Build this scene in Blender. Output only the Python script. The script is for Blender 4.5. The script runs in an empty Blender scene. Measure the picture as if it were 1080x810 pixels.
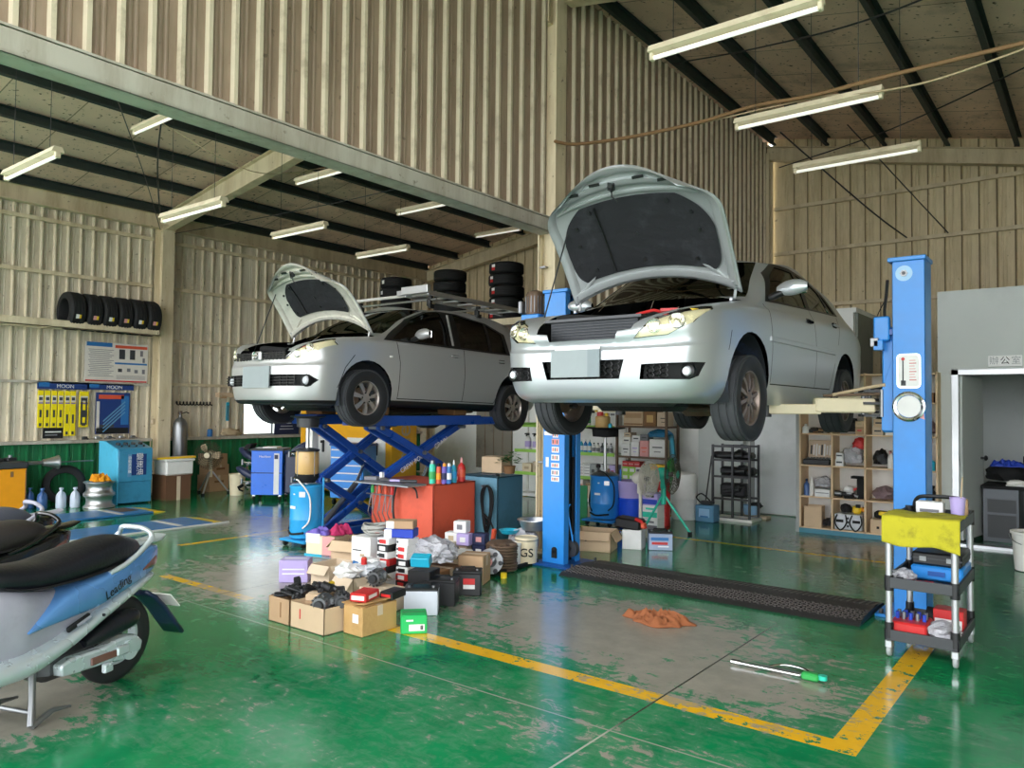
import bpy, bmesh, math, random
from mathutils import Vector, Matrix, Euler, noise
C = bpy.context.scene.collection
PI = math.pi
rad = math.radians

# ---------------------------------------------------------------- materials
def lin(c):
    if isinstance(c, str):
        c = tuple(int(c[i:i+2], 16) / 255 for i in (0, 2, 4))
    return tuple((x / 12.92 if x <= .04045 else ((x + .055) / 1.055) ** 2.4) for x in c)
MATS = {}
def M(name, hexc='888888', rough=.5, metal=0., var=.1, scale=9., bump=0., coat=0., spec=.5, emit=0., dirt=None, dirt_amt=.45, back=None):
    """procedural principled material: noise-broken colour and roughness"""
    if name in MATS: return MATS[name]
    m = bpy.data.materials.new(name); m.use_nodes = True; MATS[name] = m
    nt = m.node_tree; N = nt.nodes; L = nt.links
    p = N['Principled BSDF']; out = N['Material Output']
    col = lin(hexc)
    tc = N.new('ShaderNodeTexCoord')
    nz = N.new('ShaderNodeTexNoise'); nz.inputs['Scale'].default_value = scale; nz.inputs['Detail'].default_value = 4
    L.new(tc.outputs['Object'], nz.inputs['Vector'])
    mx = N.new('ShaderNodeMix'); mx.data_type = 'RGBA'
    lo = tuple(max(0, c * (1 - var)) for c in col); hi = tuple(min(1, c * (1 + var)) for c in col)
    mx.inputs['A'].default_value = (*lo, 1); mx.inputs['B'].default_value = (*hi, 1)
    L.new(nz.outputs['Fac'], mx.inputs['Factor'])
    res = mx.outputs['Result']
    if dirt:
        n2 = N.new('ShaderNodeTexNoise'); n2.inputs['Scale'].default_value = scale * .6; n2.inputs['Detail'].default_value = 8; n2.inputs['Roughness'].default_value = .7
        L.new(tc.outputs['Object'], n2.inputs['Vector'])
        mr = N.new('ShaderNodeMapRange'); mr.inputs['From Min'].default_value = .52; mr.inputs['From Max'].default_value = .72; mr.inputs['To Max'].default_value = dirt_amt
        L.new(n2.outputs['Fac'], mr.inputs['Value'])
        m2 = N.new('ShaderNodeMix'); m2.data_type = 'RGBA'; m2.inputs['B'].default_value = (*lin(dirt), 1)
        L.new(res, m2.inputs['A']); L.new(mr.outputs['Result'], m2.inputs['Factor']); res = m2.outputs['Result']
    L.new(res, p.inputs['Base Color'])
    p.inputs['Metallic'].default_value = metal
    rr = N.new('ShaderNodeMapRange'); dr = .08 if var else 0; rr.inputs['To Min'].default_value = max(.02, rough - dr); rr.inputs['To Max'].default_value = min(1, rough + dr)
    L.new(nz.outputs['Fac'], rr.inputs['Value']); L.new(rr.outputs['Result'], p.inputs['Roughness'])
    p.inputs['Specular IOR Level'].default_value = spec
    if coat: p.inputs['Coat Weight'].default_value = coat; p.inputs['Coat Roughness'].default_value = .05
    if bump:
        b = N.new('ShaderNodeBump'); b.inputs['Strength'].default_value = bump; b.inputs['Distance'].default_value = .02
        n3 = N.new('ShaderNodeTexNoise'); n3.inputs['Scale'].default_value = scale * 4; n3.inputs['Detail'].default_value = 5
        L.new(tc.outputs['Object'], n3.inputs['Vector']); L.new(n3.outputs['Fac'], b.inputs['Height']); L.new(b.outputs['Normal'], p.inputs['Normal'])
    if emit:
        p.inputs['Emission Color'].default_value = (*col, 1); p.inputs['Emission Strength'].default_value = emit
    if back:   # painted outside, bare dark trim inside
        d = N.new('ShaderNodeBsdfDiffuse'); d.inputs['Color'].default_value = (*lin(back), 1)
        g = N.new('ShaderNodeNewGeometry'); ms = N.new('ShaderNodeMixShader')
        L.new(g.outputs['Backfacing'], ms.inputs['Fac']); L.new(p.outputs['BSDF'], ms.inputs[1]); L.new(d.outputs['BSDF'], ms.inputs[2])
        L.new(ms.outputs['Shader'], out.inputs['Surface'])
    return m
def glass(name, tint='606a66', refl=.12, ior=1.5):
    if name in MATS: return MATS[name]
    m = bpy.data.materials.new(name); m.use_nodes = True; MATS[name] = m
    nt = m.node_tree; N = nt.nodes; L = nt.links; N.remove(N['Principled BSDF'])
    tr = N.new('ShaderNodeBsdfTransparent'); tr.inputs['Color'].default_value = (*lin(tint), 1)
    gl = N.new('ShaderNodeBsdfGlossy'); gl.inputs['Roughness'].default_value = .03; gl.inputs['Color'].default_value = (.9, .95, .95, 1)
    fr = N.new('ShaderNodeFresnel'); fr.inputs['IOR'].default_value = ior
    ad = N.new('ShaderNodeMath'); ad.operation = 'MAXIMUM'; ad.inputs[1].default_value = refl
    mx = N.new('ShaderNodeMixShader')
    L.new(fr.outputs[0], ad.inputs[0]); L.new(ad.outputs[0], mx.inputs['Fac']); L.new(tr.outputs[0], mx.inputs[1]); L.new(gl.outputs[0], mx.inputs[2])
    L.new(mx.outputs[0], N['Material Output'].inputs['Surface'])
    return m

# ---------------------------------------------------------------- mesh builder
class B:
    def __init__(s): s.v = []; s.f = []; s.fm = []; s.mats = []
    def mi(s, m):
        if isinstance(m, str): m = MATS[m]
        if m not in s.mats: s.mats.append(m)
        return s.mats.index(m)
    def add(s, vs, fs, m, T=None):
        k = len(s.v); i = s.mi(m)
        for v in vs:
            v = Vector(v); s.v.append(T @ v if T else v)
        for f in fs: s.f.append([k + a for a in f]); s.fm.append(i)
        return s
    def box(s, c, d, m, rz=0, rx=0, ry=0, taper=1., ch=0.):
        x, y, z = d[0] / 2, d[1] / 2, d[2] / 2; t = taper
        T = Matrix.Translation(c) @ Euler((rx, ry, rz)).to_matrix().to_4x4()
        if ch:
            h = min(ch, x * .9, y * .9, z * .9)
            rings = []
            def ring(X, Y, Z, k):
                return [(-X + k, -Y, Z), (X - k, -Y, Z), (X, -Y + k, Z), (X, Y - k, Z), (X - k, Y, Z), (-X + k, Y, Z), (-X, Y - k, Z), (-X, -Y + k, Z)]
            V = ring(x - h, y - h, -z, h * .4) + ring(x, y, -z + h, h) + ring(x * t, y * t, z - h, h) + ring(x * t - h, y * t - h, z, h * .4)
            F = [list(range(7, -1, -1)), list(range(24, 32))]
            for r in range(3):
                for j in range(8): F.append([r * 8 + j, r * 8 + (j + 1) % 8, r * 8 + 8 + (j + 1) % 8, r * 8 + 8 + j])
            return s.add(V, F, m, T)
        V = [(-x, -y, -z), (x, -y, -z), (x, y, -z), (-x, y, -z), (-x * t, -y * t, z), (x * t, -y * t, z), (x * t, y * t, z), (-x * t, y * t, z)]
        return s.add(V, [(3, 2, 1, 0), (4, 5, 6, 7), (0, 1, 5, 4), (1, 2, 6, 5), (2, 3, 7, 6), (3, 0, 4, 7)], m, T)
    def bb(s, lo, hi, m, **k):
        return s.box([(a + b) / 2 for a, b in zip(lo, hi)], [b - a for a, b in zip(lo, hi)], m, **k)
    def cyl(s, p0, p1, r, m, r1=None, n=16, caps=True):
        p0 = Vector(p0); p1 = Vector(p1); r1 = r if r1 is None else r1
        q = (p1 - p0).to_track_quat('Z', 'Y').to_matrix().to_4x4(); q.translation = p0; h = (p1 - p0).length
        V = [(r * math.cos(2 * PI * i / n), r * math.sin(2 * PI * i / n), 0) for i in range(n)] + [(r1 * math.cos(2 * PI * i / n), r1 * math.sin(2 * PI * i / n), h) for i in range(n)]
        F = [(i, (i + 1) % n, n + (i + 1) % n, n + i) for i in range(n)]
        if caps: F += [tuple(range(n - 1, -1, -1)), tuple(range(n, 2 * n))]
        return s.add(V, F, m, q)
    def lathe(s, prof, m, c=(0, 0, 0), axis='Z', n=32, a0=0, a1=2 * PI, sx=1., sy=1.):
        full = abs(a1 - a0 - 2 * PI) < 1e-6; k = n if full else n + 1
        V = []; F = []
        for r, h in prof:
            for i in range(k):
                a = a0 + (a1 - a0) * i / n
                V.append((r * math.cos(a) * sx, r * math.sin(a) * sy, h))
        for j in range(len(prof) - 1):
            for i in range(n if full else n):
                i2 = (i + 1) % k
                F.append((j * k + i, j * k + i2, (j + 1) * k + i2, (j + 1) * k + i))
        R = {'Z': Matrix.Identity(4), 'X': Matrix.Rotation(PI / 2, 4, 'Y'), 'Y': Matrix.Rotation(-PI / 2, 4, 'X')}[axis]
        return s.add(V, F, m, Matrix.Translation(c) @ R)
    def tube(s, pts, r, m, n=8, rr=None, closed=False, caps=True):
        pts = [Vector(p) for p in pts]; V = []; F = []; k = len(pts); up = None
        for i, p in enumerate(pts):
            a = pts[(i - 1) % k] if (i or closed) else p; b = pts[(i + 1) % k] if (i < k - 1 or closed) else p
            t = (b - a).normalized() if (b - a).length else Vector((0, 0, 1))
            if up is None: up = t.orthogonal().normalized()
            up = (up - t * up.dot(t)); up = up.normalized() if up.length > 1e-6 else t.orthogonal().normalized()
            w = t.cross(up); q = rr[i] if rr else r
            for j in range(n):
                an = 2 * PI * j / n; V.append(p + (up * math.cos(an) + w * math.sin(an)) * q)
        for i in range(k if closed else k - 1):
            i2 = (i + 1) % k
            for j in range(n): F.append((i * n + j, i * n + (j + 1) % n, i2 * n + (j + 1) % n, i2 * n + j))
        if caps and not closed: F += [tuple(range(n - 1, -1, -1)), tuple(range((k - 1) * n, k * n))]
        return s.add(V, F, m)
    def prism(s, poly, depth, m, T=None):
        """polygon in local XY, extruded along +Z by depth"""
        n = len(poly); V = [(x, y, 0) for x, y in poly] + [(x, y, depth) for x, y in poly]
        F = [tuple(range(n - 1, -1, -1)), tuple(range(n, 2 * n))] + [(i, (i + 1) % n, n + (i + 1) % n, n + i) for i in range(n)]
        return s.add(V, F, m, T)
    def grid(s, P, m, T=None, flip=False, wrap=False):
        a = len(P); b = len(P[0]); V = [p for r in P for p in r]; F = []
        for i in range(a - 1):
            for j in range(b if wrap else b - 1):
                j2 = (j + 1) % b
                f = (i * b + j, i * b + j2, (i + 1) * b + j2, (i + 1) * b + j); F.append(f[::-1] if flip else f)
        return s.add(V, F, m, T)
    def blob(s, c, d, m, seed=0, amp=.25, freq=2.2, n=3, flat=False, T=None):
        bm = bmesh.new(); bmesh.ops.create_icosphere(bm, subdivisions=n, radius=1)
        o = Vector((seed * 7.3, seed * 3.1, seed * 1.7)); V = []
        for v in bm.verts:
            p = v.co.copy(); k = 1 + amp * noise.noise(p * freq + o) + amp * .5 * noise.noise(p * freq * 2.3 + o)
            q = Vector((p.x * d[0] / 2 * k, p.y * d[1] / 2 * k, p.z * d[2] / 2 * k))
            if flat: q.z = max(q.z, -d[2] / 2 * .55)
            V.append(q + Vector(c))
        F = [[v.index for v in f.verts] for f in bm.faces]; bm.free()
        return s.add(V, F, m, T)
    def build(s, name, parent=None, loc=None, rot=None, sharp=35, bevel=0, solid=0, sub=0):
        me = bpy.data.meshes.new(name); me.from_pydata(s.v, [], s.f)
        for m in s.mats: me.materials.append(m)
        me.polygons.foreach_set('material_index', s.fm)
        bm = bmesh.new(); bm.from_mesh(me)
        bmesh.ops.recalc_face_normals(bm, faces=bm.faces) if not getattr(s, 'keepn', False) else None
        a = rad(sharp)
        for f in bm.faces: f.smooth = sharp > 0
        for e in bm.edges:
            if len(e.link_faces) == 2: e.smooth = e.calc_face_angle(0) < a
        bm.to_mesh(me); bm.free(); me.update()
        return link(name, me, parent, loc, rot, bevel, solid, sub)
def link(name, me, parent=None, loc=None, rot=None, bevel=0, solid=0, sub=0):
    o = bpy.data.objects.new(name, me); C.objects.link(o)
    if parent: o.parent = parent
    if loc: o.location = loc
    if rot: o.rotation_euler = rot
    if solid: k = o.modifiers.new('s', 'SOLIDIFY'); k.thickness = solid
    if sub: k = o.modifiers.new('d', 'SUBSURF'); k.levels = sub; k.render_levels = sub
    if bevel: k = o.modifiers.new('b', 'BEVEL'); k.width = bevel; k.segments = 2; k.limit_method = 'ANGLE'; k.angle_limit = rad(40)
    return o
def tag(o, label, cat, group=None, kind=None):
    o['label'] = label; o['category'] = cat
    if group: o['group'] = group
    if kind: o['kind'] = kind
    return o
def thing(name, label, cat, loc=(0, 0, 0), rz=0, group=None, rot=None):
    o = bpy.data.objects.new(name, None); C.objects.link(o); o.empty_display_size = .1
    o.location = loc; o.rotation_euler = rot or (0, 0, rz)
    return tag(o, label, cat, group)
KIDS = {}
def dup(root, loc=None, rz=None, label=None, group=None, rot=None):
    def cp(o, par):
        c = o.copy(); C.objects.link(c); c.parent = par
        for k in [x for x in C.objects if x.parent == o]: cp(k, c)
        return c
    r = cp(root, None)
    if loc is not None: r.location = loc
    if rz is not None: r.rotation_euler = (0, 0, rz)
    if rot is not None: r.rotation_euler = rot
    if label: r['label'] = label
    if group: r['group'] = group
    return r
def struct(o): o['kind'] = 'structure'; return o
def text(name, s, size, m, parent, loc, rot=(PI / 2, 0, 0), ext=.001, align='CENTER', sx=1., shear=0.):
    cu = bpy.data.curves.new(name, 'FONT'); cu.body = s; cu.size = size; cu.extrude = ext; cu.align_x = align; cu.align_y = 'CENTER'; cu.shear = shear
    o = bpy.data.objects.new(name, cu); C.objects.link(o)
    dg = bpy.context.evaluated_depsgraph_get(); me = bpy.data.meshes.new_from_object(o.evaluated_get(dg))
    bpy.data.objects.remove(o)
    if sx != 1: me.transform(Matrix.Diagonal((sx, 1, 1, 1)))
    me.materials.clear(); me.materials.append(MATS[m] if isinstance(m, str) else m)
    return link(name, me, parent, loc, rot)
def arc(c, r, a0, a1, n=12, plane='YZ'):
    out = []
    for i in range(n + 1):
        a = a0 + (a1 - a0) * i / n; u = r * math.cos(a); w = r * math.sin(a)
        out.append({'XY': (c[0] + u, c[1] + w, c[2]), 'XZ': (c[0] + u, c[1], c[2] + w), 'YZ': (c[0], c[1] + u, c[2] + w)}[plane])
    return out
def cr(P, n=6, closed=False):
    """Catmull-Rom through points"""
    P = [Vector(p) for p in P]; out = []; k = len(P)
    for i in range(k if closed else k - 1):
        g = lambda j: P[j % k] if closed else P[max(0, min(k - 1, j))]
        a, b, c, d = g(i - 1), g(i), g(i + 1), g(i + 2)
        for j in range(n):
            t = j / n; out.append(.5 * ((2 * b) + (c - a) * t + (2 * a - 5 * b + 4 * c - d) * t * t + (3 * b - a - 3 * c + d) * t ** 3))
    if not closed: out.append(P[-1])
    return out

# ---------------------------------------------------------------- palette
for a in [
    ('white_paint', 'd9d8d2', .5), ('cream', 'ddd0b0', .5), ('offwhite', 'e6e4de', .55), ('grey_paint', '9ea2a2', .5), ('dark_grey', '3a3d40', .5),
    ('black_plastic', '17181a', .45), ('black_rubber', '141517', .75), ('matte_black', '0c0d0f', .8), ('blue_lift', '2a86d6', .33), ('blue_dark', '1b4f9a', .35),
    ('scissor_blue', '1d4a9e', .3), ('sky_blue', '2c9cd8', .35), ('teal', '3f7f93', .5), ('green_fan', '2fc0a2', .35), ('orange_paint', 'f0a01c', .4),
    ('yellow', 'ecc81e', .45), ('red', 'c22a2a', .4), ('orange_red', 'd8583a', .45), ('brown', '6a4a34', .6), ('cardboard', 'b49472', .8), ('cardboard_light', 'cab090', .8),
    ('cardboard_pale', 'cdb9a0', .8), ('cardboard_dark', '84603e', .8), ('paper_white', 'e4e4e2', .7), ('green_box', '1fb45c', .5), ('pink', 'd89a98', .6), ('purple', '6a5ab0', .6),
    ('royal_blue', '1f3fae', .45), ('tub_blue', '1c4fd6', .35), ('lavender', 'b5a5d8', .4), ('cyan_plastic', '25a5c4', .35), ('green_plastic', '2f9a4a', .4),
    ('wood', 'c8a27a', .55), ('wood_dark', '7d5a3c', .6), ('wood_pale', 'dcc09a', .6), ('grey_cloth', '77777c', .9), ('orange_cloth', 'a8643a', .95), ('towel_yellow', 'd6d21e', .95),
    ('amber', 'c8a468', .3), ('tan', 'b9a585', .6), ('lime', '9ad056', .5), ('navy', '20284c', .6), ('dusty_blue', '5f93b8', .5)]:
    M(a[0], a[1], a[2])
M('chrome', 'd8dadc', .12, 1., var=.04); M('alu', 'c4c6c8', .35, .9, var=.06); M('steel', '8a8c8e', .4, .85); M('dark_steel', '4a4b4d', .45, .7); M('rust_steel', '6e5a4a', .6, .4, dirt='4a3020')
M('greasy', '2a2a2c', .4, .5, var=.4, scale=20, bump=.4)
M('clear_plastic', 'c9cdd2', .25, var=.15, scale=16)
M('plastic_bag', 'b4b4ba', .25, var=.25, scale=14, bump=.6)
M('alu_matt', 'b4b6b8', .42, .75)
# ================================================================= SETTING
ROOF_R = lambda x: 6.53 - .208 * (x + 4.8)
ROOF_L = lambda x: 6.53 + .165 * (x + 4.8)
XL, XD, YB, XE, YF = -13.6, -4.9, 14.0, 3.6, -1.2

def worn_wall(name, base, streak, scale=1.0, green=False):
    m = M(name, base, .55, 0, .1, 3)
    nt = m.node_tree; N = nt.nodes; L = nt.links; p = N['Principled BSDF']
    tc = N.new('ShaderNodeTexCoord'); mp = N.new('ShaderNodeMapping'); mp.inputs['Scale'].default_value = (3.2 * scale, 3.2 * scale, .55 * scale)
    n = N.new('ShaderNodeTexNoise'); n.inputs['Scale'].default_value = 2.2; n.inputs['Detail'].default_value = 9; n.inputs['Roughness'].default_value = .68
    L.new(tc.outputs['Object'], mp.inputs['Vector']); L.new(mp.outputs['Vector'], n.inputs['Vector'])
    r = N.new('ShaderNodeMapRange'); r.inputs['From Min'].default_value = .42; r.inputs['From Max'].default_value = .75
    L.new(n.outputs['Fac'], r.inputs['Value'])
    mx = N.new('ShaderNodeMix'); mx.data_type = 'RGBA'
    old = p.inputs['Base Color'].links[0].from_socket
    L.new(old, mx.inputs['A']); mx.inputs['B'].default_value = (*lin(streak), 1); L.new(r.outputs['Result'], mx.inputs['Factor'])
    n2 = N.new('ShaderNodeTexNoise'); n2.inputs['Scale'].default_value = 14; n2.inputs['Detail'].default_value = 6; L.new(tc.outputs['Object'], n2.inputs['Vector'])
    r2 = N.new('ShaderNodeMapRange'); r2.inputs['From Min'].default_value = .66; r2.inputs['From Max'].default_value = .74; r2.inputs['To Max'].default_value = .7
    L.new(n2.outputs['Fac'], r2.inputs['Value'])
    m2 = N.new('ShaderNodeMix'); m2.data_type = 'RGBA'; m2.inputs['B'].default_value = (*lin('5a4c3c'), 1)
    L.new(mx.outputs['Result'], m2.inputs['A']); L.new(r2.outputs['Result'], m2.inputs['Factor']); L.new(m2.outputs['Result'], p.inputs['Base Color'])
    return m
worn_wall('sheet_cream', 'd8d0bc', 'b0a288'); worn_wall('sheet_taupe', 'a28e7a', '846f5c'); worn_wall('sheet_green', '1d7a48', '145a36'); worn_wall('sheet_khaki', 'dccda8', 'bcab84'); M('rib_khaki', '7c6c4e', .7)
worn_wall('beam_cream', 'dacdae', 'b4a27e', .6); worn_wall('beam_grey', 'bdb9ac', '958a78', .6)
M('rib_cream', 'd8ccb2', .5, dirt='8a7a62', dirt_amt=.6, scale=6)
M('purlin', '2f3a38', .6, dirt='14181a')

def corrugated(name, p0, p1, z0, z1, mat, ribmat=None, pitch=.198, rib=.045, d=.03, top=None, phase=0., lap=.5):
    """ribbed sheet between plan points p0-p1; ribs stand towards the left of travel"""
    p0 = Vector((*p0, 0)); p1 = Vector((*p1, 0)); L = (p1 - p0).length; t = (p1 - p0) / L; n = Vector((-t.y, t.x, 0))
    prof = [(0, 0, 0)]; s = phase
    while s < L - pitch:
        a = s + pitch * .3
        prof += [(a, 0, 0), (a + .012, d, 0), (a + .012 + rib, d, 1), (a + .022 + rib, 0, 1)]
        for q in (.55, .75):   # shallow swages between ribs
            b = s + pitch * (.3 + q); prof += [(b, 0, 0), (b + .008, .006, 0), (b + .02, .006, 0), (b + .028, 0, 0)]
        s += pitch
    prof = [q for q in prof if q[0] < L]; prof.sort(key=lambda q: q[0]); prof.append((L, 0, 0))
    b = B()
    for i in range(len(prof) - 1):
        (s0, d0, _), (s1, d1, k) = prof[i], prof[i + 1]
        if s1 - s0 < 1e-5: continue
        A = p0 + t * s0 + n * d0; D = p0 + t * s1 + n * d1
        za = top(A) if top else z1; zd = top(D) if top else z1
        if za <= z0: continue
        b.add([(A.x, A.y, z0), (D.x, D.y, z0), (D.x, D.y, max(zd, z0)), (A.x, A.y, max(za, z0))], [(0, 1, 2, 3)], ribmat if (ribmat and k) else mat)
    b.keepn = True
    return struct(b.build(name, sharp=0))

# ---- floor: worn green epoxy with yellow bay lines
def floor_material():
    m = bpy.data.materials.new('green_epoxy_floor'); m.use_nodes = True; nt = m.node_tree; N = nt.nodes; L = nt.links; p = N['Principled BSDF']
    tc = N.new('ShaderNodeTexCoord'); sx = N.new('ShaderNodeSeparateXYZ'); L.new(tc.outputs['Object'], sx.inputs[0])
    def math_(op, a, b=None, c=None, clamp=False):
        n = N.new('ShaderNodeMath'); n.operation = op; n.use_clamp = clamp
        for i, q in enumerate((a, b, c)):
            if q is None: continue
            if isinstance(q, (int, float)): n.inputs[i].default_value = q
            else: L.new(q, n.inputs[i])
        return n.outputs[0]
    def noise_(sc, det=8, ro=.65, dist=0., vec=None):
        n = N.new('ShaderNodeTexNoise'); n.inputs['Scale'].default_value = sc; n.inputs['Detail'].default_value = det; n.inputs['Roughness'].default_value = ro; n.inputs['Distortion'].default_value = dist
        L.new(vec or tc.outputs['Object'], n.inputs['Vector']); return n.outputs['Fac']
    def ramp(v, a, b, lo=0., hi=1.):
        n = N.new('ShaderNodeMapRange'); n.inputs['From Min'].default_value = a; n.inputs['From Max'].default_value = b; n.inputs['To Min'].default_value = lo; n.inputs['To Max'].default_value = hi
        L.new(v, n.inputs['Value']); return n.outputs['Result']
    def mix(f, a, b):
        n = N.new('ShaderNodeMix'); n.data_type = 'RGBA'
        for k, q in (('A', a), ('B', b)):
            if isinstance(q, str): n.inputs[k].default_value = (*lin(q), 1)
            else: L.new(q, n.inputs[k])
        if isinstance(f, float): n.inputs['Factor'].default_value = f
        else: L.new(f, n.inputs['Factor'])
        return n.outputs['Result']
    X, Y = sx.outputs[0], sx.outputs[1]
    def blob(cx, cy, rx, ry):   # soft worn patch
        a = math_('DIVIDE', math_('SUBTRACT', X, cx), rx); b = math_('DIVIDE', math_('SUBTRACT', Y, cy), ry)
        d = math_('SQRT', math_('ADD', math_('MULTIPLY', a, a), math_('MULTIPLY', b, b)))
        return math_('SUBTRACT', 1., d, clamp=True)
    def line(c, lo, hi, w, axis):    # painted stripe
        a, b = (X, Y) if axis == 'X' else (Y, X)   # runs along axis
        d = math_('LESS_THAN', math_('ABSOLUTE', math_('SUBTRACT', b, c)), w)
        return math_('MULTIPLY', d, math_('MULTIPLY', math_('GREATER_THAN', a, lo), math_('LESS_THAN', a, hi)))
    big = noise_(1.1, 5, .6); fine = noise_(7.5, 10, .72, .8)
    mp = N.new('ShaderNodeMapping'); mp.inputs['Rotation'].default_value = (0, 0, .5); mp.inputs['Scale'].default_value = (2.2, 9, 1); L.new(tc.outputs['Object'], mp.inputs['Vector'])
    scr = noise_(2.4, 9, .7, .3, mp.outputs['Vector'])
    wear = None
    for q in [(-2.9, 4.9, 2.2, 1.3, .42), (-1.9, 4.4, 1.6, .9, .35), (-6.1, 4.6, 2.0, 1.9, .40), (-8.8, 6.2, 3.2, 1.6, .34), (-4.6, 1.6, .9, .7, .5), (-2.3, 3.2, 2.4, .8, .16), (-3.4, 2.3, 1.6, .7, .14), (-2.2, 9.6, 2.2, 1.4, .30), (-2.0, 7.6, 2.4, 1.2, .17), (-5.5, 8.3, 1.5, 1.5, .2), (.6, 8.0, 2.2, 2.6, .24)]:
        t = math_('MULTIPLY', blob(*q[:4]), q[4]); wear = t if wear is None else math_('MAXIMUM', wear, t)
    v = math_('ADD', math_('MULTIPLY', fine, .62), math_('MULTIPLY', scr, .38)); v = math_('ADD', v, math_('MULTIPLY', math_('SUBTRACT', big, .5), .22)); v = math_('ADD', v, wear)
    worn = ramp(v, .655, .70)
    halo = ramp(v, .52, .75)
    green = mix(big, '0e7646', '178a54')
    green = mix(ramp(noise_(3.1, 6, .6), .45, .95), green, '0a5a38')
    lines = None
    for q in [(3.9, -4.6, -.94, .068, 'X'), (-1.0, 3.835, 6.0, .068, 'Y'), (3.72, -7.0, -5.6, .05, 'X'), (8.9, -6.5, -1.2, .045, 'X'), (-8.35, 4.6, 12, .05, 'Y'), (-5.2, 9.2, 13, .045, 'Y')]:
        t = line(*q); lines = t if lines is None else math_('MAXIMUM', lines, t)
    chip = math_('LESS_THAN', ramp(noise_(11, 9, .7), .56, .62), .5)
    lines = math_('MULTIPLY', lines, chip)
    conc = mix(noise_(5, 9, .7), 'a7a294', '77746a')
    col = mix(math_('MULTIPLY', halo, .6), green, '6d8a78')
    col = mix(worn, col, conc)
    lworn = math_('MULTIPLY', lines, math_('SUBTRACT', 1., math_('MULTIPLY', worn, .75)))
    col = mix(lworn, col, mix(noise_(9), 'd8a418', 'f0bd28'))
    joint = math_('MAXIMUM', math_('LESS_THAN', math_('ABSOLUTE', math_('SUBTRACT', X, -1.97)), .006), math_('LESS_THAN', math_('ABSOLUTE', math_('SUBTRACT', Y, 3.36)), .006))
    jn = math_('MAXIMUM', joint, math_('LESS_THAN', math_('ABSOLUTE', math_('SUBTRACT', X, -5.95)), .005))
    col = mix(jn, col, mix(ramp(Y, 3.3, 3.5), 'a9aca0', '3b4238'))
    L.new(col, p.inputs['Base Color'])
    rg = math_('ADD', ramp(v, .4, .78, .07, .22), math_('MULTIPLY', math_('SUBTRACT', noise_(18, 4), .5), .10))
    L.new(rg, p.inputs['Roughness']); p.inputs['Specular IOR Level'].default_value = .6
    bp = N.new('ShaderNodeBump'); bp.inputs['Strength'].default_value = .14; bp.inputs['Distance'].default_value = .006; L.new(v, bp.inputs['Height']); L.new(bp.outputs['Normal'], p.inputs['Normal'])
    return m
FM = floor_material()
b = B(); b.bb((XL - .4, -4, -.2), (XE + 1.5, YB + .3, 0), FM); struct(b.build('floor', sharp=0))
b = B(); M('outside_concrete', 'b9b6ac', .9, scale=1.5, bump=.3); b.bb((-70, -70, -.32), (70, 70, -.21), 'outside_concrete'); o = struct(b.build('ground', sharp=0))

# ---- roof sheets
def roof_mat():
    m = M('roof_board', 'f2d4bc', .85, 0, .12, 2.5, dirt='6a543e', dirt_amt=.55)
    nt = m.node_tree; N = nt.nodes; L = nt.links; p = N['Principled BSDF']; tc = N.new('ShaderNodeTexCoord')
    old = p.inputs['Base Color'].links[0].from_socket
    mp = N.new('ShaderNodeMapping'); mp.inputs['Scale'].default_value = (1, 1, 0); L.new(tc.outputs['Object'], mp.inputs['Vector'])
    br = N.new('ShaderNodeTexBrick'); br.inputs['Scale'].default_value = 1; br.inputs['Brick Width'].default_value = 30; br.inputs['Row Height'].default_value = .9; br.inputs['Mortar Size'].default_value = .008
    br.inputs['Color1'].default_value = (1, 1, 1, 1); br.inputs['Color2'].default_value = (.86, .86, .86, 1); br.inputs['Mortar'].default_value = (.35, .33, .3, 1)
    L.new(mp.outputs['Vector'], br.inputs['Vector'])
    mx = N.new('ShaderNodeMix'); mx.data_type = 'RGBA'; mx.blend_type = 'MULTIPLY'; mx.inputs['Factor'].default_value = 1
    L.new(old, mx.inputs['A']); L.new(br.outputs['Color'], mx.inputs['B'])
    n2 = N.new('ShaderNodeTexNoise'); n2.inputs['Scale'].default_value = 16; n2.inputs['Detail'].default_value = 7; L.new(tc.outputs['Object'], n2.inputs['Vector'])
    r2 = N.new('ShaderNodeMapRange'); r2.inputs['From Min'].default_value = .62; r2.inputs['From Max'].default_value = .7; L.new(n2.outputs['Fac'], r2.inputs['Value'])
    m2 = N.new('ShaderNodeMix'); m2.data_type = 'RGBA'; m2.inputs['B'].default_value = (*lin('54402e'), 1); L.new(mx.outputs['Result'], m2.inputs['A']); L.new(r2.outputs['Result'], m2.inputs['Factor'])
    L.new(m2.outputs['Result'], p.inputs['Base Color'])
roof_mat()
for nm, x0, x1, fn in (('ceiling_left', XL - .3, -4.8, ROOF_L), ('ceiling_right', -4.8, XE + .4, ROOF_R)):
    b = B(); y0, y1 = YF - .6, YB + .2
    z0, z1 = fn(x0) + .1, fn(x1) + .1
    V = [(x0, y0, z0), (x1, y0, z1), (x1, y1, z1), (x0, y1, z0)]; V += [(x, y, z + .05) for x, y, z in V]
    b.add(V, [(0, 1, 2, 3), (7, 6, 5, 4), (0, 4, 5, 1), (1, 5, 6, 2), (2, 6, 7, 3), (3, 7, 4, 0)], 'roof_board'); struct(b.build(nm, sharp=0))
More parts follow.
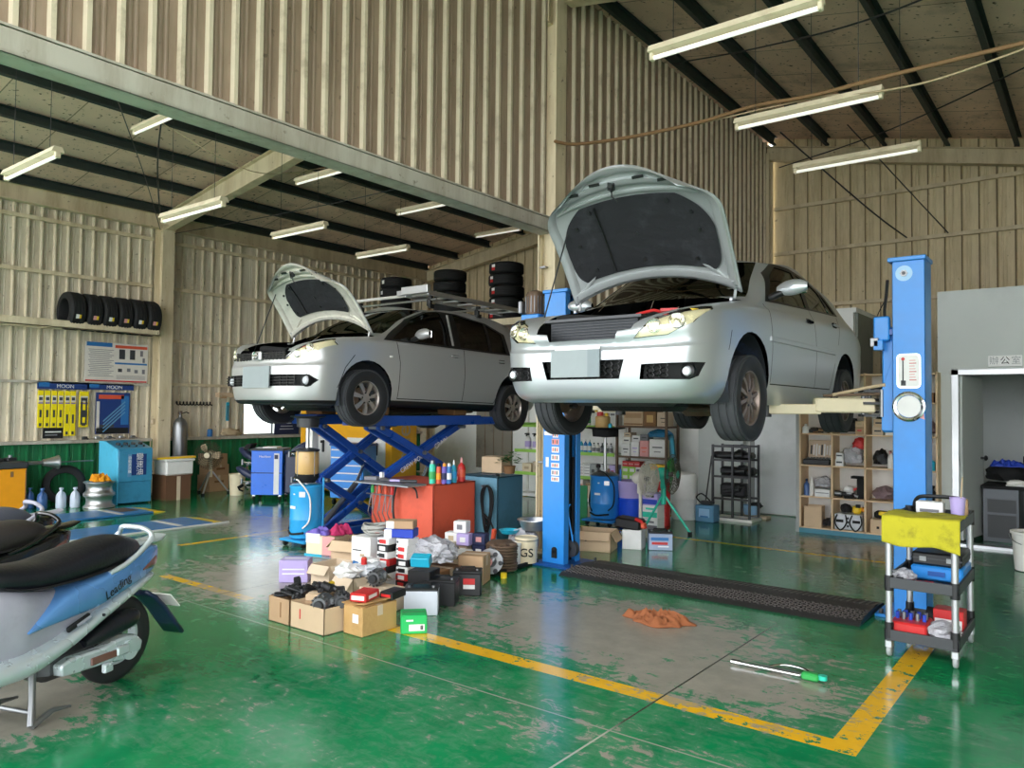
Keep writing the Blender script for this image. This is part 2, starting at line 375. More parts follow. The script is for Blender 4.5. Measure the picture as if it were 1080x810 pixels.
def purlin(x, fn):
    b = B(); z = fn(x); sl = math.atan(.165 if fn is ROOF_L else -.208)
    # cold-formed C section
    for c, d in (((0, 0, 0), (.012, 1, .15)), ((.03, 0, .07), (.06, 1, .01)), ((.03, 0, -.07), (.06, 1, .01)), ((.056, 0, -.06), (.008, 1, .025))):
        b.box((c[0], (YF + YB) / 2 - .1, c[2]), (d[0], YB - YF - .2, d[2]), 'purlin')
    struct(b.build('roof_beam', loc=(x, 0, z), rot=(0, -sl, 0), sharp=0))
for k in range(9): purlin(-5.42 - k * 1.0, ROOF_L)
for k in range(10): purlin(-4.72 + k * .925, ROOF_R)
def rafter(x0, x1, y, fn, h0, h1, w=.16, drop=.09):
    b = B(); z0 = fn(x0) - drop; z1 = fn(x1) - drop
    for yy, ww, k0, k1 in ((0, .012, 0, 1), (0, w, -.012, 0), (0, w, 0, 0)):
        pass
    def slab(ya, yb, a0, a1, c0, c1):  # from depth a to c below top at both ends
        V = [(x0, y + ya, z0 - a0), (x1, y + ya, z1 - a1), (x1, y + ya, z1 - c1), (x0, y + ya, z0 - c0), (x0, y + yb, z0 - a0), (x1, y + yb, z1 - a1), (x1, y + yb, z1 - c1), (x0, y + yb, z0 - c0)]
        b.add(V, [(0, 1, 2, 3), (7, 6, 5, 4), (0, 4, 5, 1), (1, 5, 6, 2), (2, 6, 7, 3), (3, 7, 4, 0)], 'beam_cream')
    slab(-.006, .006, 0, 0, h0, h1); slab(-w / 2, w / 2, 0, 0, .012, .012); slab(-w / 2, w / 2, h0 - .012, h1 - .012, h0, h1)
    return struct(b.build('rafter_beam', sharp=0))
rafter(-13.45, -4.95, 7.0, ROOF_L, .30, .42); rafter(-13.45, -4.95, 13.8, ROOF_L, .28, .34); rafter(-4.85, XE, 13.86, ROOF_R, .26, .26); rafter(-4.7, XE, 7.0, ROOF_R, .30, .22)

def hcol(x, y, z1, w=.26, d=.2, mat='beam_cream', along='Y'):
    b = B()
    if along == 'Y': b.bb((-.006, -w / 2, 0), (.006, w / 2, z1), mat); [b.bb((-d / 2, s * w / 2 - .008, 0), (d / 2, s * w / 2 + .008, z1), mat) for s in (-1, 1)]
    else: b.bb((-w / 2, -.006, 0), (w / 2, .006, z1), mat); [b.bb((s * w / 2 - .008, -d / 2, 0), (s * w / 2 + .008, d / 2, z1), mat) for s in (-1, 1)]
    b.box((0, 0, .01), (d + .12, w + .12, .02), mat)
    return struct(b.build('column', loc=(x, y, 0), sharp=0))
hcol(-13.42, 7.0, 4.83, .28, .22, along='X'); hcol(-4.945, 7.08, 6.3, .22, .2, along='X'); hcol(-13.42, 13.82, 4.7, .2, .2)
hcol(XD + .02, 13.84, 6.3, .2, .2)
# ---- walls
b = B()
# ribs must face +X: travel from high Y to low Y gives left = +X
def wall_left_piece(nm, ya, yb, z0, z1, mat, rib): return corrugated(nm, (XL, yb), (XL, ya), z0, z1, mat, rib, pitch=.2, rib=.022, d=.05)
WY0, WY1, WZ0, WZ1 = 8.72, 9.9, 1.02, 2.25
wall_left_piece('wall_left', YF, WY0, .98, 5.16, 'sheet_cream', 'rib_cream'); wall_left_piece('wall_left', WY1, YB, .98, 5.16, 'sheet_cream', 'rib_cream')
wall_left_piece('wall_left', WY0, WY1, WZ1, 5.16, 'sheet_cream', 'rib_cream'); wall_left_piece('wall_left', YF, YB, 0, .98, 'sheet_green', None)
# both faces of the divider are seen; ribs towards +X (high bay)
corrugated('wall_center', (XD + .03, 6.86), (XD + .03, YF), 3.66, 6.5, 'sheet_taupe', 'rib_cream', pitch=.198, rib=.03, d=.035)  # divider ribs paler than the sheet: caught light put into the colour
corrugated('wall_center', (XD + .03, YB), (XD + .03, 7.2), 2.5, 6.5, 'sheet_taupe', 'rib_cream', pitch=.198, rib=.03, d=.035)
corrugated('wall_back', (XE, YB), (XD + .1, YB), 2.0, 0, 'sheet_khaki', 'rib_khaki', pitch=.24, rib=.012, d=.025, top=lambda p: ROOF_R(p.x) + .1)  # back wall ribs in a darker khaki than the sheet
corrugated('wall_back', (XD, YB), (XL, YB), 2.0, 0, 'sheet_khaki', 'rib_khaki', pitch=.24, rib=.012, d=.025, top=lambda p: ROOF_L(p.x) + .1)
b = B(); b.bb((XL, YB - .01, 0), (XE, YB + .05, 2.05), 'sheet_khaki'); struct(b.build('wall_back', sharp=0))
# lintel channel under the hanging divider
b = B(); b.bb((XD - .09, YF, 3.55), (XD + .1, 6.93, 3.57), 'beam_grey'); b.bb((XD + .085, YF, 3.55), (XD + .1, 6.93, 3.69), 'beam_grey'); b.bb((XD - .1, YF, 3.55), (XD - .085, 6.93, 3.72), 'beam_grey'); b.bb((XD - .09, YF, 3.70), (XD + .1, 6.93, 3.715), 'beam_grey')
struct(b.build('lintel_beam', sharp=0))
def bar(nm, lo, hi, mat): b = B(); b.bb(lo, hi, mat); return struct(b.build(nm, sharp=0))
# eave beam, girts on the left wall
b = B(); b.bb((XL + .05, YF, 4.78), (XL + .065, YB, 5.06), 'beam_cream'); b.bb((XL + .05, YF, 4.78), (XL + .2, YB, 4.795), 'beam_cream'); b.bb((XL + .05, YF, 5.05), (XL + .2, YB, 5.06), 'beam_cream'); struct(b.build('eave_beam', sharp=0))
for z in (3.70, 4.55): bar('trim_1', (XL + .03, YF, z), (XL + .09, 6.85, z + .06), 'beam_cream'); bar('trim_1', (XL + .03, 7.15, z), (XL + .09, YB, z + .06), 'beam_cream')
for z in (2.75, 1.95): bar('trim_2', (XL + .03, 7.15, z), (XL + .08, 8.65 if z < 2.3 else YB, z + .05), 'beam_cream')
bar('trim_2', (XL + .03, YF, 1.93), (XL + .07, 6.85, 1.97), 'beam_grey')
bar('trim_3', (XL, YF, .95), (XL + .16, 6.86, 1.0), 'beam_grey'); bar('trim_3', (XL, 7.14, .95), (XL + .16, YB, 1.0), 'beam_grey')
for z in (3.45, 4.43, 5.26): bar('trim_4', (XD + .15, YB - .09, z), (XE, YB - .03, z + .06), 'beam_cream')
for z in (3.0, 3.9): bar('trim_5', (XL + .1, YB - .09, z), (XD - .15, YB - .03, z + .06), 'beam_cream')
# window in the left wall: frame and pane
b = B(); 
for lo, hi in (((XL - .03, WY0, WZ0), (XL + .05, WY0 + .05, WZ1)), ((XL - .03, WY1 - .05, WZ0), (XL + .05, WY1, WZ1)), ((XL - .03, WY0, WZ0 - .04), (XL + .05, WY1, WZ0 + .02)), ((XL - .03, WY0, WZ1 - .05), (XL + .05, WY1, WZ1)), ((XL - .02, (WY0 + WY1) / 2 + .1, WZ0), (XL + .04, (WY0 + WY1) / 2 + .14, WZ1))):
    b.bb(lo, hi, 'alu')
w1 = struct(b.build('window_1', sharp=0))
b = B(); glass('window_glass', 'f2f6f4', .05); b.bb((XL - .004, WY0 + .05, WZ0), (XL + .004, WY1 - .05, WZ1 - .05), 'window_glass'); o = b.build('window_pane', w1, sharp=0)
# ---- partition across the back (white), with loft floor for tyres
b = B(); M('white_wall', 'f0f1ee', .6, dirt='a8a49a', dirt_amt=.4, scale=2); M('grey_wall', 'c9cfcd', .5, dirt='9aa09c', dirt_amt=.3, scale=1.5)
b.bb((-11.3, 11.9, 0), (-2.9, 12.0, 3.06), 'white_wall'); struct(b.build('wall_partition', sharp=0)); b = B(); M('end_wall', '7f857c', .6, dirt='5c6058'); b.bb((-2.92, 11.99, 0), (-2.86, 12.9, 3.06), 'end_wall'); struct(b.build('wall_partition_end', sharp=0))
b = B(); b.bb((-12.2, 10.25, 3.06), (-5.0, 13.95, 3.13), 'wood_dark'); b.bb((-12.2, 10.22, 3.03), (-5.0, 10.26, 3.14), 'beam_cream'); b.bb((-5.0, 11.9, 3.06), (-2.86, 13.95, 3.13), 'white_wall'); struct(b.build('loft_slab', sharp=0))
# ---- office block on the right with a doorway
OY = 10.65
b = B()
b.bb((-1.62, OY, 0), (-1.43, OY + .1, 3.09), 'grey_wall'); b.bb((-1.43, OY, 2.08), (-.30, OY + .1, 3.09), 'grey_wall'); b.bb((-.30, OY, 0), (2.6, OY + .1, 3.09), 'grey_wall'); b.bb((-1.62, OY + .1, 0), (-1.55, YB - .1, 3.09), 'grey_wall')
b.bb((-1.55, OY + .1, 3.0), (2.6, YB - .1, 3.09), 'grey_wall')
struct(b.build('wall_office', sharp=0))
b = B(); b.bb((-1.55, 12.9, 0), (2.6, 13.0, 3.0), 'grey_wall'); struct(b.build('wall_office_inside', sharp=0))
b = B(); 
for lo, hi in (((-1.47, OY - .03, 0), (-1.40, OY + .12, 2.12)), ((-1.47, OY - .03, 2.06), (-.26, OY + .12, 2.12)), ((-.33, OY - .03, 0), (-.26, OY + .12, 2.12))): b.bb(lo, hi, 'alu')
b.bb((-1.43, OY - .05, 0), (-.30, OY + .12, .03), 'alu')
d1 = struct(b.build('door_1', sharp=0))
corrugated('wall_right_unseen', (XE, 1.6), (XE, YB), 0, 5.0, 'sheet_cream', 'rib_cream')  # unseen side wall, added to darken the sedan's side
# ================================================================= CARS
M('car_silver', 'babfc3', .28, .55, var=0, scale=3, coat=0, back='1b1c1e'); M('car_silver_warm', 'bcbdbd', .30, .5, var=0, scale=3, coat=0, back='1b1c1e')
M('hood_under', 'b4b9ba', .36, .5, var=.04, scale=5, dirt='8a8e8e', dirt_amt=.2); M('hood_under_warm', 'd6d4c8', .4, .3, var=.12, scale=10, dirt='75726a', dirt_amt=.4)
M('insulation', '191b1f', .85, 0, var=.35, scale=5, bump=.35, dirt='5a5f66', dirt_amt=.25); M('well', '1c2026', .7, var=.3, dirt='3a5078', dirt_amt=.5)
M('headlamp_yellowed', 'f0ecd4', .25, .1, var=.08, scale=20); M('lamp_chrome', 'e6e6e0', .12, .8, var=.05); M('seat_trim', '2e2e30', .8); M('tyre_worn', '3c3e42', .7, var=.25, scale=30, bump=.2); M('tyre_side', '1e1f21', .6, var=.2, scale=12)
M('rim_alloy', 'b9b0aa', .35, .8, var=.12, scale=14); M('rim_dusty', '8f8078', .45, .7, var=.2, scale=14, dirt='55483e'); M('plate_grey', '8d9698', .55); M('plate_dark', '7c878b', .55); M('radiator', '33363a', .55, .5, var=.5, scale=60)
M('seam', '0d0e0f', .8); M('trim_black', '151617', .4); glass('car_glass', '4e5654', .10); glass('car_glass_dark', '16191a', .09); glass('lamp_lens', 'fdfaee', .10, 1.15)

def cut(bm, poly, ax, test):
    """cut a convex outline (in plane ax, e.g. (1,2) = side view) into the faces for which test(face) holds; return the faces inside"""
    a, b_ = ax; o = 3 - a - b_
    lo = [min(p[k] for p in poly) - .03 for k in (0, 1)]; hi = [max(p[k] for p in poly) + .03 for k in (0, 1)]
    area = sum(poly[i][0] * poly[(i + 1) % len(poly)][1] - poly[(i + 1) % len(poly)][0] * poly[i][1] for i in range(len(poly)))
    if area < 0: poly = poly[::-1]
    def near():
        r = []
        for f in bm.faces:
            if not test(f): continue
            A = [v.co[a] for v in f.verts]; Q = [v.co[b_] for v in f.verts]
            if max(A) >= lo[0] and min(A) <= hi[0] and max(Q) >= lo[1] and min(Q) <= hi[1]: r.append(f)
        return r
    n = len(poly)
    for i in range(n):
        p, q = poly[i], poly[(i + 1) % n]
        co = Vector((0, 0, 0)); co[a] = p[0]; co[b_] = p[1]
        no = Vector((0, 0, 0)); no[a] = q[1] - p[1]; no[b_] = -(q[0] - p[0])
        if no.length < 1e-9: continue
        F = near(); g = list({v for f in F for v in f.verts}) + list({e for f in F for e in f.edges}) + F
        bmesh.ops.bisect_plane(bm, geom=g, plane_co=co, plane_no=no, dist=1e-6)
    ins = []
    for f in near():
        c = f.calc_center_median(); x, y = c[a], c[b_]; ok = True
        for i in range(n):
            p, q = poly[i], poly[(i + 1) % n]
            if (q[0] - p[0]) * (y - p[1]) - (q[1] - p[1]) * (x - p[0]) < -1e-7: ok = False; break
        if ok: ins.append(f)
    return ins
def split_off(bm, faces, name, mat, parent, offset=0., keep=False, thick=0.):
    """make the faces an object of their own"""
    if not faces: return None
    nb = bmesh.new(); mp = {}; sm = MATS[mat] if isinstance(mat, str) else mat
    for f in faces:
        vs = []
        for v in f.verts:
            if v not in mp: mp[v] = nb.verts.new(v.co + v.normal * offset)
            vs.append(mp[v])
        try: nf = nb.faces.new(vs); nf.smooth = True
        except ValueError: pass
    me = bpy.data.meshes.new(name); nb.to_mesh(me); nb.free(); me.materials.append(sm)
    if not keep: bmesh.ops.delete(bm, geom=faces, context='FACES_ONLY')
    return link(name, me, parent, solid=thick)
def strip(p, q, w):
    p, q = Vector(p), Vector(q); t = (q - p).normalized(); n = Vector((-t.y, t.x)) * w / 2
    return [tuple(p - n), tuple(q - n), tuple(q + n), tuple(p + n)]
def wheel(name, parent, pos, side, R=.31, W=.2, rim=.205, rimmat='rim_alloy', spokes=9, steer=0., style='thin'):
    """a wheel with its axle along X; side=+1 shows its face to +X"""
    w = bpy.data.objects.new(name, None); C.objects.link(w); w.parent = parent; w.location = pos; w.rotation_euler = (rad(13 * side), 0, steer); w.empty_display_size = .05
    h = W / 2; pr = [(rim - .012, -h * .82), (rim + .01, -h * .95), (R - .05, -h), (R - .02, -h * .93)]
    tr = [(R - .02, -h * .93), (R - .006, -h * .82)]
    for g in (-.42, -.14, .14, .42):
        gg = g * W; tr += [(R, gg - .009), (R - .009, gg - .006), (R - .009, gg + .006), (R, gg + .009)]
    tr += [(R - .006, h * .82), (R - .02, h * .93)]
    b = B(); b.lathe(pr, 'tyre_side', axis='X', n=48); b.lathe(tr, 'tyre_worn', axis='X', n=48); b.lathe([(r, -x) for r, x in pr][::-1], 'tyre_side', axis='X', n=48)
    b.build('tyre', w, sharp=50)
    s = side; r = rim
    b = B(); b.lathe([(r - .012, -h * .8), (r - .03, -h * .6), (r - .035, h * .5), (r - .02, h * .78), (r, h * .86), (r + .004, h * .82)] if s > 0 else [(r - .012, h * .8), (r - .03, h * .6), (r - .035, -h * .5), (r - .02, -h * .78), (r, -h * .86), (r + .004, -h * .82)], rimmat, axis='X', n=40)
    f = s * h * .72
    for k in range(spokes):
        a = 2 * PI * k / spokes; ca, sa = math.cos(a), math.sin(a)
        w0, w1 = (.022, .034) if style == 'thin' else (.03, .055)
        V = []
        for rr, ww, dx, th in ((.035, w0, .0, .03), (r * .55, (w0 + w1) / 2, .004, .028), (r - .018, w1, -.008, .025)):
            for du, dd in ((-ww / 2, 0), (ww / 2, 0), (ww / 2 * .8, -th), (-ww / 2 * .8, -th)):
                V.append((f + s * (dx + dd), rr * ca - du * sa, rr * sa + du * ca))
        F = [(0, 1, 2, 3), (11, 10, 9, 8)]
        for q in (0, 4): F += [(q + i, q + (i + 1) % 4, q + 4 + (i + 1) % 4, q + 4 + i) for i in range(4)]
        b.add(V, F, rimmat)
    b.lathe([(.05, -s * .03), (.05, s * .004), (.034, s * .012), (.0, s * .014)], rimmat, c=(f, 0, 0), axis='X', n=20)
    for k in range(5):
        a = 2 * PI * k / 5 + .3; b.cyl((f - s * .01, .055 * math.cos(a), .055 * math.sin(a)), (f + s * .008, .055 * math.cos(a), .055 * math.sin(a)), .009, 'dark_steel', n=8)
    b.build('rim', w, sharp=35)
    b = B(); b.lathe([(0, 0), (.11, 0), (.125, .004 * s), (.125, .018 * s), (0, .018 * s)], 'rust_steel', c=(-s * .01, 0, 0), axis='X', n=28); b.cyl((-s * .09, 0, 0), (s * .02, 0, 0), .055, 'dark_steel'); b.bb((-.05, .07, -.06), (.05, .14, .06), 'dark_steel')
    b.build('brake_disc', w, sharp=40)
    return w
def arch_liner(parent, u, w, R, hw, inner=.42):
    for s in (-1, 1):
        b = B()
        k = 20; P = [[(s * x, u + R * .985 * math.cos(a), w + R * .985 * math.sin(a)) for a in [(-.35 + (PI + .7) * i / k) for i in range(k + 1)]] for x in (inner, hw - .03)]
        b.grid(P, 'well', flip=s > 0)
        c = [(s * inner, u, w)] + [P[0][i] for i in range(k + 1)]
        b.add(c, [(0, i + 1, i + 2) for i in range(k)], 'well')
        b.build('wheel_liner', parent, sharp=40)

def car_body(S):
    """surface from control rows (waterlines); each row: z list over 11 columns and a plan outline"""
    rows = []
    for r in S['rows']:
        hw, uf, ur = r['hw'], r['uf'], r['ur']
        if r.get('g'):   # greenhouse outline
            c = [(0, uf), (.36 * hw / .7, uf + .02), (.72 * hw, uf + .07), (hw * .94, uf + .2), (hw * .99, uf + .42), (hw, None), (hw, None), (hw * .985, None), (hw * .95, ur - .22), (hw * .62, ur - .04), (0, ur)]
        else:
            k = r.get('k', 1.)
            c = [(0, uf), (hw * .38, uf + .012 * k), (hw * .7, uf + .07 * k), (hw * .92, uf + .24 * k), (hw * .985, uf + .62), (hw, None), (hw, None), (hw * .995, None), (hw * .965, ur - .38), (hw * .78, ur - .07), (0, ur)]
        us = [q[1] for q in c]; a0, a1 = us[4], us[8]
        for i in (5, 6, 7): us[i] = a0 + (a1 - a0) * (i - 4) / 4
        z = r['z']; zz = [z] * 11 if isinstance(z, (int, float)) else z
        rows.append([Vector((c[i][0], us[i], zz[i])) for i in range(11)])
    n = 7
    G = [cr(r, n) for r in rows]
    G = [list(x) for x in zip(*[cr(list(col), 6) for col in zip(*G)])]
    # close the roof towards the centreline with a gentle crown
    top = G[-1]; A = len(top)
    for k in (1, 2, 3, 4):
        t = k / 4; row = []
        for i, p in enumerate(top):
            q = Vector((0, p.y * .9 + .1 * S['roofc'], p.z + S['crown'])) ; row.append(Vector((p.x * (1 - t), p.y + (q.y - p.y) * t * .5, p.z + S['crown'] * (1 - (1 - t) ** 2))))
        G.append(row)
    for row in G:
        row[0].x = 0; row[-1].x = 0
    bm = bmesh.new(); R = len(G)
    V = {}
    for i in range(R):
        for j in range(A):
            for s in (1, -1):
                if s == -1 and (G[i][j].x < 1e-5): V[i, j, s] = V[i, j, 1]; continue
                V[i, j, s] = bm.verts.new((s * G[i][j].x, G[i][j].y, G[i][j].z))
    lay = bm.faces.layers.int.new('ij')
    for i in range(R - 1):
        for j in range(A - 1):
            for s in (1, -1):
                vs = [V[i, j, s], V[i, j + 1, s], V[i + 1, j + 1, s], V[i + 1, j, s]]; u = []
                for v in vs:
                    if v not in u: u.append(v)
                if len(u) < 3: continue
                if s == -1: u = u[::-1]
                try: f = bm.faces.new(u); f[lay] = i * 1000 + j; f.smooth = True
                except ValueError: pass
    bmesh.ops.remove_doubles(bm, verts=bm.verts, dist=1e-4)
    bm.normal_update(); bm.faces.ensure_lookup_table()
    return bm, lay
def finish(bm, name, mats, parent):
    for f in bm.faces: f.smooth = True
    me = bpy.data.meshes.new(name); bm.to_mesh(me); bm.free()
    for m in mats: me.materials.append(MATS[m])
    return link(name, me, parent)
side = lambda s: (lambda f: f.calc_center_median().x * s > .3 and abs(f.normal.x) > .25)
front = lambda lim: (lambda f: f.calc_center_median().y < lim and f.normal.y < .2)
topf = lambda f: f.normal.z > .25 and f.calc_center_median().z > .74 and f.calc_center_median().y < 1.6

def hood(parent, W0, W1, L, ang, loc, mat, under, label, rearbow=.10, pad=(.16, .74, .80), front_k=.16, flip=0., taper=.30):
    """hinged at its rear edge, swung up by ang"""
    h = bpy.data.objects.new('hood', None); C.objects.link(h); h.parent = parent; h.location = loc; h.rotation_euler = (-ang, 0, 0); h.empty_display_size = .05
    NS, NT = 26, 28
    def pt(s, t, dz=0., inset=1.):
        hw = W0 + (W1 - W0) * s ** 1.6; c = max(0., (s - .62) / .38); hw *= 1 - taper * c ** 2.2
        y = -(s * L) + (rearbow * (1 - s) ** 2) * (-(1 - t * t) * -1) * -1 + front_k * t * t * s ** 3
        z = .075 * (1 - (abs(t)) ** 2.2) * (1 - .5 * s) - .13 * s ** 3 - .02 * abs(t) ** 6 - flip * s ** 6
        return Vector((t * hw * inset, y, z + dz))
    b = B(); P = [[pt(i / NS, -1 + 2 * j / NT) for j in range(NT + 1)] for i in range(NS + 1)]; b.grid(P, mat); b.keepn = False
    o = b.build('hood_skin', h, sharp=60); k = o.modifiers.new('s', 'SOLIDIFY'); k.thickness = .014; k.offset = -1
    # stamped inner frame: rim band plus raised ribs, with a recess for the pad
    def on(s, t, d): return pt(s, t, -d)
    b = B()
    def band(path, w, d0, d1):
        Q = []
        for s, t, ds, dt in path:
            Q.append([on(s - ds * w, t - dt * w, .012), on(s - ds * w * .7, t - dt * w * .7, d1), on(s, t, d1 + .004), on(s + ds * w * .7, t + dt * w * .7, d1), on(s + ds * w, t + dt * w, .012)])
        b.grid(Q, under)
    n = 24
    band([(.05 + .90 * i / n, .93, 0, 1) for i in range(n + 1)], .055, 0, .034); band([(.05 + .90 * i / n, -.93, 0, 1) for i in range(n + 1)], .055, 0, .034)
    band([(.055, -.95 + 1.9 * i / n, 1, 0) for i in range(n + 1)], .04, 0, .036); band([(.965, -.92 + 1.84 * i / n, 1, 0) for i in range(n + 1)], .03, 0, .034)
    band([(.87, -.86 + 1.72 * i / n, 1, 0) for i in range(n + 1)], .035, 0, .040); band([(.79, -.86 + 1.72 * i / n, 1, 0) for i in range(n + 1)], .02, 0, .03)
    for sg in (-1, 1):
        band([(.80 + .15 * i / 8, sg * (.80 - .35 * i / 8), 0, 1) for i in range(9)], .06, 0, .03); band([(.04 + .12 * i / 8, sg * (.92 - .28 * i / 8), 0, 1) for i in range(9)], .05, 0, .03)
    P = [[on(.02 + .965 * i / NS, -.975 + 1.95 * j / NT, .018) for j in range(NT + 1)] for i in range(NS + 1)]; b.grid(P, under, flip=True)
    b.build('hood_frame', h, sharp=45)
    b = B(); s0, s1, tw = pad; P = []
    K = 30
    for i in range(K + 1):
        s = s0 + (s1 - s0) * i / K; q = abs(2 * i / K - 1) ** 5; q2 = max(0, (i / K - .55) / .45)
        ww = tw * (1 - .12 * q) * (1 - (taper * .9 - .05) * q2 ** 1.5)
        P.append([on(s, -ww + 2 * ww * j / K, .030 + .012 * min(1, 5 * min(i / K, 1 - i / K), 6 * min(j / K, 1 - j / K)) + .004 * noise.noise(Vector((i * .3, j * .3, 0)))) for j in range(K + 1)])
    b.grid(P, 'insulation', flip=True); b.build('insulation_pad', h, sharp=60)
    b = B()
    b.tube([on(s0 + .03 + (s1 - s0 - .06) * i / 8, -.38, .046) for i in range(9)], .010, 'trim_black', n=6); b.build('pad_seam', h)
    for s, t in ((s0 + .08, -.6), (s0 + .08, 0), (s0 + .08, .6), (.45, 0), (.45, -.7), (.45, .7), (s1 - .06, -.45), (s1 - .06, .45), (.6, .66), (.6, -.66)):
        b = B(); b.cyl(on(s, t, .040), on(s, t, .048), .014, 'trim_black', n=10); b.build('pad_clip', h, sharp=40)
    b = B(); p = on(.86, -.08, .05); b.box(p, (.05, .06, .03), 'dark_steel', rz=.3); b.tube([p + Vector((-.03, 0, 0)), p + Vector((.02, .03, -.05)), p + Vector((.05, -.02, -.06))], .008, 'trim_black'); b.tube([p, p + Vector((.0, .07, -.03)), p + Vector((.03, .12, -.02))], .006, 'trim_black')
    b.build('latch', h, sharp=40)
    for t in (-.62, -.3, .3, .62): B().box(on(.905, t, .040), (.09, .022, .008), 'trim_black').build('slot', h)
    for sg in (-1, 1):
        b = B(); q = pt(0, sg * .93, -.02); b.tube([q + Vector((0, -.08, -.015)), q, q + Vector((0, .05, -.05)), q + Vector((0, .02, -.12))], .012, mat, n=6); b.build('hinge', h, sharp=40)
    return h
def mirror(parent, loc, mat, s=1, wide=.24):
    b = B(); P = []
    for i in range(11):
        a = i / 10; w = math.sin(PI * (.06 + .88 * a)) ** .5; P.append([(s * (wide * a), -.05 * w * math.cos(2 * PI * k / 12) - .02 * a, .012 * a + (.07 if math.sin(2 * PI * k / 12) > 0 else .055) * w * math.sin(2 * PI * k / 12)) for k in range(12)])
    b.grid(P, mat, wrap=True); b.add(P[0], [tuple(range(12))], mat); b.add(P[-1], [tuple(range(11, -1, -1))], mat)
    o = b.build('wing_mirror', parent, loc=loc, sharp=50)
    b = B(); b.cyl((s * -.06, -.01, -.055), (s * .05, -.01, -.02), .028, 'trim_black', r1=.03); b.build('mirror_foot', o)
    b = B(); b.box((s * wide * .52, .03, .01), (wide * .78, .012, .085), 'chrome', ch=.01); b.build('mirror_glass', o)
    return o
def handle(parent, v, u, w, s, mat):
    b = B(); b.box((v + s * .022, u, w), (.018, .17, .026), mat, ch=.008); b.box((v + s * .004, u, w), (.02, .13, .05), 'seam', ch=.008); b.build('door_handle', parent, sharp=40)
def honeycomb(b, quad, nx, nz, m, d=.012, bar=.005):
    """mesh insert over a quad (v,w) corners at depth u(v)"""
    pass
def hexmesh(b, v0, v1, w0, w1, uf, cell=.055, m='trim_black', r=.004, inside=None):
    """honeycomb insert; uf(v) gives depth"""
    dx = cell; dz = cell * .5; k = 0; w = w0
    while w <= w1 + dz:
        v = v0 + (dx * .75 if k % 2 else 0)
        while v <= v1:
            if inside is None or inside(v, w):
                P = [(v + dx * .46 * math.cos(a), uf(v), w + dz * .62 * math.sin(a)) for a in [PI / 3 * i for i in range(6)]]
                b.tube(P, r, m, n=4, closed=True)
            v += dx * 1.5
        w += dz * .56; k += 1
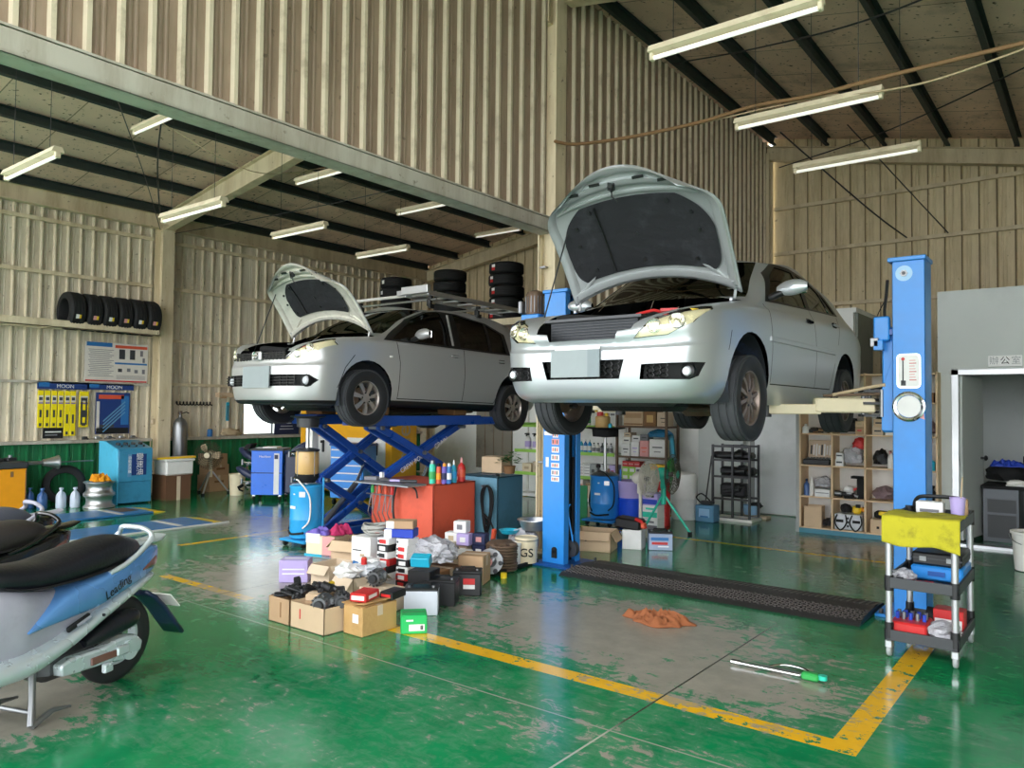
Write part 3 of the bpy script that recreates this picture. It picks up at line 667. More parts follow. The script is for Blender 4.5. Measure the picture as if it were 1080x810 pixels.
def build_car(S):
    root = thing(S['name'], S['label'], 'car', S['loc'], 0, rot=S.get('rot'))
    bm, lay = car_body(S)
    from mathutils.bvhtree import BVHTree
    bm.verts.ensure_lookup_table(); bm.faces.ensure_lookup_table()
    tree = BVHTree.FromBMesh(bm); fverts = [[(v.co.copy(), v.normal.copy()) for v in f.verts] for f in bm.faces]
    def smooth_normal(co):      # normal of the uncut surface at this point
        p, n, i, d = tree.find_nearest(co)
        if i is None: return Vector((0, 0, 1))
        ws = [1 / (1e-9 + (q - p).length ** 2) for q, _ in fverts[i]]; t = sum(ws); r = Vector((0, 0, 0))
        for w_, (q, nn) in zip(ws, fverts[i]): r += nn * (w_ / t)
        return r.normalized()
    P, mats = S['poly'], [S['paint'], 'trim_black', 'seam', 'car_glass']
    body = link('body', bpy.data.meshes.new('body'), root)
    def surf_u(v, w, lim=1.2):      # depth of the nose at (v, w)
        best = 9
        for f in bm.faces:
            c = f.calc_center_median()
            if c.y < lim and abs(c.x - v) < .06 and abs(c.z - w) < .05: best = min(best, c.y)
        return best if best < 9 else .1
    # wheel arches
    for s in (-1, 1):
        for (u, w, R) in S['arch']:
            poly = [(u + R * math.cos(2 * PI * i / 28), w + R * math.sin(2 * PI * i / 28)) for i in range(28)]
            fs = cut(bm, poly, (1, 2), lambda f: f.calc_center_median().x * s > .45 and f.calc_center_median().z < .95)
            bmesh.ops.delete(bm, geom=fs, context='FACES')
    # bonnet opening, grille opening
    bulb_u = {(v, w): surf_u(v, w) for (v, u, w, r) in S['bulbs']}
    um = {v: surf_u(v, .5) for v in (-.8, -.6, -.4, -.2, 0, .2, .4, .6, .8)}
    def uf(v): 
        k = min(um, key=lambda q: abs(q - v)); ks = sorted(um); i = min(max(0, int((v + .8) / .2)), 7); t = (v - ks[i]) / .2
        return um[ks[i]] * (1 - t) + um[ks[i + 1]] * t
    fs = cut(bm, P['bay'], (0, 1), topf); bmesh.ops.delete(bm, geom=fs, context='FACES')
    if 'grille' in P:
        fs = cut(bm, P['grille'], (0, 2), front(.7)); bmesh.ops.delete(bm, geom=fs, context='FACES')
    def insert(name, poly, mat, back=.05):
        fs = cut(bm, poly, (0, 2), front(.7)); o = split_off(bm, fs, name, mat, root, 0)
        if o: o.data.transform(Matrix.Translation((0, back, 0)))
        return o
    for name, poly in S['inserts']: insert(name, poly, 'seam')
    for s in (-1, 1):
        pl = [(s * x, z) for x, z in P['lamp']]
        fs = cut(bm, pl, (0, 2), lambda f: f.calc_center_median().y < 1.0 and f.calc_center_median().x * s > .2)
        inner = split_off(bm, fs, 'lamp_reflector', 'headlamp_yellowed', root, -.018, keep=True)
        lens = split_off(bm, fs, 'headlight', 'lamp_lens', root, .002)
        if lens: inner.parent = lens
        b = B()
        for (v, u, w, r) in S['bulbs']:
            p, nn, fi, dd = tree.find_nearest(Vector((s * v, bulb_u[v, w], w))); ax = (nn.normalized() * .75 + Vector((0, -1, 0)) * .25).normalized(); q = ax.to_track_quat('Z', 'Y').to_matrix().to_4x4(); q.translation = p - ax * .012
            d = B(); d.lathe([(0, -.012), (r * .5, -.010), (r * .8, -.002), (r, .006), (r * 1.1, .004), (r * 1.12, -.01)], 'lamp_chrome', n=24); d.lathe([(0, .006), (r * .3, .004), (r * .45, -.004), (r * .48, -.012)], 'clear_plastic', n=18)
            b.add([q @ x for x in d.v], d.f[:len(d.f)], 'lamp_chrome')
        b.build('lamp_bowl', lens, sharp=40)
    # glass
    for s in (-1, 1):
        fs = cut(bm, P['dlo'], (1, 2), lambda f: f.calc_center_median().x * s > .3 and f.normal.x * s > .2)
        for f in fs: f.material_index = 1
        for k, pl in enumerate(P['windows']):
            fs = cut(bm, pl, (1, 2), lambda f: f.calc_center_median().x * s > .3 and f.normal.x * s > .2)
            split_off(bm, fs, 'side_window', S.get('wglass', ['car_glass'] * 9)[k], root, -.006)
    fs = cut(bm, P['screen'], (0, 2), lambda f: f.normal.y < -.15 and 1.0 < f.calc_center_median().z and f.calc_center_median().y < 2.4 and f.normal.z > .1)
    split_off(bm, fs, 'windscreen', 'car_glass', root, -.004)
    fs = cut(bm, P['rear'], (0, 2), lambda f: f.normal.y > .15 and 1.0 < f.calc_center_median().z and f.calc_center_median().y > 2.6)
    split_off(bm, fs, 'rear_window', 'car_glass', root, -.004)
    # shut lines
    for s in (-1, 1):
        for (p, q) in S['seams']:
            for f in cut(bm, strip(p, q, .009), (1, 2), side(s)): f.material_index = 2
    for k in S.get('black', []):
        for f in bm.faces:
            c = f.calc_center_median()
            if k(c, f.normal): f.material_index = 1
    finish2 = bpy.data.meshes.new('body'); 
    for f in bm.faces: f.smooth = True
    bm.to_mesh(finish2); bm.free()
    for m in mats: finish2.materials.append(MATS[m])
    body.data = finish2
    finish2.normals_split_custom_set_from_vertices([tuple(smooth_normal(v.co)) for v in finish2.vertices])
    # under side
    b = B(); (uF, wF, RF), (uR, wR, RR) = S['arch']; z = S['rows'][0]['z'] + .01
    b.bb((-.46, .22, z), (.46, S['len'] - .3, z + .03), 'well'); b.bb((-.73, uF + RF + .02, z), (.73, uR - RR - .02, z + .04), 'well'); b.bb((-.52, .2, z + .03), (.52, uF - RF + .05, z + .05), 'well'); b.bb((-.68, .42, z + .03), (.68, uF - RF + .05, z + .05), 'well'); b.bb((-.70, uR + RR, z + .02), (.70, S['len'] - .25, z + .05), 'well')
    b.tube([(.12, uF, z - .01), (.1, 1.6, z - .04), (-.05, 2.6, z - .04), (-.2, 3.3, z - .03), (-.4, S['len'] - .2, z)], .03, 'rust_steel'); b.box((-.1, 2.3, z - .05), (.26, .6, .12), 'rust_steel', ch=.05)
    b.box((0, uF - .05, z - .01), (.62, .42, .12), 'greasy', ch=.04); b.box((.05, .55, z + .0), (.7, .3, .06), 'dark_steel', ch=.02)
    for s in (-1, 1):
        for u in (uF, uR): b.tube([(s * .3, u + .05, z + .02), (s * .66, u, .30)], .028, 'dark_steel'); b.tube([(s * .3, u - .18, z + .03), (s * .66, u - .02, .27)], .02, 'dark_steel'); b.cyl((s * .58, u, .33), (s * .52, u + .03, .78), .035, 'dark_steel')
    b.build('underbody', root, sharp=40)
    for (u, w, R) in S['arch']: arch_liner(root, u, w, R, S['rows'][3]['hw'])
    for i, u in enumerate((uF, uR)):
        for s in (-1, 1):
            wheel('wheel', root, (s * (S['track']), u, S['whz'][i]), s, S['R'], S['W'], S['rim'], S['rimmat'], S['spokes'], S.get('steer', 0) if i == 0 else 0, S['rstyle'])
    # engine bay
    u0, u1, wv, zt = S['bayu']
    b = B(); b.bb((-wv, u0, .50), (wv, u1, .52), 'matte_black'); b.bb((-wv - .02, u0, .50), (-wv, u1, zt - .03), 'matte_black'); b.bb((wv, u0, .50), (wv + .02, u1, zt - .03), 'matte_black'); b.bb((-wv, u1, .50), (wv, u1 + .02, zt + .08), 'matte_black'); b.build('engine_bay', root, sharp=0)
    eng = bpy.data.objects.new('engine', None); C.objects.link(eng); eng.parent = root
    b = B(); b.box((-.08, u0 + .42, zt - .17), (.62, .36, .16), 'greasy', ch=.03); b.box((-.08, u0 + .42, zt - .06), (.50, .28, .07), 'trim_black', ch=.02)
    for k in range(5): b.box((-.24 + k * .08, u0 + .42, zt - .018), (.02, .24, .02), 'black_plastic')
    b.build('engine_cover', eng, sharp=35)
    b = B(); b.box((-.12, u0 + .40, zt - .005), (.30, .09, .02), 'alu', rz=.05, ch=.008); b.build('cover_plate', eng)
    b = B(); b.box((.44, u0 + .45, zt - .13), (.26, .18, .20), 'black_plastic', ch=.01); b.box((.44, u0 + .45, zt - .02), (.24, .16, .02), 'dark_grey'); b.build('battery', eng)
    b = B(); b.cyl((.36, u0 + .40, zt - .02), (.36, u0 + .40, zt + .025), .022, 'red'); b.cyl((.52, u0 + .5, zt - .02), (.52, u0 + .5, zt + .02), .02, 'dark_steel'); b.tube([(.36, u0 + .4, zt + .01), (.28, u0 + .36, zt + .03), (.18, u0 + .3, zt), (.1, u0 + .25, zt - .06)], .011, 'red'); b.tube([(.52, u0 + .5, zt + .01), (.57, u0 + .3, zt + .02), (.6, u0 + .2, zt - .05)], .012, 'matte_black'); b.box((.42, u0 + .33, zt + .02), (.12, .03, .02), 'red', rz=.3); b.build('battery_cable', eng)
    b = B(); b.lathe([(0, 0), (.045, 0), (.05, .06), (.035, .09), (.035, .11), (.04, .115), (.04, .135), (0, .14)], 'yellow', c=(.47, u0 + .62, zt - .08), n=16); b.build('reservoir_cap', eng, sharp=40)
    b = B(); b.box((-.50, u0 + .5, zt - .10), (.24, .34, .15), 'trim_black', ch=.03); b.tube(cr([(-.45, u0 + .3, zt - .05), (-.40, u0 + .16, zt - .02), (-.2, u0 + .12, zt - .03), (.1, u0 + .14, zt - .06)], 5), .035, 'matte_black'); b.build('air_box', eng, sharp=40)
    b = B()
    for i in range(9):
        random.seed(i + S['seed']); x = random.uniform(-.5, .5); b.tube(cr([(x, u0 + .12 + random.random() * .2, zt - .10), (x + random.uniform(-.2, .2), u0 + .45, zt + .0 + random.random() * .02), (x + random.uniform(-.3, .3), u1 - .06, zt - .02)], 5), .010, random.choice(['matte_black', 'trim_black', 'dark_steel']), n=6)
    b.build('hose', eng, sharp=60)
    b = B(); b.bb((-.62, u1 - .16, zt - .04), (.62, u1 - .02, zt + .035), 'trim_black'); b.bb((-.66, u1 - .05, zt + .03), (.66, u1 + .05, zt + .05), 'trim_black'); b.build('cowl', root, sharp=30)
    for x0, x1 in ((-.5, .02), (.08, .58)): B().tube([(x0, u1 + .0, zt + .055), (x1, u1 + .10, zt + .085)], .008, 'trim_black', n=6).build('wiper', root)
    # cabin
    zc = .55
    b = B(); b.bb((-.66, 1.35, zc + .28), (.66, 1.72, zc + .5), 'seat_trim'); b.build('dashboard', root, bevel=.03)
    b = B(); c = Vector((.36, 1.86, zc + .52)); b.tube([c + Vector((.17 * math.cos(a), .08 * math.sin(a), .15 * math.sin(a))) for a in [2 * PI * i / 24 for i in range(24)]], .014, 'matte_black', closed=True); b.tube([c + Vector((-.16, 0, 0)), c + Vector((.16, 0, 0))], .012, 'matte_black'); b.tube([c, c + Vector((0, -.2, -.08))], .02, 'matte_black'); b.build('steering_wheel', root)
    for s in (-1, 1):
        b = B(); b.box((s * .36, 2.32, zc + .10), (.48, .50, .16), 'seat_trim', ch=.05); b.box((s * .36, 2.60, zc + .42), (.46, .14, .58), 'seat_trim', rx=-.22, ch=.05); b.box((s * .36, 2.69, zc + .76), (.24, .09, .17), 'seat_trim', rx=-.2, ch=.03); b.build('seat', root, sharp=40)
    b = B(); b.box((0, 3.1, zc + .10), (1.25, .46, .16), 'seat_trim', ch=.05); b.box((0, 3.36, zc + .38), (1.2, .14, .50), 'seat_trim', rx=-.3, ch=.05); b.build('rear_seat', root, sharp=40)
    b = B(); b.bb((-.7, u1 + .03, z + .05), (.7, S['len'] - .5, z + .08), 'matte_black'); b.build('cabin_floor', root)
    for s in (-1, 1): 
        for (u, w) in S['handles']: handle(root, s * (S['hside']), u, w, s, S['hmat'])
        mirror(root, (s * S['mir'][0], S['mir'][1], S['mir'][2]), S['mmat'], s)
    return root, uf

# --------------------------------------------------------------- silver sedan on the two-post lift
SED = dict(name='sedan_car', label='silver sedan with raised hood on the blue two-post lift', loc=(-2.87, 4.47, 1.375), paint='car_silver', len=4.5, seed=3, roofc=2.6, crown=.055,
    rows=[dict(hw=.74, uf=.14, ur=4.35, z=.27), dict(hw=.80, uf=.045, ur=4.46, z=[.315] * 3 + [.32, .33] + [.335] * 6), dict(hw=.842, uf=.01, ur=4.49, z=.43), dict(hw=.862, uf=0, ur=4.50, z=[.60, .60, .61, .62, .62] + [.63] * 6), dict(hw=.866, uf=.015, ur=4.49, z=[.655, .655, .665, .69, .72, .75, .76, .77, .78, .78, .78]),
          dict(hw=.855, uf=.085, ur=4.45, z=[.80, .82, .87, .915, .945, .975, .99, 1.01, 1.0, .96, .95]), dict(hw=.815, uf=1.02, ur=3.98, g=1, z=[1.07, 1.07, 1.075, 1.07, 1.05, 1.075, 1.10, 1.13, 1.15, 1.14, 1.13]), dict(hw=.735, uf=1.42, ur=3.70, g=1, z=[1.30, 1.30, 1.30, 1.29, 1.30, 1.32, 1.33, 1.34, 1.33, 1.32, 1.31]), dict(hw=.63, uf=1.74, ur=3.30, g=1, z=[1.50, 1.50, 1.495, 1.48, 1.50, 1.525, 1.525, 1.51, 1.47, 1.48, 1.485])],
    arch=[(.95, .41, .385), (3.49, .41, .385)], track=.765, whz=(.315, .33), R=.312, W=.205, rim=.212, rimmat='rim_dusty', spokes=10, rstyle='thin',
    poly=dict(bay=[(-.38, .0), (.38, .0), (.52, .40), (.65, .80), (.735, 1.08), (.5, 1.13), (-.5, 1.13), (-.735, 1.08), (-.65, .80), (-.52, .40)], grille=[(-.34, .90), (.34, .90), (.27, .70), (-.27, .70)],
        lamp=[(.40, .695), (.52, .835), (.66, .90), (.80, .925), (.815, .90), (.76, .80), (.62, .715)],
        dlo=[(1.40, 1.075), (3.42, 1.155), (3.14, 1.36), (2.80, 1.455), (2.40, 1.495), (2.02, 1.49), (1.72, 1.36)],
        windows=[[(1.50, 1.10), (2.40, 1.13), (2.40, 1.455), (2.05, 1.455), (1.78, 1.34)], [(2.50, 1.135), (3.14, 1.16), (3.0, 1.34), (2.78, 1.42), (2.50, 1.45)], [(3.19, 1.165), (3.33, 1.17), (3.09, 1.34), (3.06, 1.33)]],
        screen=[(-.70, 1.10), (.70, 1.10), (.55, 1.475), (-.55, 1.475)], rear=[(-.66, 1.18), (.66, 1.18), (.54, 1.44), (-.54, 1.44)]),
    inserts=[('lower_grille', [(-.335, .56), (.335, .56), (.295, .43), (-.295, .43)]), ('fog_recess', [(.455, .525), (.80, .54), (.77, .45), (.73, .425), (.44, .425)]), ('fog_recess', [(-.455, .525), (-.80, .54), (-.77, .45), (-.73, .425), (-.44, .425)])],
    bulbs=[(.54, .17, .78, .045), (.68, .27, .83, .05)],
    seams=[((1.33, 1.05), (1.37, .84)), ((1.37, .84), (1.37, .44)), ((2.46, 1.12), (2.50, .80)), ((2.50, .80), (2.50, .43)), ((1.37, .43), (2.98, .43)), ((3.36, 1.14), (3.22, .86)), ((3.10, .68), (2.98, .43)), ((.60, .78), (.55, .64))],
    bayu=(.18, 1.06, .64, .92), handles=[(2.32, 1.0), (3.13, 1.04)], hside=.842, hmat='car_silver', mir=(.85, 1.52, 1.17), mmat='car_silver')
sedan, suf = build_car(SED)
b = B(); hexmesh(b, -.32, .30, .45, .545, lambda v: suf(v) + .03, .07, inside=lambda v, w: abs(v) < .27 + (w - .5) * .3)
for a_ in (-1, 1): hexmesh(b, min(a_ * .50, a_ * .62), max(a_ * .50, a_ * .62) + .001, .452, .505, lambda v: suf(v) + .045, .06, inside=lambda v, w: .47 < abs(v) < .64)
b.build('mesh_insert', sedan, sharp=0)
for s in (-1, 1):
    b = B(); c = (s * .715, suf(.72 * s) + .05, .48); b.lathe([(0, -.03), (.025, -.028), (.032, -.015), (.036, .01)], 'clear_plastic', c=c, axis='Y', n=20); b.lathe([(.036, -.02), (.05, -.012), (.055, .02)], 'trim_black', c=c, axis='Y', n=20); b.build('fog_lamp', sedan, sharp=40)
b = B(); b.bb((-.36, .16, .56), (.36, .19, .86), 'radiator'); 
for k in range(13): b.box((0, .152, .60 + k * .02), (.70, .004, .004), 'dark_steel')
b.bb((-.40, .13, .855), (.40, .20, .875), 'dark_steel'); b.build('radiator', sedan, sharp=0)
b = B(); b.bb((-.24, -.012, .445), (.065, 0, .635), 'plate_grey'); b.bb((.065, -.0125, .445), (.16, 0, .635), 'plate_dark'); b.bb((-.21, -.010, .635), (.16, 0, .66), 'offwhite'); b.build('number_plate', sedan, sharp=0)
for s in (-1, 1): B().box((s * .868, 2.2, .775), (.018, 1.75, .042), 'car_silver', ch=.006).build('side_moulding', sedan, sharp=40)
hood(sedan, .74, .76, 1.14, rad(58), (0, 1.10, 1.125), 'car_silver', 'hood_under', '', pad=(.13, .76, .87), flip=.03, taper=.34, front_k=.22, rearbow=.15)
b = B(); b.tube([(-.62, .42, .90), (-.60, .75, 1.72)], .006, 'dark_steel', n=6); b.build('hood_prop', sedan)

# --------------------------------------------------------------- grey-silver hatchback on the scissor lift
HAT = dict(name='hatchback_car', label='silver hatchback with a roof ladder and raised hood on the scissor lift', loc=(-7.15, 4.77, 1.385), rot=(rad(-1.1), 0, 0), paint='car_silver_warm', len=4.17, seed=9, roofc=2.6, crown=.05,
    rows=[dict(hw=.72, uf=.12, ur=4.0, z=.235), dict(hw=.79, uf=.04, ur=4.12, z=[.26] * 3 + [.265, .27] + [.275] * 6), dict(hw=.832, uf=.01, ur=4.15, z=.42), dict(hw=.85, uf=0, ur=4.16, z=[.61] * 3 + [.61] * 8), dict(hw=.852, uf=.02, ur=4.15, z=[.665, .665, .67, .69, .72, .74, .75, .76, .78, .80, .80]),
          dict(hw=.842, uf=.11, ur=4.10, z=[.80, .825, .885, .93, .95, .96, .965, .97, .98, .98, .98]), dict(hw=.81, uf=.92, ur=4.04, g=1, z=[1.05, 1.05, 1.05, 1.03, .985, .985, .985, .99, 1.01, 1.03, 1.04]), dict(hw=.735, uf=1.33, ur=3.95, g=1, z=[1.27, 1.27, 1.27, 1.25, 1.25, 1.27, 1.27, 1.27, 1.27, 1.27, 1.27]), dict(hw=.63, uf=1.72, ur=3.72, g=1, z=[1.455, 1.455, 1.45, 1.42, 1.455, 1.485, 1.485, 1.465, 1.41, 1.42, 1.43])],
    arch=[(.80, .36, .375), (3.40, .36, .375)], track=.755, whz=(.325, .285), R=.312, W=.195, rim=.198, rimmat='rim_alloy', spokes=7, rstyle='wide',
    poly=dict(bay=[(-.42, .03), (.42, .03), (.54, .36), (.655, .72), (.73, .98), (.5, 1.02), (-.5, 1.02), (-.73, .98), (-.655, .72), (-.54, .36)],
        lamp=[(.40, .70), (.52, .79), (.66, .885), (.79, .935), (.815, .87), (.74, .79), (.60, .715)],
        dlo=[(1.05, .985), (3.36, .985), (3.30, 1.27), (2.95, 1.385), (2.40, 1.445), (1.95, 1.445), (1.52, 1.28)],
        windows=[[(1.20, 1.01), (2.12, 1.01), (2.09, 1.425), (1.95, 1.425), (1.58, 1.28)], [(2.34, 1.01), (2.92, 1.01), (2.88, 1.375), (2.33, 1.425)], [(2.97, 1.01), (3.28, 1.01), (3.22, 1.26), (2.94, 1.36)]],
        screen=[(-.68, 1.07), (.68, 1.07), (.55, 1.435), (-.55, 1.435)], rear=[(-.62, 1.08), (.62, 1.08), (.54, 1.38), (-.54, 1.38)]),
    wglass=['car_glass_dark', 'car_glass', 'car_glass'],
    inserts=[('grille_recess', [(-.50, .79), (.50, .79), (.40, .705), (-.40, .705)]), ('lower_grille', [(-.70, .545), (.70, .545), (.76, .49), (.70, .425), (-.70, .425), (-.76, .49)])],
    bulbs=[(.56, .17, .765, .04), (.69, .29, .83, .042)],
    seams=[((1.22, .97), (1.27, .75)), ((1.27, .75), (1.27, .33)), ((2.36, .98), (2.38, .66)), ((2.38, .66), (2.37, .33)), ((3.42, .97), (3.28, .74)), ((3.12, .60), (3.0, .33)), ((1.27, .335), (3.0, .335)), ((.62, .78), (.5, .64)), ((.5, .64), (.42, .42))],
    black=[lambda c, n: c.z < .315 and 1.1 < c.y < 3.1 and abs(c.x) > .6, lambda c, n: c.z < .285 and c.y < .6],
    bayu=(.16, .97, .66, .88), handles=[(2.20, .885), (3.12, .885)], hside=.835, hmat='car_silver_warm', mir=(.84, 1.52, 1.075), mmat='car_silver_warm')
hatch, huf = build_car(HAT)
b = B()
for k in range(4): b.box((0, huf(0) + .02, .715 + k * .02), (.9, .02, .008), 'trim_black')
for k in range(15): b.box((-.42 + k * .06, huf(0) + .025, .745), (.006, .02, .09), 'trim_black')
b.build('grille_slats', hatch, sharp=0)
b = B(); b.box((-.02, -.0, .745), (.16, .035, .10), 'car_silver_warm', ch=.012, taper=1.); b.lathe([(.03, 0), (.042, -.008), (.044, 0)], 'chrome', c=(-.02, -.022, .748), axis='Y', n=24); b.box((-.02, -.026, .748), (.10, .01, .018), 'chrome'); b.build('grille_emblem', hatch, sharp=40)
b = B()
for k in range(3): b.box((0, huf(0) + .03, .455 + k * .03), (1.24, .02, .008), 'trim_black')
for k in range(11): b.box((-.6 + k * .12, huf(0) + .035, .485), (.008, .02, .11), 'trim_black')
b.build('grille_slats', hatch, sharp=0)
for s in (-1, 1):
    b = B(); c = (s * .66, huf(.66 * s) + .035, .485); b.lathe([(0, -.03), (.035, -.026), (.045, -.01), (.05, .01)], 'clear_plastic', c=c, axis='Y', n=20); b.lathe([(.05, -.015), (.066, -.02), (.072, .02)], 'trim_black', c=c, axis='Y', n=20); b.build('fog_lamp', hatch, sharp=40)
b = B(); b.bb((-.255, -.014, .405), (.22, 0, .635), 'plate_grey'); b.build('number_plate', hatch, sharp=0)
for s in (-1, 1): B().box((s * .80, 2.14, 1.205), (.012, .028, .40), 'car_silver_warm', ry=-s * .30).build('pillar_strip', hatch)
for s in (-1, 1): B().box((s * .852, 1.13, .80), (.012, .05, .022), 'paper_white', ch=.006).build('side_indicator', hatch)
hood(hatch, .73, .66, .98, rad(56), (0, .98, 1.06), 'car_silver_warm', 'hood_under_warm', '', pad=(.20, .74, .68), front_k=.24, rearbow=.18, flip=.02)
b = B(); b.tube([(-.60, .35, .86), (-.58, .62, 1.62)], .006, 'dark_steel', n=6); b.build('hood_prop', hatch)
# roof bars with the ladder carried on them
rr = bpy.data.objects.new('roof_rack', None); C.objects.link(rr); rr.parent = hatch
b = B()
for u in (1.95, 2.85):
    z = 1.575 if u < 2 else 1.56
    b.tube([(-.74, u, z), (.74, u, z)], .014, 'alu')
    for s in (-1, 1): b.box((s * .62, u, z - .04), (.06, .06, .09), 'trim_black', ch=.012); b.box((s * .655, u, z - .085), (.03, .07, .05), 'trim_black'); b.box((s * .64, u, z + .025), (.05, .04, .04), 'trim_black')
b.build('cross_bar', rr, sharp=40)
# ================================================================= LIFTS, DRAINERS, CABINETS, CART
# --- two-post lift: right post
def post_channel(b, w, d, h, t=.012, open_x=0, m='blue_lift'):
    """C-section post; open side towards open_x (+1 / -1)"""
    b.bb((-w / 2, -d / 2, .02), (w / 2, -d / 2 + t, h), m); b.bb((-w / 2, d / 2 - t, .02), (w / 2, d / 2, h), m)
    x = -open_x * w / 2; b.bb((min(x, x + open_x * t), -d / 2, .02), (max(x, x + open_x * t), d / 2, h), m)
    xo = open_x * w / 2
    for s in (-1, 1): b.bb((min(xo, xo - open_x * t), s * d / 2 - (.085 if s > 0 else 0), .02), (max(xo, xo - open_x * t), s * d / 2 + (.085 if s < 0 else 0), h), m)
pr_ = thing('lift_post', 'blue lift post with a round gauge sticker behind the tool cart', 'lift', (-1.215, 6.79, 0), group='posts of the two-post lift')
b = B(); post_channel(b, .235, .27, 2.80, open_x=-1); b.build('post', pr_, bevel=.006)
b = B(); b.box((-.01, 0, 2.815), (.275, .31, .035), 'blue_lift'); b.build('top_cap', pr_, bevel=.006)
b = B(); b.box((.0, 0, .012), (.46, .52, .024), 'blue_lift'); [b.cyl((x, y, .02), (x, y, .06), .016, 'dark_steel', n=6) for x in (-.19, .19) for y in (-.22, .22)]; b.build('base_plate', pr_, bevel=.004)
M('ring_pale', '9cc6e8', .4)
b = B(); b.cyl((-.03, -.135, 2.70), (-.03, -.1365, 2.70), .062, 'ring_pale', n=28); b.cyl((-.03, -.135, 2.70), (-.03, -.147, 2.70), .028, 'steel', n=6); b.cyl((-.03, -.135, 2.70), (-.03, -.153, 2.70), .014, 'dark_steel', n=12); b.build('pulley_bolt', pr_, sharp=40)
def rrect(w, h, r, n=5):
    out = []
    for cx, cy, a in ((w / 2 - r, h / 2 - r, 0), (-w / 2 + r, h / 2 - r, PI / 2), (-w / 2 + r, -h / 2 + r, PI), (w / 2 - r, -h / 2 + r, 1.5 * PI)):
        for i in range(n + 1): q = a + PI / 2 * i / n; out.append((cx + r * math.cos(q), cy + r * math.sin(q)))
    return out
FY = Matrix.Rotation(PI / 2, 4, 'X')     # local XY drawing stood up, facing -Y
def sticker(b, c, w, h, m, r=.01, th=.002): b.prism(rrect(w, h, r), th, m, Matrix.Translation(c) @ FY)
b = B(); sticker(b, (.0, -.135, 1.925), .17, .27, 'chrome', .03); sticker(b, (.0, -.1375, 1.925), .15, .25, 'paper_white', .025)
b.bb((-.045, -.1415, 1.83), (-.035, -.1395, 2.01), 'dark_grey'); b.bb((-.055, -.1415, 1.81), (-.02, -.1395, 1.85), 'dark_grey'); b.cyl((-.04, -.1395, 2.02), (-.04, -.1415, 2.02), .013, 'red', n=12)
for k in range(8): b.bb((.005, -.1415, 1.85 + k * .022), (.055 - .006 * (k % 3), -.1395, 1.856 + k * .022), 'red' if k % 3 == 0 else 'pink')
b.build('instruction_plate', pr_, sharp=30)
b = B(); b.lathe([(0, .004), (.085, .004), (.085, 0)], 'paper_white', c=(.0, -.135, 1.645), axis='Y', n=32); b.lathe([(.088, .002), (.105, -.004), (.118, .002)], 'chrome', c=(0, -.152, 1.645), axis='Y', n=36)
for v in b.v: v.y = -.135 - abs(v.y + .135)
b.prism([(.05, 0), (.10, -.03), (.11, -.10), (.05, -.08)], .001, 'pink', Matrix.Translation((0, -.135, 1.645)) @ FY); b.build('round_gauge', pr_, sharp=30)
b = B(); b.box((-.16, .02, 1.86), (.10, .16, .85), 'blue_lift', ch=.01); b.prism([(-.21, 1.45), (-.21, 1.78), (-.12, 2.06), (-.12, 1.45)], .02, 'blue_lift', Matrix.Translation((0, -.06, 0)) @ FY); b.prism([(-.21, 1.45), (-.21, 1.78), (-.12, 2.06), (-.12, 1.45)], .02, 'blue_lift', Matrix.Translation((0, .12, 0)) @ FY)
b.build('carriage', pr_, bevel=.004)
b = B(); b.box((-.20, -.10, 2.27), (.12, .06, .20), 'blue_lift', ch=.01); b.box((-.215, -.13, 2.135), (.07, .07, .08), 'blue_lift'); b.box((-.245, -.14, 2.16), (.06, .05, .07), 'steel'); b.box((-.14, -.10, 2.24), (.05, .04, .05), 'blue_dark'); b.build('lock_box', pr_, bevel=.004)
b = B(); b.tube(cr([(-.155, -.11, 2.66), (-.16, -.125, 2.55), (-.175, -.12, 2.42), (-.175, -.11, 2.36)], 5), .012, 'matte_black'); b.tube(cr([(-.17, -.12, 2.5), (-.22, -.12, 2.40), (-.26, -.11, 2.30)], 4), .004, 'matte_black', n=5); b.build('cable', pr_)
b = B(); sticker(b, (.02, -.135, .30), .12, .10, 'paper_white', .003); b.build('label', pr_)
def lift_arm(parent, p, q, w=.10, pad=True):
    a = bpy.data.objects.new('swing_arm', None); C.objects.link(a); a.parent = parent
    p, q = Vector(p), Vector(q); m = p.lerp(q, .55); t = (q - p).normalized(); ang = math.atan2(t.y, t.x)
    b = B(); c = p.lerp(m, .5); L = (m - p).length; b.box(c, (L, w, .12), 'cream', rz=ang, ch=.012); b.build('outer_tube', a, sharp=40)
    b = B(); c = m.lerp(q, .45); L = (q - m).length * 1.15; b.box(c, (L, w * .8, .085), 'cream', rz=ang, ch=.008); b.build('inner_tube', a, sharp=40)
    b = B(); b.box(p, (.20, .15, .02), 'dark_steel', rz=ang); b.box(p + Vector((0, 0, .10)), (.20, .15, .02), 'dark_steel', rz=ang); b.box(p + Vector((0, 0, -.10)), (.20, .15, .02), 'dark_steel', rz=ang); [b.cyl(p + Vector((x, y, -.11)), p + Vector((x, y, .11)), .018, 'steel', n=10) for x in (-.07, .07) for y in (-.05, .05)]; b.build('pivot_bracket', a, sharp=40)
    b = B(); b.cyl(q + Vector((0, 0, -.05)), q + Vector((0, 0, .05)), .045, 'dark_steel'); b.cyl(q + Vector((0, 0, .05)), q + Vector((0, 0, .085)), .06, 'black_rubber', n=20); b.build('pad', a, sharp=40)
    return a
lift_arm(pr_, (-.28, -.02, 1.67), (-1.02, -.45, 1.60)); lift_arm(pr_, (-.26, .10, 1.70), (-.98, .80, 1.62))
b = B(); b.tube([(-.55, -.22, 1.735), (-.30, -.09, 1.80), (-.18, -.08, 1.82)], .014, 'tan'); b.tube([(-.62, -.24, 1.73), (-.22, -.10, 1.745)], .012, 'rust_steel'); b.build('arm_guard', pr_)

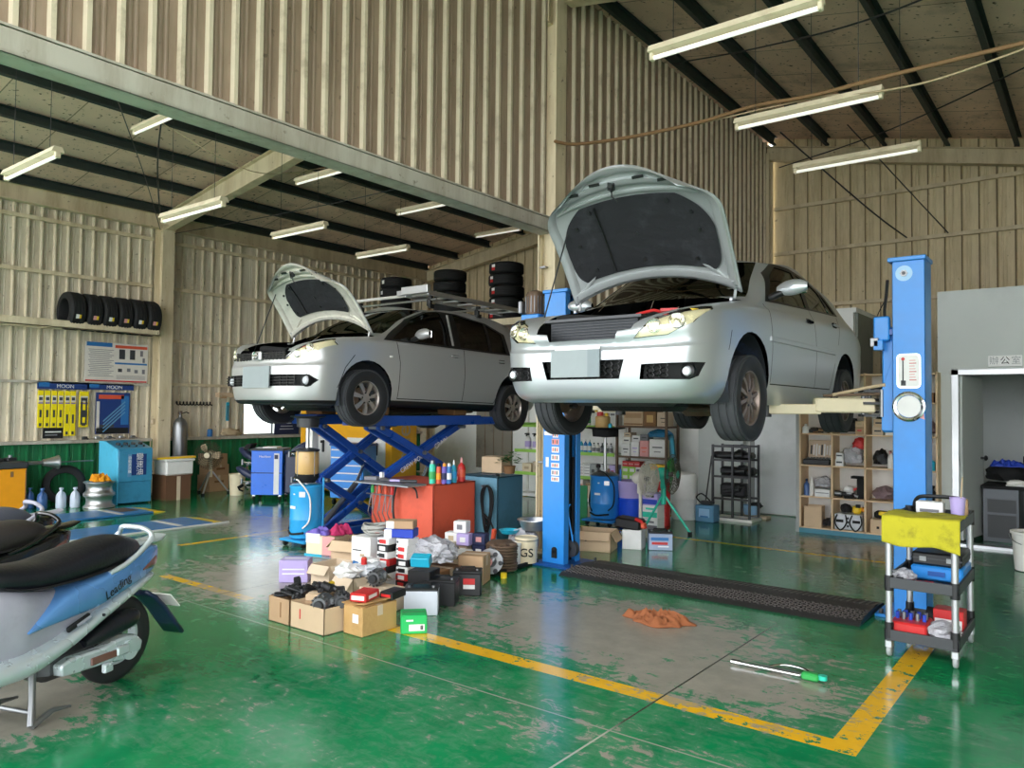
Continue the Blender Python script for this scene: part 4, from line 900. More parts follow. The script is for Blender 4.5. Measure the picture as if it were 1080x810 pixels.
# --- left post
pl_ = thing('lift_post', 'blue lift post with a column of warning stickers between the two cars', 'lift', (-4.475, 6.63, 0), group='posts of the two-post lift')
b = B(); post_channel(b, .27, .30, 2.80, open_x=1); b.build('post', pl_, bevel=.006)
b = B(); b.box((.01, 0, 2.815), (.31, .34, .035), 'blue_lift'); b.build('top_cap', pl_, bevel=.006)
b = B(); b.box((.06, 0, .012), (.56, .52, .024), 'blue_dark'); [b.cyl((x, y, .02), (x, y, .06), .016, 'dark_steel', n=6) for x in (-.15, .28) for y in (-.22, .22)]; b.build('base_plate', pl_, bevel=.004)
b = B(); b.bb((-.02, -.10, .03), (.06, .10, 2.7), 'matte_black'); b.cyl((.09, -.05, .06), (.09, -.05, 1.3), .035, 'dark_steel'); b.cyl((.10, .06, .3), (.10, .06, 1.1), .012, 'matte_black'); b.build('lift_ram', pl_)
b = B(); b.lathe([(.02, -.025), (.085, -.025), (.075, -.012), (.075, .012), (.085, .025), (.02, .025)], 'dark_steel', c=(.135, -.02, .17), axis='Y', n=28); b.build('pulley', pl_, sharp=30)
b = B(); b.tube(cr([(.13, -.02, .10), (.16, -.03, .25), (.12, -.06, .55), (.13, -.03, .62)], 6), .008, 'blue_lift'); b.tube([(.11, .09, .1), (.11, .09, 1.5)], .006, 'matte_black'); b.build('cable', pl_)
b = B()
for i, (z, h, w, m) in enumerate([(1.33, .05, .07, 'paper_white'), (1.26, .06, .09, 'pink'), (1.18, .06, .09, 'paper_white'), (1.10, .06, .10, 'paper_white'), (1.02, .05, .10, 'paper_white'), (.945, .06, .10, 'paper_white'), (.88, .05, .10, 'paper_white')]):
    sticker(b, (.02, -.150, z), w, h, m, .004)
    for k in range(3): b.bb((-.015 + .025 * k, -.1535, z - h * .3), (-.002 + .025 * k, -.1515, z + h * .3), 'dark_grey' if (i + k) % 2 else 'orange_red')
b.build('warning_sticker', pl_, sharp=30)
b = B(); sticker(b, (-.07, -.150, 1.345), .10, .04, 'paper_white', .003); sticker(b, (-.08, -.150, 1.05), .035, .10, 'paper_white', .003); b.cyl((.02, -.15, .16), (.02, -.165, .16), .03, 'matte_black'); b.bb((-.01, -.165, .08), (.05, -.15, .15), 'matte_black'); b.build('switch_box', pl_)
b = B(); b.box((.16, .02, 1.86), (.10, .16, .85), 'blue_lift', ch=.01); b.build('carriage', pl_, bevel=.004)
lift_arm(pl_, (.28, -.02, 1.67), (.95, -.45, 1.60)); lift_arm(pl_, (.26, .10, 1.70), (.95, .80, 1.62))
pm = bpy.data.objects.new('pump_motor', None); C.objects.link(pm); pm.parent = pl_
b = B(); b.lathe([(0, 0), (.10, 0), (.105, .02), (.105, .22), (.09, .25), (.03, .27), (0, .27)], 'rust_steel', c=(-.43, .10, 2.62), n=24); [b.box((-.43 + .106 * math.cos(a), .10 + .106 * math.sin(a), 2.73), (.012, .006, .18), 'steel', rz=a) for a in [2 * PI * i / 18 for i in range(18)]]; b.build('motor_housing', pm, sharp=40)
b = B(); b.box((-.43, .10, 2.50), (.24, .22, .24), 'blue_lift', ch=.01); b.box((-.24, .10, 2.54), (.20, .10, .05), 'blue_lift'); b.build('oil_tank', pm)
b = B(); b.box((-.55, .02, 2.70), (.05, .10, .14), 'steel', ch=.01); b.build('capacitor', pm)

# --- black chequered cable cover between the posts
M('ramp_black', '2c2a29', .5, .1, bump=.1); M('ramp_bar', '5a5552', .45, .2)
b = B(); x0, x1 = -4.16, -1.46; P = []
prof = [(6.12, .002), (6.17, .03), (6.42, .055), (6.62, .055), (6.90, .03), (6.95, .002)]
b.grid([[(x, y, z) for y, z in prof] for x in (x0, x1)], 'ramp_black'); b.add([(x0, y, z) for y, z in prof], [tuple(range(6))], 'ramp_black'); b.add([(x1, y, z) for y, z in prof], [tuple(range(6))], 'ramp_black'); b.bb((x0, 6.13, 0.001), (x1, 6.94, .004), 'ramp_black')
k = 0
for i in range(80):
    for j in range(6):
        x = x0 + .03 + i * .0336; y = 6.19 + j * .042 + (.02 if i % 2 else 0); z = .031 + (y - 6.17) * .1
        b.box((x, y, z + .003), (.030, .011, .010), 'ramp_bar', rz=.8 if (i + j) % 2 else -.8)
for i in range(54):
    x = x0 + .03 + i * .05; b.box((x, 6.76, .045), (.012, .22, .006), 'ramp_bar', rx=-.09)
b.build('cable_ramp', None, sharp=0); tag(bpy.data.objects['cable_ramp'], 'black chequered rubber ramp on the floor between the two lift posts', 'ramp')

# --- scissor lift under the hatchback
sl = thing('scissor_lift', 'dark blue scissor lift holding up the silver hatchback', 'lift', (-7.1, 6.6, 0))
def bar_yz(b, x, p, q, w, t, m):
    p = Vector((x, *p)); q = Vector((x, *q)); a = math.atan2(q.z - p.z, q.y - p.y)
    b.box((p + q) / 2, (t, (q - p).length + w, w), m, rx=a, ch=.008)
def scissor(x, ya, yb, zk, label):
    zt = 1.36
    c = (ya + yb) / 2
    for nm, dx, (p, q) in (('scissor_arm', .10, ((ya, zt), (yb - .06, zk))), ('scissor_arm', -.10, ((ya, zt), (yb - .06, zk))), ('scissor_arm', .035, ((yb, zt), (ya + .06, zk))), ('scissor_arm', -.035, ((yb, zt), (ya + .06, zk))),
                           ('scissor_arm', .10, ((yb - .06, zk), (ya, .07))), ('scissor_arm', -.10, ((yb - .06, zk), (ya, .07))), ('scissor_arm', .035, ((ya + .06, zk), (yb, .07))), ('scissor_arm', -.035, ((ya + .06, zk), (yb, .07)))):
        b = B(); bar_yz(b, x + dx, p, q, .085, .05, 'scissor_blue'); b.build(nm, sl, loc=(7.1, -6.6, 0), sharp=40)
    for (y, z) in ((c - .01, (zt + zk) / 2), (ya + .06, zk), (yb - .06, zk), (c, (zk + .07) / 2), (ya, zt), (yb, zt)): B().cyl((x - .16, y, z), (x + .16, y, z), .025, 'steel', n=14).build('pivot_pin', sl, loc=(7.1, -6.6, 0), sharp=40)
    b = B(); b.cyl((x, ya + .12, .16), (x, c + .05, .62), .035, 'steel'); b.cyl((x, c + .05, .62), (x, c + .18, .86), .02, 'chrome'); b.build('hydraulic_ram', sl, loc=(7.1, -6.6, 0), sharp=40)
    b = B(); b.bb((x - .2, ya - .2, .01), (x + .2, yb + .25, .05), 'scissor_blue'); b.bb((x - .2, ya - .2, .05), (x - .16, yb + .25, .10), 'scissor_blue'); b.bb((x + .16, ya - .2, .05), (x + .2, yb + .25, .10), 'scissor_blue'); b.build('base_frame', sl, loc=(7.1, -6.6, 0))
scissor(-7.62, 5.95, 7.10, .70, 0); scissor(-6.68, 6.02, 7.42, .74, 0)
for x in (-7.62, -6.68):
    b = B(); b.bb((x - .24, 5.75, 1.385), (x + .24, 7.65, 1.50), 'scissor_blue'); b.bb((x - .22, 5.77, 1.501), (x + .22, 7.63, 1.504), 'matte_black'); b.build('platform', sl, loc=(7.1, -6.6, 0), bevel=.006)
    b = B(); b.box((x, 7.80, 1.435), (.47, .32, .10), 'scissor_blue', ch=.01); b.build('end_flap', sl, loc=(7.1, -6.6, 0))
ang = math.atan2(1.36 - .74, 7.42 - 6.08)
text('arm_lettering', 'CRAIN', .085, 'paper_white', sl, (.42 + .1275 - .06, .48, 1.155), (0, 0, 0)).rotation_euler = Matrix.Rotation(ang, 3, 'X').__matmul__(Euler((PI / 2, 0, PI / 2)).to_matrix()).to_euler()
text('arm_lettering', 'CREW BOO', .08, 'paper_white', sl, (.42 + .1275 - .06, -.02, .925), (0, 0, 0)).rotation_euler = Matrix.Rotation(ang, 3, 'X').__matmul__(Euler((PI / 2, 0, PI / 2)).to_matrix()).to_euler()
for i, (x, y) in enumerate(((-6.68, 6.0), (-6.68, 7.35), (-7.62, 6.0), (-7.62, 7.35))):
    b = B(); b.box((0, 0, 0.055), (.30, .24, .11), 'cardboard_dark', ch=.012); b.box((0, 0, .085), (.28, .22, .012), 'rust_steel'); o = b.build('lift_block', loc=(x, y, 1.505)); tag(o, ['brown rubber block under the front of the hatchback sill, near side', 'brown rubber block under the rear of the hatchback sill, near side', 'brown rubber block under the front of the hatchback sill, far side', 'brown rubber block under the rear of the hatchback sill, far side'][i], 'block', 'blocks on the scissor platforms')

# --- ladder on the roof rack
ld = thing('ladder', 'aluminium ladder lying on the roof rack of the hatchback', 'ladder', (-6.66, 6.72, 2.955), rot=(rad(-1.1), 0, rad(-1)))
for x in (-.20, .20):
    b = B(); b.box((x, .88, .035), (.026, 1.9, .06), 'alu', ch=.006); b.build('rail', ld, sharp=40)
for k in range(7): b = B(); b.cyl((-.2, .05 + k * .28, .035), (.2, .08 + k * .28, .035), .015, 'alu', n=12); b.build('rung', ld)
b = B(); b.box((0, -.08, .08), (.46, .06, .10), 'alu', ch=.006); b.box((-.26, -.08, .06), (.10, .05, .06), 'alu_matt'); b.build('hook', ld)
o = B().tube([(-8.0, 6.75, 3.005), (-6.45, 6.78, 3.005)], .02, 'offwhite').build('conduit_pipe'); tag(o, 'white plastic pipe lying across the hatchback roof in front of the ladder', 'pipe')

# --- blue oil drainers
def drainer(name, label, loc, body, h, r, jar, z_dish, rdish, rz=0):
    t = thing(name, label, 'oil drainer', loc, rz)
    z0 = .10
    b = B(); b.lathe([(0, z0), (r * .96, z0), (r, z0 + .02), (r, z0 + h * .33), (r * 1.015, z0 + h * .345), (r, z0 + h * .36), (r, z0 + h * .93), (r * 1.03, z0 + h * .95), (r * 1.03, z0 + h * .98), (r * .9, z0 + h), (0, z0 + h)], body, n=36); b.build('tank', t, sharp=40)
    b = B(); b.box((0, 0, .07), (r * 2.5, r * 2.2, .03), body, ch=.01)
    for a in (.6, 2.5, 3.9, 5.5): x, y = r * 1.25 * math.cos(a), r * 1.2 * math.sin(a); b.box((x * .8, y * .8, .075), (r * .8, .05, .025), body, rz=a)
    b.build('trolley', t)
    for a in (.6, 2.5, 3.9, 5.5):
        x, y = r * 1.25 * math.cos(a), r * 1.2 * math.sin(a); b = B(); b.lathe([(0, -.016), (.034, -.016), (.04, -.008), (.04, .008), (.034, .016), (0, .016)], 'black_rubber', c=(x, y, .041), axis='X', n=18); b.box((x, y, .075), (.045, .05, .02), 'dark_steel'); b.build('caster', t, sharp=40)
    zt = z0 + h
    b = B(); b.cyl((0, 0, zt), (0, 0, z_dish - .04), .022, 'alu'); b.build('riser', t)
    if jar:
        b = B(); b.lathe([(0, zt + .12), (r * .68, zt + .12), (r * .72, zt + .14), (r * .72, zt + .36), (r * .68, zt + .38), (0, zt + .38)], 'amber', n=28); b.build('oil_bowl', t, sharp=40)
        b = B(); b.lathe([(r * .5, zt + .02), (r * .72, zt + .08), (r * .74, zt + .12)], 'matte_black', n=28); b.lathe([(r * .74, zt + .38), (r * .76, zt + .40), (r * .3, zt + .42), (0, zt + .42)], 'dark_steel', n=28); [b.cyl((r * .72 * math.cos(a), r * .72 * math.sin(a), zt + .1), (r * .72 * math.cos(a), r * .72 * math.sin(a), zt + .4), .006, 'steel', n=6) for a in (0, PI / 2, PI, 1.5 * PI)]; b.build('bowl_clamp', t, sharp=40)
    else:
        b = B(); b.lathe([(r * .95, zt), (r * .6, zt + .04), (0, zt + .05)], 'steel', n=28); b.cyl((-.06, -.08, zt + .03), (-.06, -.08, zt + .10), .02, 'dark_steel'); b.lathe([(0, 0), (.03, .01), (.035, .04), (.02, .06), (0, .065)], 'matte_black', c=(-.06, -.08, zt + .09), n=16); b.cyl((.09, -.05, zt + .02), (.09, -.05, zt + .09), .018, 'brown'); b.build('valve', t, sharp=40)
    zd = z_dish
    b = B(); b.lathe([(.03, zd - .06), (rdish * .62, zd - .05), (rdish * .66, zd + .05), (rdish * .98, zd + .065), (rdish, zd + .075), (rdish * .96, zd + .078), (rdish * .62, zd + .06), (rdish * .5, zd - .02), (.0, zd - .03)], 'matte_black' if not jar else 'dark_steel', n=40); b.build('drain_dish', t, sharp=40)
    b = B(); b.cyl((r * .95, .1, .12), (r * .95, .1, zt + .08), .012, body); b.tube(cr([(-.02, -r * .7, zt + .06), (r * .5, -r * .9, zt + .04), (r * 1.0, -r * .55, zt - .12), (r * .98, -r * .5, zt - .38), (r * .75, -r * .85, .22)], 6), .009, 'offwhite' if jar else 'matte_black'); b.tube(cr([(-r * .5, -r * .9, .2), (-r * 1.06, -r * .3, .3), (-r * 1.08, -.02, .45), (-r * 1.02, .05, .6)], 6), .012, 'matte_black'); b.tube(cr([(-r * .7, -r * .78, .17), (0, -r * 1.1, .15), (r * .8, -r * .8, .17)], 6), .012, 'matte_black'); b.build('hose', t)
    b = B(); b.box((.0, -r - .001, zt - .25), (.09, .003, .03), 'paper_white'); b.box((.02, -r - .001, zt - .10), (.03, .003, .015), 'paper_white'); b.box((r * .62, -r * .80, zt - .10), (.07, .003, .06), 'alu', rz=.66); b.build('label', t)
    return t
dr1 = drainer('oil_drainer', 'sky blue waste oil drainer with amber bowl under the hatchback nose', (-7.30, 5.56, 0), 'sky_blue', .60, .185, True, 1.41, .20)
dr2 = drainer('oil_drainer', 'tall blue oil drainer drum with black dish under the sedan', (-5.50, 9.22, 0), 'blue_lift', .59, .20, False, 1.27, .28)
t = thing('oil_jar', 'amber oil jar with a red spout on the black drain dish under the sedan', 'jar', (-5.50, 9.15, 1.33))
b = B(); b.lathe([(0, 0), (.10, 0), (.105, .01), (.105, .16), (.09, .175), (0, .18)], 'amber', n=24); b.build('jar', t, sharp=40); b = B(); b.cyl((-.03, -.02, .17), (-.03, -.02, .23), .045, 'red'); b.tube([(-.03, -.02, .22), (.0, -.04, .26), (.05, -.06, .25)], .012, 'red'); b.cyl((.05, .02, .17), (.05, .02, .22), .02, 'yellow'); b.build('spout', t, sharp=40)
o = B().cyl((0, 0, 0), (0, 0, .06), .028, 'cyan_plastic').cyl((0, 0, .06), (0, 0, .075), .02, 'cyan_plastic').build('cap', loc=(-5.34, 9.08, 1.332), sharp=40); tag(o, 'small blue cap beside the amber jar on the drain dish', 'cap')

# --- tubs beside the drum
t = thing('plastic_tub', 'royal blue plastic tub on the floor beside the blue drum', 'tub', (-5.18, 9.40, 0), group='plastic tubs'); b = B(); b.lathe([(0, .005), (.16, .005), (.165, .01), (.19, .37), (.20, .375), (.20, .39), (.185, .39), (.16, .02), (0, .02)], 'tub_blue', n=36); b.build('shell', t, sharp=40)
t2 = thing('plastic_tub', 'lavender plastic tub stacked in the royal blue one', 'tub', (-5.18, 9.40, .24), group='plastic tubs'); b = B(); b.lathe([(0, 0), (.16, 0), (.165, .005), (.205, .36), (.22, .365), (.22, .38), (.20, .38), (.16, .015), (0, .015)], 'lavender', n=36); b.build('shell', t2, sharp=40)

# --- red and blue-grey service cabinets
M('cab_red', 'd65a40', .5, dirt='8a3424', dirt_amt=.35, scale=4); M('cab_blue', '6a9ab0', .5, dirt='3a5a68', dirt_amt=.4, scale=4); M('cab_blue_dark', '3d6a80', .5, dirt='24404c', dirt_amt=.5, scale=4)
rc = thing('tool_cabinet', 'open-backed red steel cabinet with a shelf rail in the middle of the floor', 'cabinet', (-6.22, 6.76, 0), rad(0))
b = B(); b.bb((-.58, -.66, .02), (.42, -.64, .755), 'cab_red'); b.bb((.40, -.66, .02), (.42, .04, .755), 'cab_red'); b.bb((-.58, .02, .02), (.42, .04, .755), 'cab_red'); b.bb((-.58, -.66, .02), (-.56, .04, .755), 'cab_red'); b.bb((-.58, -.66, .735), (.42, .04, .755), 'cab_red'); b.build('body', rc, bevel=.006)
b = B(); b.box((-.12, -.80, .745), (.86, .30, .02), 'alu_matt', ch=.006); b.build('side_shelf', rc)
b = B(); [b.tube([(x, -.70, .73), (x, -.78, .40), (x, -.70, .25)], .006, 'steel', n=6) for x in (-.5, -.42, -.34, -.26, -.18)]; b.tube([(-.55, -.76, .60), (-.12, -.76, .60)], .008, 'steel'); b.tube([(-.55, -.70, .25), (-.12, -.70, .25)], .008, 'steel'); b.build('hanging_rack', rc)
bc = thing('storage_cabinet', 'blue-grey steel cabinet with black cables hung on its side', 'cabinet', (-5.86, 7.62, 0), rad(0))
b = B(); b.bb((-.30, -.70, .0), (.30, -.68, .80), 'cab_blue'); b.bb((.28, -.70, 0), (.30, -.23, .80), 'cab_blue_dark'); b.bb((-.30, -.70, .78), (.30, -.22, .80), 'cab_blue_dark'); b.bb((-.30, -.24, 0), (.30, -.22, .80), 'cab_blue'); b.bb((-.30, -.70, 0), (-.28, -.22, .80), 'cab_blue'); b.build('body', bc, bevel=.006)
# ================================================================= SCOOTERS AND THE LEFT WALL
M('scooter_blue', '5f93cf', .28, .3, var=.06, scale=4, coat=.5); M('scooter_silver', 'c8d3d6', .28, .45, var=.08, scale=5); M('scooter_grey', '9c9ca8', .6, var=.15, scale=7, dirt='5a5a62', dirt_amt=.3)
M('seat_vinyl', '15161d', .36, var=.2, scale=14, bump=.12); M('scooter_black', '101012', .25, coat=.5); M('seat_grey', '4a4d57', .5, bump=.1); M('seat_brown', '2e2a28', .45, bump=.1); M('mudguard', '1d2a45', .4); M('lamp_brown', '6e4a42', .2, coat=.6)
def loftx(b, secs, m, n=20, flat=0.):
    """sections (x, zlow, zhigh, halfwidth[, exponent]) along local x"""
    P = []
    for q in secs:
        x, zl, zh, w = q[:4]; e = q[4] if len(q) > 4 else 2.6; r = []
        for i in range(n):
            a = 2 * PI * i / n; c, s = math.cos(a), math.sin(a)
            r.append((x, w * math.copysign(abs(c) ** (2 / e), c), (zl + zh) / 2 + (zh - zl) / 2 * math.copysign(abs(s) ** (2 / e), s)))
        P.append(r)
    b.grid(P, m, wrap=True); b.add(P[0], [tuple(range(n))], m); b.add(P[-1], [tuple(range(n))], m)
def dense(secs, k=4):
    V = [q[:4] for q in secs]; out = []
    for i in range(len(V) - 1):
        for j in range(k):
            t = j / k; a, b_, c, d = V[max(0, i - 1)], V[i], V[i + 1], V[min(len(V) - 1, i + 2)]
            out.append(tuple(.5 * (2 * b_[z] + (c[z] - a[z]) * t + (2 * a[z] - 5 * b_[z] + 4 * c[z] - d[z]) * t * t + (3 * b_[z] - a[z] - 3 * c[z] + d[z]) * t ** 3) for z in range(4)))
    return out + [V[-1]]
def scooter(label, loc, deg, body, band, seatm, low='scooter_grey', letter=None):
    t = thing('scooter', label, 'scooter', loc, rad(deg), 'scooters parked at the left')
    for nm, x, zw, sw in (('rear_wheel', -.03, .247, 1.14), ('front_wheel', 1.28, .247, 1.14)):
        w = bpy.data.objects.new(nm, None); C.objects.link(w); w.parent = t; w.location = (x, 0, zw); w.scale = (sw, 1, sw)
        b = B(); b.lathe([(.125, -.035), (.14, -.045), (.18, -.05), (.205, -.038), (.216, -.018), (.2165, 0), (.216, .018), (.205, .038), (.18, .05), (.14, .045), (.125, .035)], 'tyre_side', axis='Y', n=48); b.build('tyre', w, sharp=50)
        b = B(); b.lathe([(.13, -.035), (.118, -.03), (.112, 0), (.118, .03), (.13, .035), (.138, .04), (.138, .036)], 'scooter_silver', axis='Y', n=40)
        for k in range(3): a = 2 * PI * k / 3 + .4; b.box((.07 * math.cos(a), 0, .07 * math.sin(a)), (.12, .03, .032), 'scooter_silver', ry=-a)
        b.cyl((0, -.045, 0), (0, .045, 0), .03, 'dark_steel'); b.build('rim', w, sharp=40)
    b = B(); loftx(b, dense([(-.14, .755, .775, .05), (-.10, .725, .815, .10), (0, .69, .85, .13), (.14, .665, .852, .145), (.32, .645, .825, .152), (.50, .645, .795, .155), (.66, .66, .80, .14), (.78, .69, .805, .115), (.86, .715, .79, .07)]), seatm, n=28); b.build('seat', t, sharp=60)
    b = B(); loftx(b, dense([(-.10, .70, .71, .122), (.0, .69, .71, .135), (.3, .665, .685, .16), (.6, .67, .685, .163), (.75, .70, .712, .13)]), 'matte_black', n=12); b.build('seat_piping', t)
    b = B(); loftx(b, [q + (5,) for q in dense([(-.30, .70, .745, .05), (-.26, .63, .75, .085), (-.18, .59, .75, .115), (-.05, .555, .72, .14), (.12, .515, .685, .158), (.25, .49, .665, .168), (.40, .48, .635, .176), (.52, .475, .575, .178), (.66, .472, .482, .174)])], body, n=28); b.build('side_cowl', t, sharp=50)
    b = B(); loftx(b, dense([(.05, .46, .60, .09), (.25, .37, .62, .11), (.45, .33, .64, .125), (.60, .31, .68, .15), (.68, .30, .70, .16), (.80, .30, .70, .15), (.92, .27, .58, .14)]), low, n=24); b.build('frame_cover', t, sharp=50)
    b = B(); loftx(b, dense([(-.23, .575, .60, .09), (-.17, .545, .60, .12), (.0, .47, .555, .14), (.18, .40, .495, .155), (.35, .335, .44, .175), (.50, .285, .405, .19), (.65, .245, .39, .20), (.85, .25, .375, .20), (1.0, .27, .36, .19)]), band, n=24); b.build('lower_cowl', t, sharp=50)
    b = B(); b.tube(cr([(.15, .14, .665), (.05, .155, .70), (-.08, .15, .765), (-.17, .125, .82), (-.15, .08, .865), (-.13, 0, .875), (-.15, -.08, .865), (-.17, -.125, .82), (-.08, -.15, .765), (.05, -.155, .70), (.15, -.14, .665)], 6), .015, band); loftx(b, dense([(-.37, .79, .80, .05), (-.30, .76, .79, .07), (-.2, .755, .785, .075), (-.12, .75, .78, .07)]), band, n=14); b.build('grab_rail', t, sharp=50)
    b = B(); loftx(b, dense([(-.285, .70, .73, .05), (-.25, .62, .725, .095), (-.19, .612, .70, .124), (-.10, .628, .645, .142)]), 'lamp_brown', n=16); b.build('tail_lamp', t, sharp=40)
    b = B(); P = [[(x, y, z) for y in (-.075, -.05, 0, .05, .075)] for x, z in ((-.20, .49), (-.28, .44), (-.37, .35), (-.45, .25), (-.52, .165))]
    b.grid(P, 'mudguard'); o = b.build('mudguard', t, sharp=50, solid=.02); b = B(); b.box((-.405, 0, .385), (.006, .20, .12), 'offwhite', ry=.75); b.build('number_plate', t)
    if letter:
        text('emblem', letter[0], .062, 'scooter_black', t, (.12, .170, .585), (PI / 2, 0, PI), shear=.3, ext=.0015).rotation_euler = Matrix.Rotation(PI, 3, 'Z').__matmul__(Matrix.Rotation(-.42, 3, 'Y')).__matmul__(Matrix.Rotation(PI / 2 - .10, 3, 'X')).to_euler()
        if letter[1]: text('emblem', letter[1], .085, 'red', t, (.06, .1705, .625), (PI / 2, 0, PI)).rotation_euler = Matrix.Rotation(PI, 3, 'Z').__matmul__(Matrix.Rotation(-.42, 3, 'Y')).__matmul__(Matrix.Rotation(PI / 2 - .10, 3, 'X')).to_euler()
    B().box((.36, .155, .452), (.15, .02, .034), 'matte_black', ry=.32, ch=.008).build('vent', t); B().box((.335, .163, .456), (.09, .012, .014), 'scooter_grey', ry=.32).build('vent_bar', t); B().cyl((.20, .150, .452), (.20, .163, .452), .008, 'matte_black', n=10).build('screw', t)
    e = bpy.data.objects.new('engine', None); C.objects.link(e); e.parent = t
    b = B(); out = [(.47, .26), (.40, .28), (.20, .275), (.12, .29), (.04, .295), (-.03, .285), (-.08, .24), (-.07, .19), (-.02, .165), (.06, .165), (.2, .185), (.36, .19), (.46, .20)]
    b.prism([(x, z) for x, z in out], .075, 'scooter_silver', Matrix.Translation((0, .165, 0)) @ FY); b.build('drive_cover', e, sharp=40, bevel=.012)
    b = B(); b.box((.17, .172, .225), (.24, .012, .04), 'lamp_brown', ch=.004); b.box((.08, .175, .23), (.09, .02, .055), 'scooter_silver', ch=.01); b.box((.18, .172, .165), (.06, .03, .05), 'scooter_silver', ch=.006); b.cyl((.02, .165, .215), (.02, .176, .215), .055, 'scooter_silver', n=24); b.build('cover_detail', e, sharp=40)
    b = B(); loftx(b, [(x, zl, zh, w, 3) for x, zl, zh, w in dense([(-.09, .36, .40, .03), (-.05, .325, .425, .05), (.08, .305, .41, .055), (.2, .295, .37, .05), (.28, .295, .33, .03)])], 'seat_vinyl', n=18, ); 
    for v in b.v: v.y += .10
    b.build('air_box', e, sharp=50)
    b = B(); b.box((.35, .0, .25), (.35, .22, .16), 'dark_steel', ch=.04); b.tube(cr([(.4, -.13, .2), (.1, -.16, .19), (-.2, -.17, .26)], 5), .05, 'dark_steel', n=12); b.build('crankcase', e, sharp=40)
    b = B()
    for s in (-1, 1): b.tube([(.56, s * .08, .25), (.60, s * .13, .12), (.635, s * .17, .022)], .016, 'steel', rr=[.018, .016, .02]); b.tube([(.635, s * .17, .022), (.52, s * .175, .06), (.42, s * .18, .045)], .012, 'steel', rr=[.018, .014, .007])
    b.tube([(.62, -.14, .08), (.62, .14, .08)], .012, 'steel'); b.build('centre_stand', t, sharp=50)
    b = B(); b.box((1.0, 0, .30), (.42, .34, .06), low, ch=.02); b.build('floorboard', t, sharp=40)
    b = B(); loftx(b, dense([(1.10, .30, .55, .16), (1.16, .30, .85, .20), (1.22, .42, .92, .17), (1.30, .52, .80, .10)]), body, n=20); b.build('leg_shield', t, sharp=50)
    b = B(); b.tube([(1.26, 0, .22), (1.20, 0, .55), (1.10, 0, .98)], .028, 'dark_steel'); b.tube(cr([(1.0, -.34, 1.0), (1.08, -.2, 1.03), (1.10, 0, 1.02), (1.08, .2, 1.03), (1.0, .34, 1.0)], 5), .016, 'matte_black'); b.build('handlebar', t); b = B(); loftx(b, dense([(1.02, .98, 1.02, .10), (1.1, .93, 1.06, .14), (1.2, .94, 1.03, .09)]), body, n=16); b.build('headset', t, sharp=50)
    return t
scooter('blue and silver scooter with a black seat, nearest to the camera', (-4.54, 2.10, 0), -70, 'scooter_blue', 'scooter_silver', 'seat_vinyl', letter=('Leading', ''))
scooter('black scooter with a dark brown seat behind the blue one', (-5.53, 1.98, 0), -80, 'scooter_black', 'scooter_black', 'seat_brown', 'scooter_black')
scooter('scooter with a worn grey seat, furthest back at the left edge', (-6.27, 2.16, 0), -84, 'scooter_black', 'scooter_grey', 'seat_grey', 'scooter_black')

# --- runway plates set in the floor
M('plate_blue', '3a78b4', .35, .1, dirt='28405c', dirt_amt=.5); M('plate_stripe', 'd0d0c8', .5)
for x, y0, lab in ((-9.86, 3.7, 'blue runway plate on the floor nearer the scooters, yellow far end'), (-11.45, 3.9, 'blue runway plate on the floor nearer the blue machine, yellow far end')):
    t = thing('runway_plate', lab, 'floor plate', (x, y0, 0), 0, 'wheel alignment plates on the floor'); L = 5.72 - y0
    b = B(); b.bb((-.36, 0, .001), (.36, L, .03), 'plate_blue'); b.build('plate', t, bevel=.01)
    b = B(); b.prism([(0, .001), (.20, .001), (0, .03)], .66, 'yellow', Matrix.Translation((-.33, L, 0)) @ Matrix.Rotation(PI / 2, 4, 'Z') @ Matrix.Rotation(PI / 2, 4, 'X')); b.build('end_ramp', t)
    b = B(); b.bb((-.34, L - .50, .0305), (.36, L - .42, .033), 'plate_stripe'); b.bb((-.34, L - .36, .0305), (.10, L - .10, .034), 'rust_steel') if x < -11 else b.bb((.36, 0, .001), (.39, L + .22, .02), 'plate_stripe'); b.build('stripe', t)

# --- tyre shelf on the left wall
t = thing('tyre_shelf', 'white steel shelf rail carrying tyres on the left wall', 'shelf', (XL, 4.5, 2.81))
b = B(); b.bb((.50, -5.7, 0), (.53, 2.26, .12), 'beam_cream'); b.bb((.46, -5.7, 0), (.53, 2.26, .012), 'beam_cream'); b.build('front_rail', t)
b = B(); b.bb((.10, -5.7, .0), (.14, 2.40, .10), 'beam_cream'); b.build('back_rail', t); b = B(); [b.bb((.04, y - .02, .0), (.5, y + .02, .03), 'beam_cream') for y in (-3, -1, .55, 2.2)]; b.build('bracket', t)
def tyre_mesh(nm, R=.31, W=.20, rim=.19):
    h = W / 2; pr = [(rim, -h * .7), (rim + .01, -h * .95), (R - .05, -h), (R - .015, -h * .88)]
    for g in (-.55, -.2, .2, .55): pr += [(R, g * h - .009), (R - .008, g * h - .006), (R - .008, g * h + .006), (R, g * h + .009)]
    pr += [(R - .015, h * .88), (R - .05, h), (rim + .01, h * .95), (rim, h * .7), (rim + .012, 0), (rim, -h * .7)]
    b = B(); b.lathe(pr, 'black_rubber', n=44); return b
def loose_tyre(label, loc, rot, group, stickers, stick_ang=0., w=.20):
    t = thing('tyre', label, 'tyre', loc, group=group, rot=rot); tyre_mesh('tyre', W=w).build('carcass', t, sharp=50)
    b = B()
    for m, dz, hh, ww in stickers:
        a = stick_ang; P = [[(.3125 * math.cos(a + q), .3125 * math.sin(a + q), z) for z in (dz - hh / 2, dz + hh / 2)] for q in (-ww, -ww / 2, 0, ww / 2, ww)]; b.grid(P, m)
    if stickers: b.build('tread_label', t, sharp=0, solid=.002)
    return t
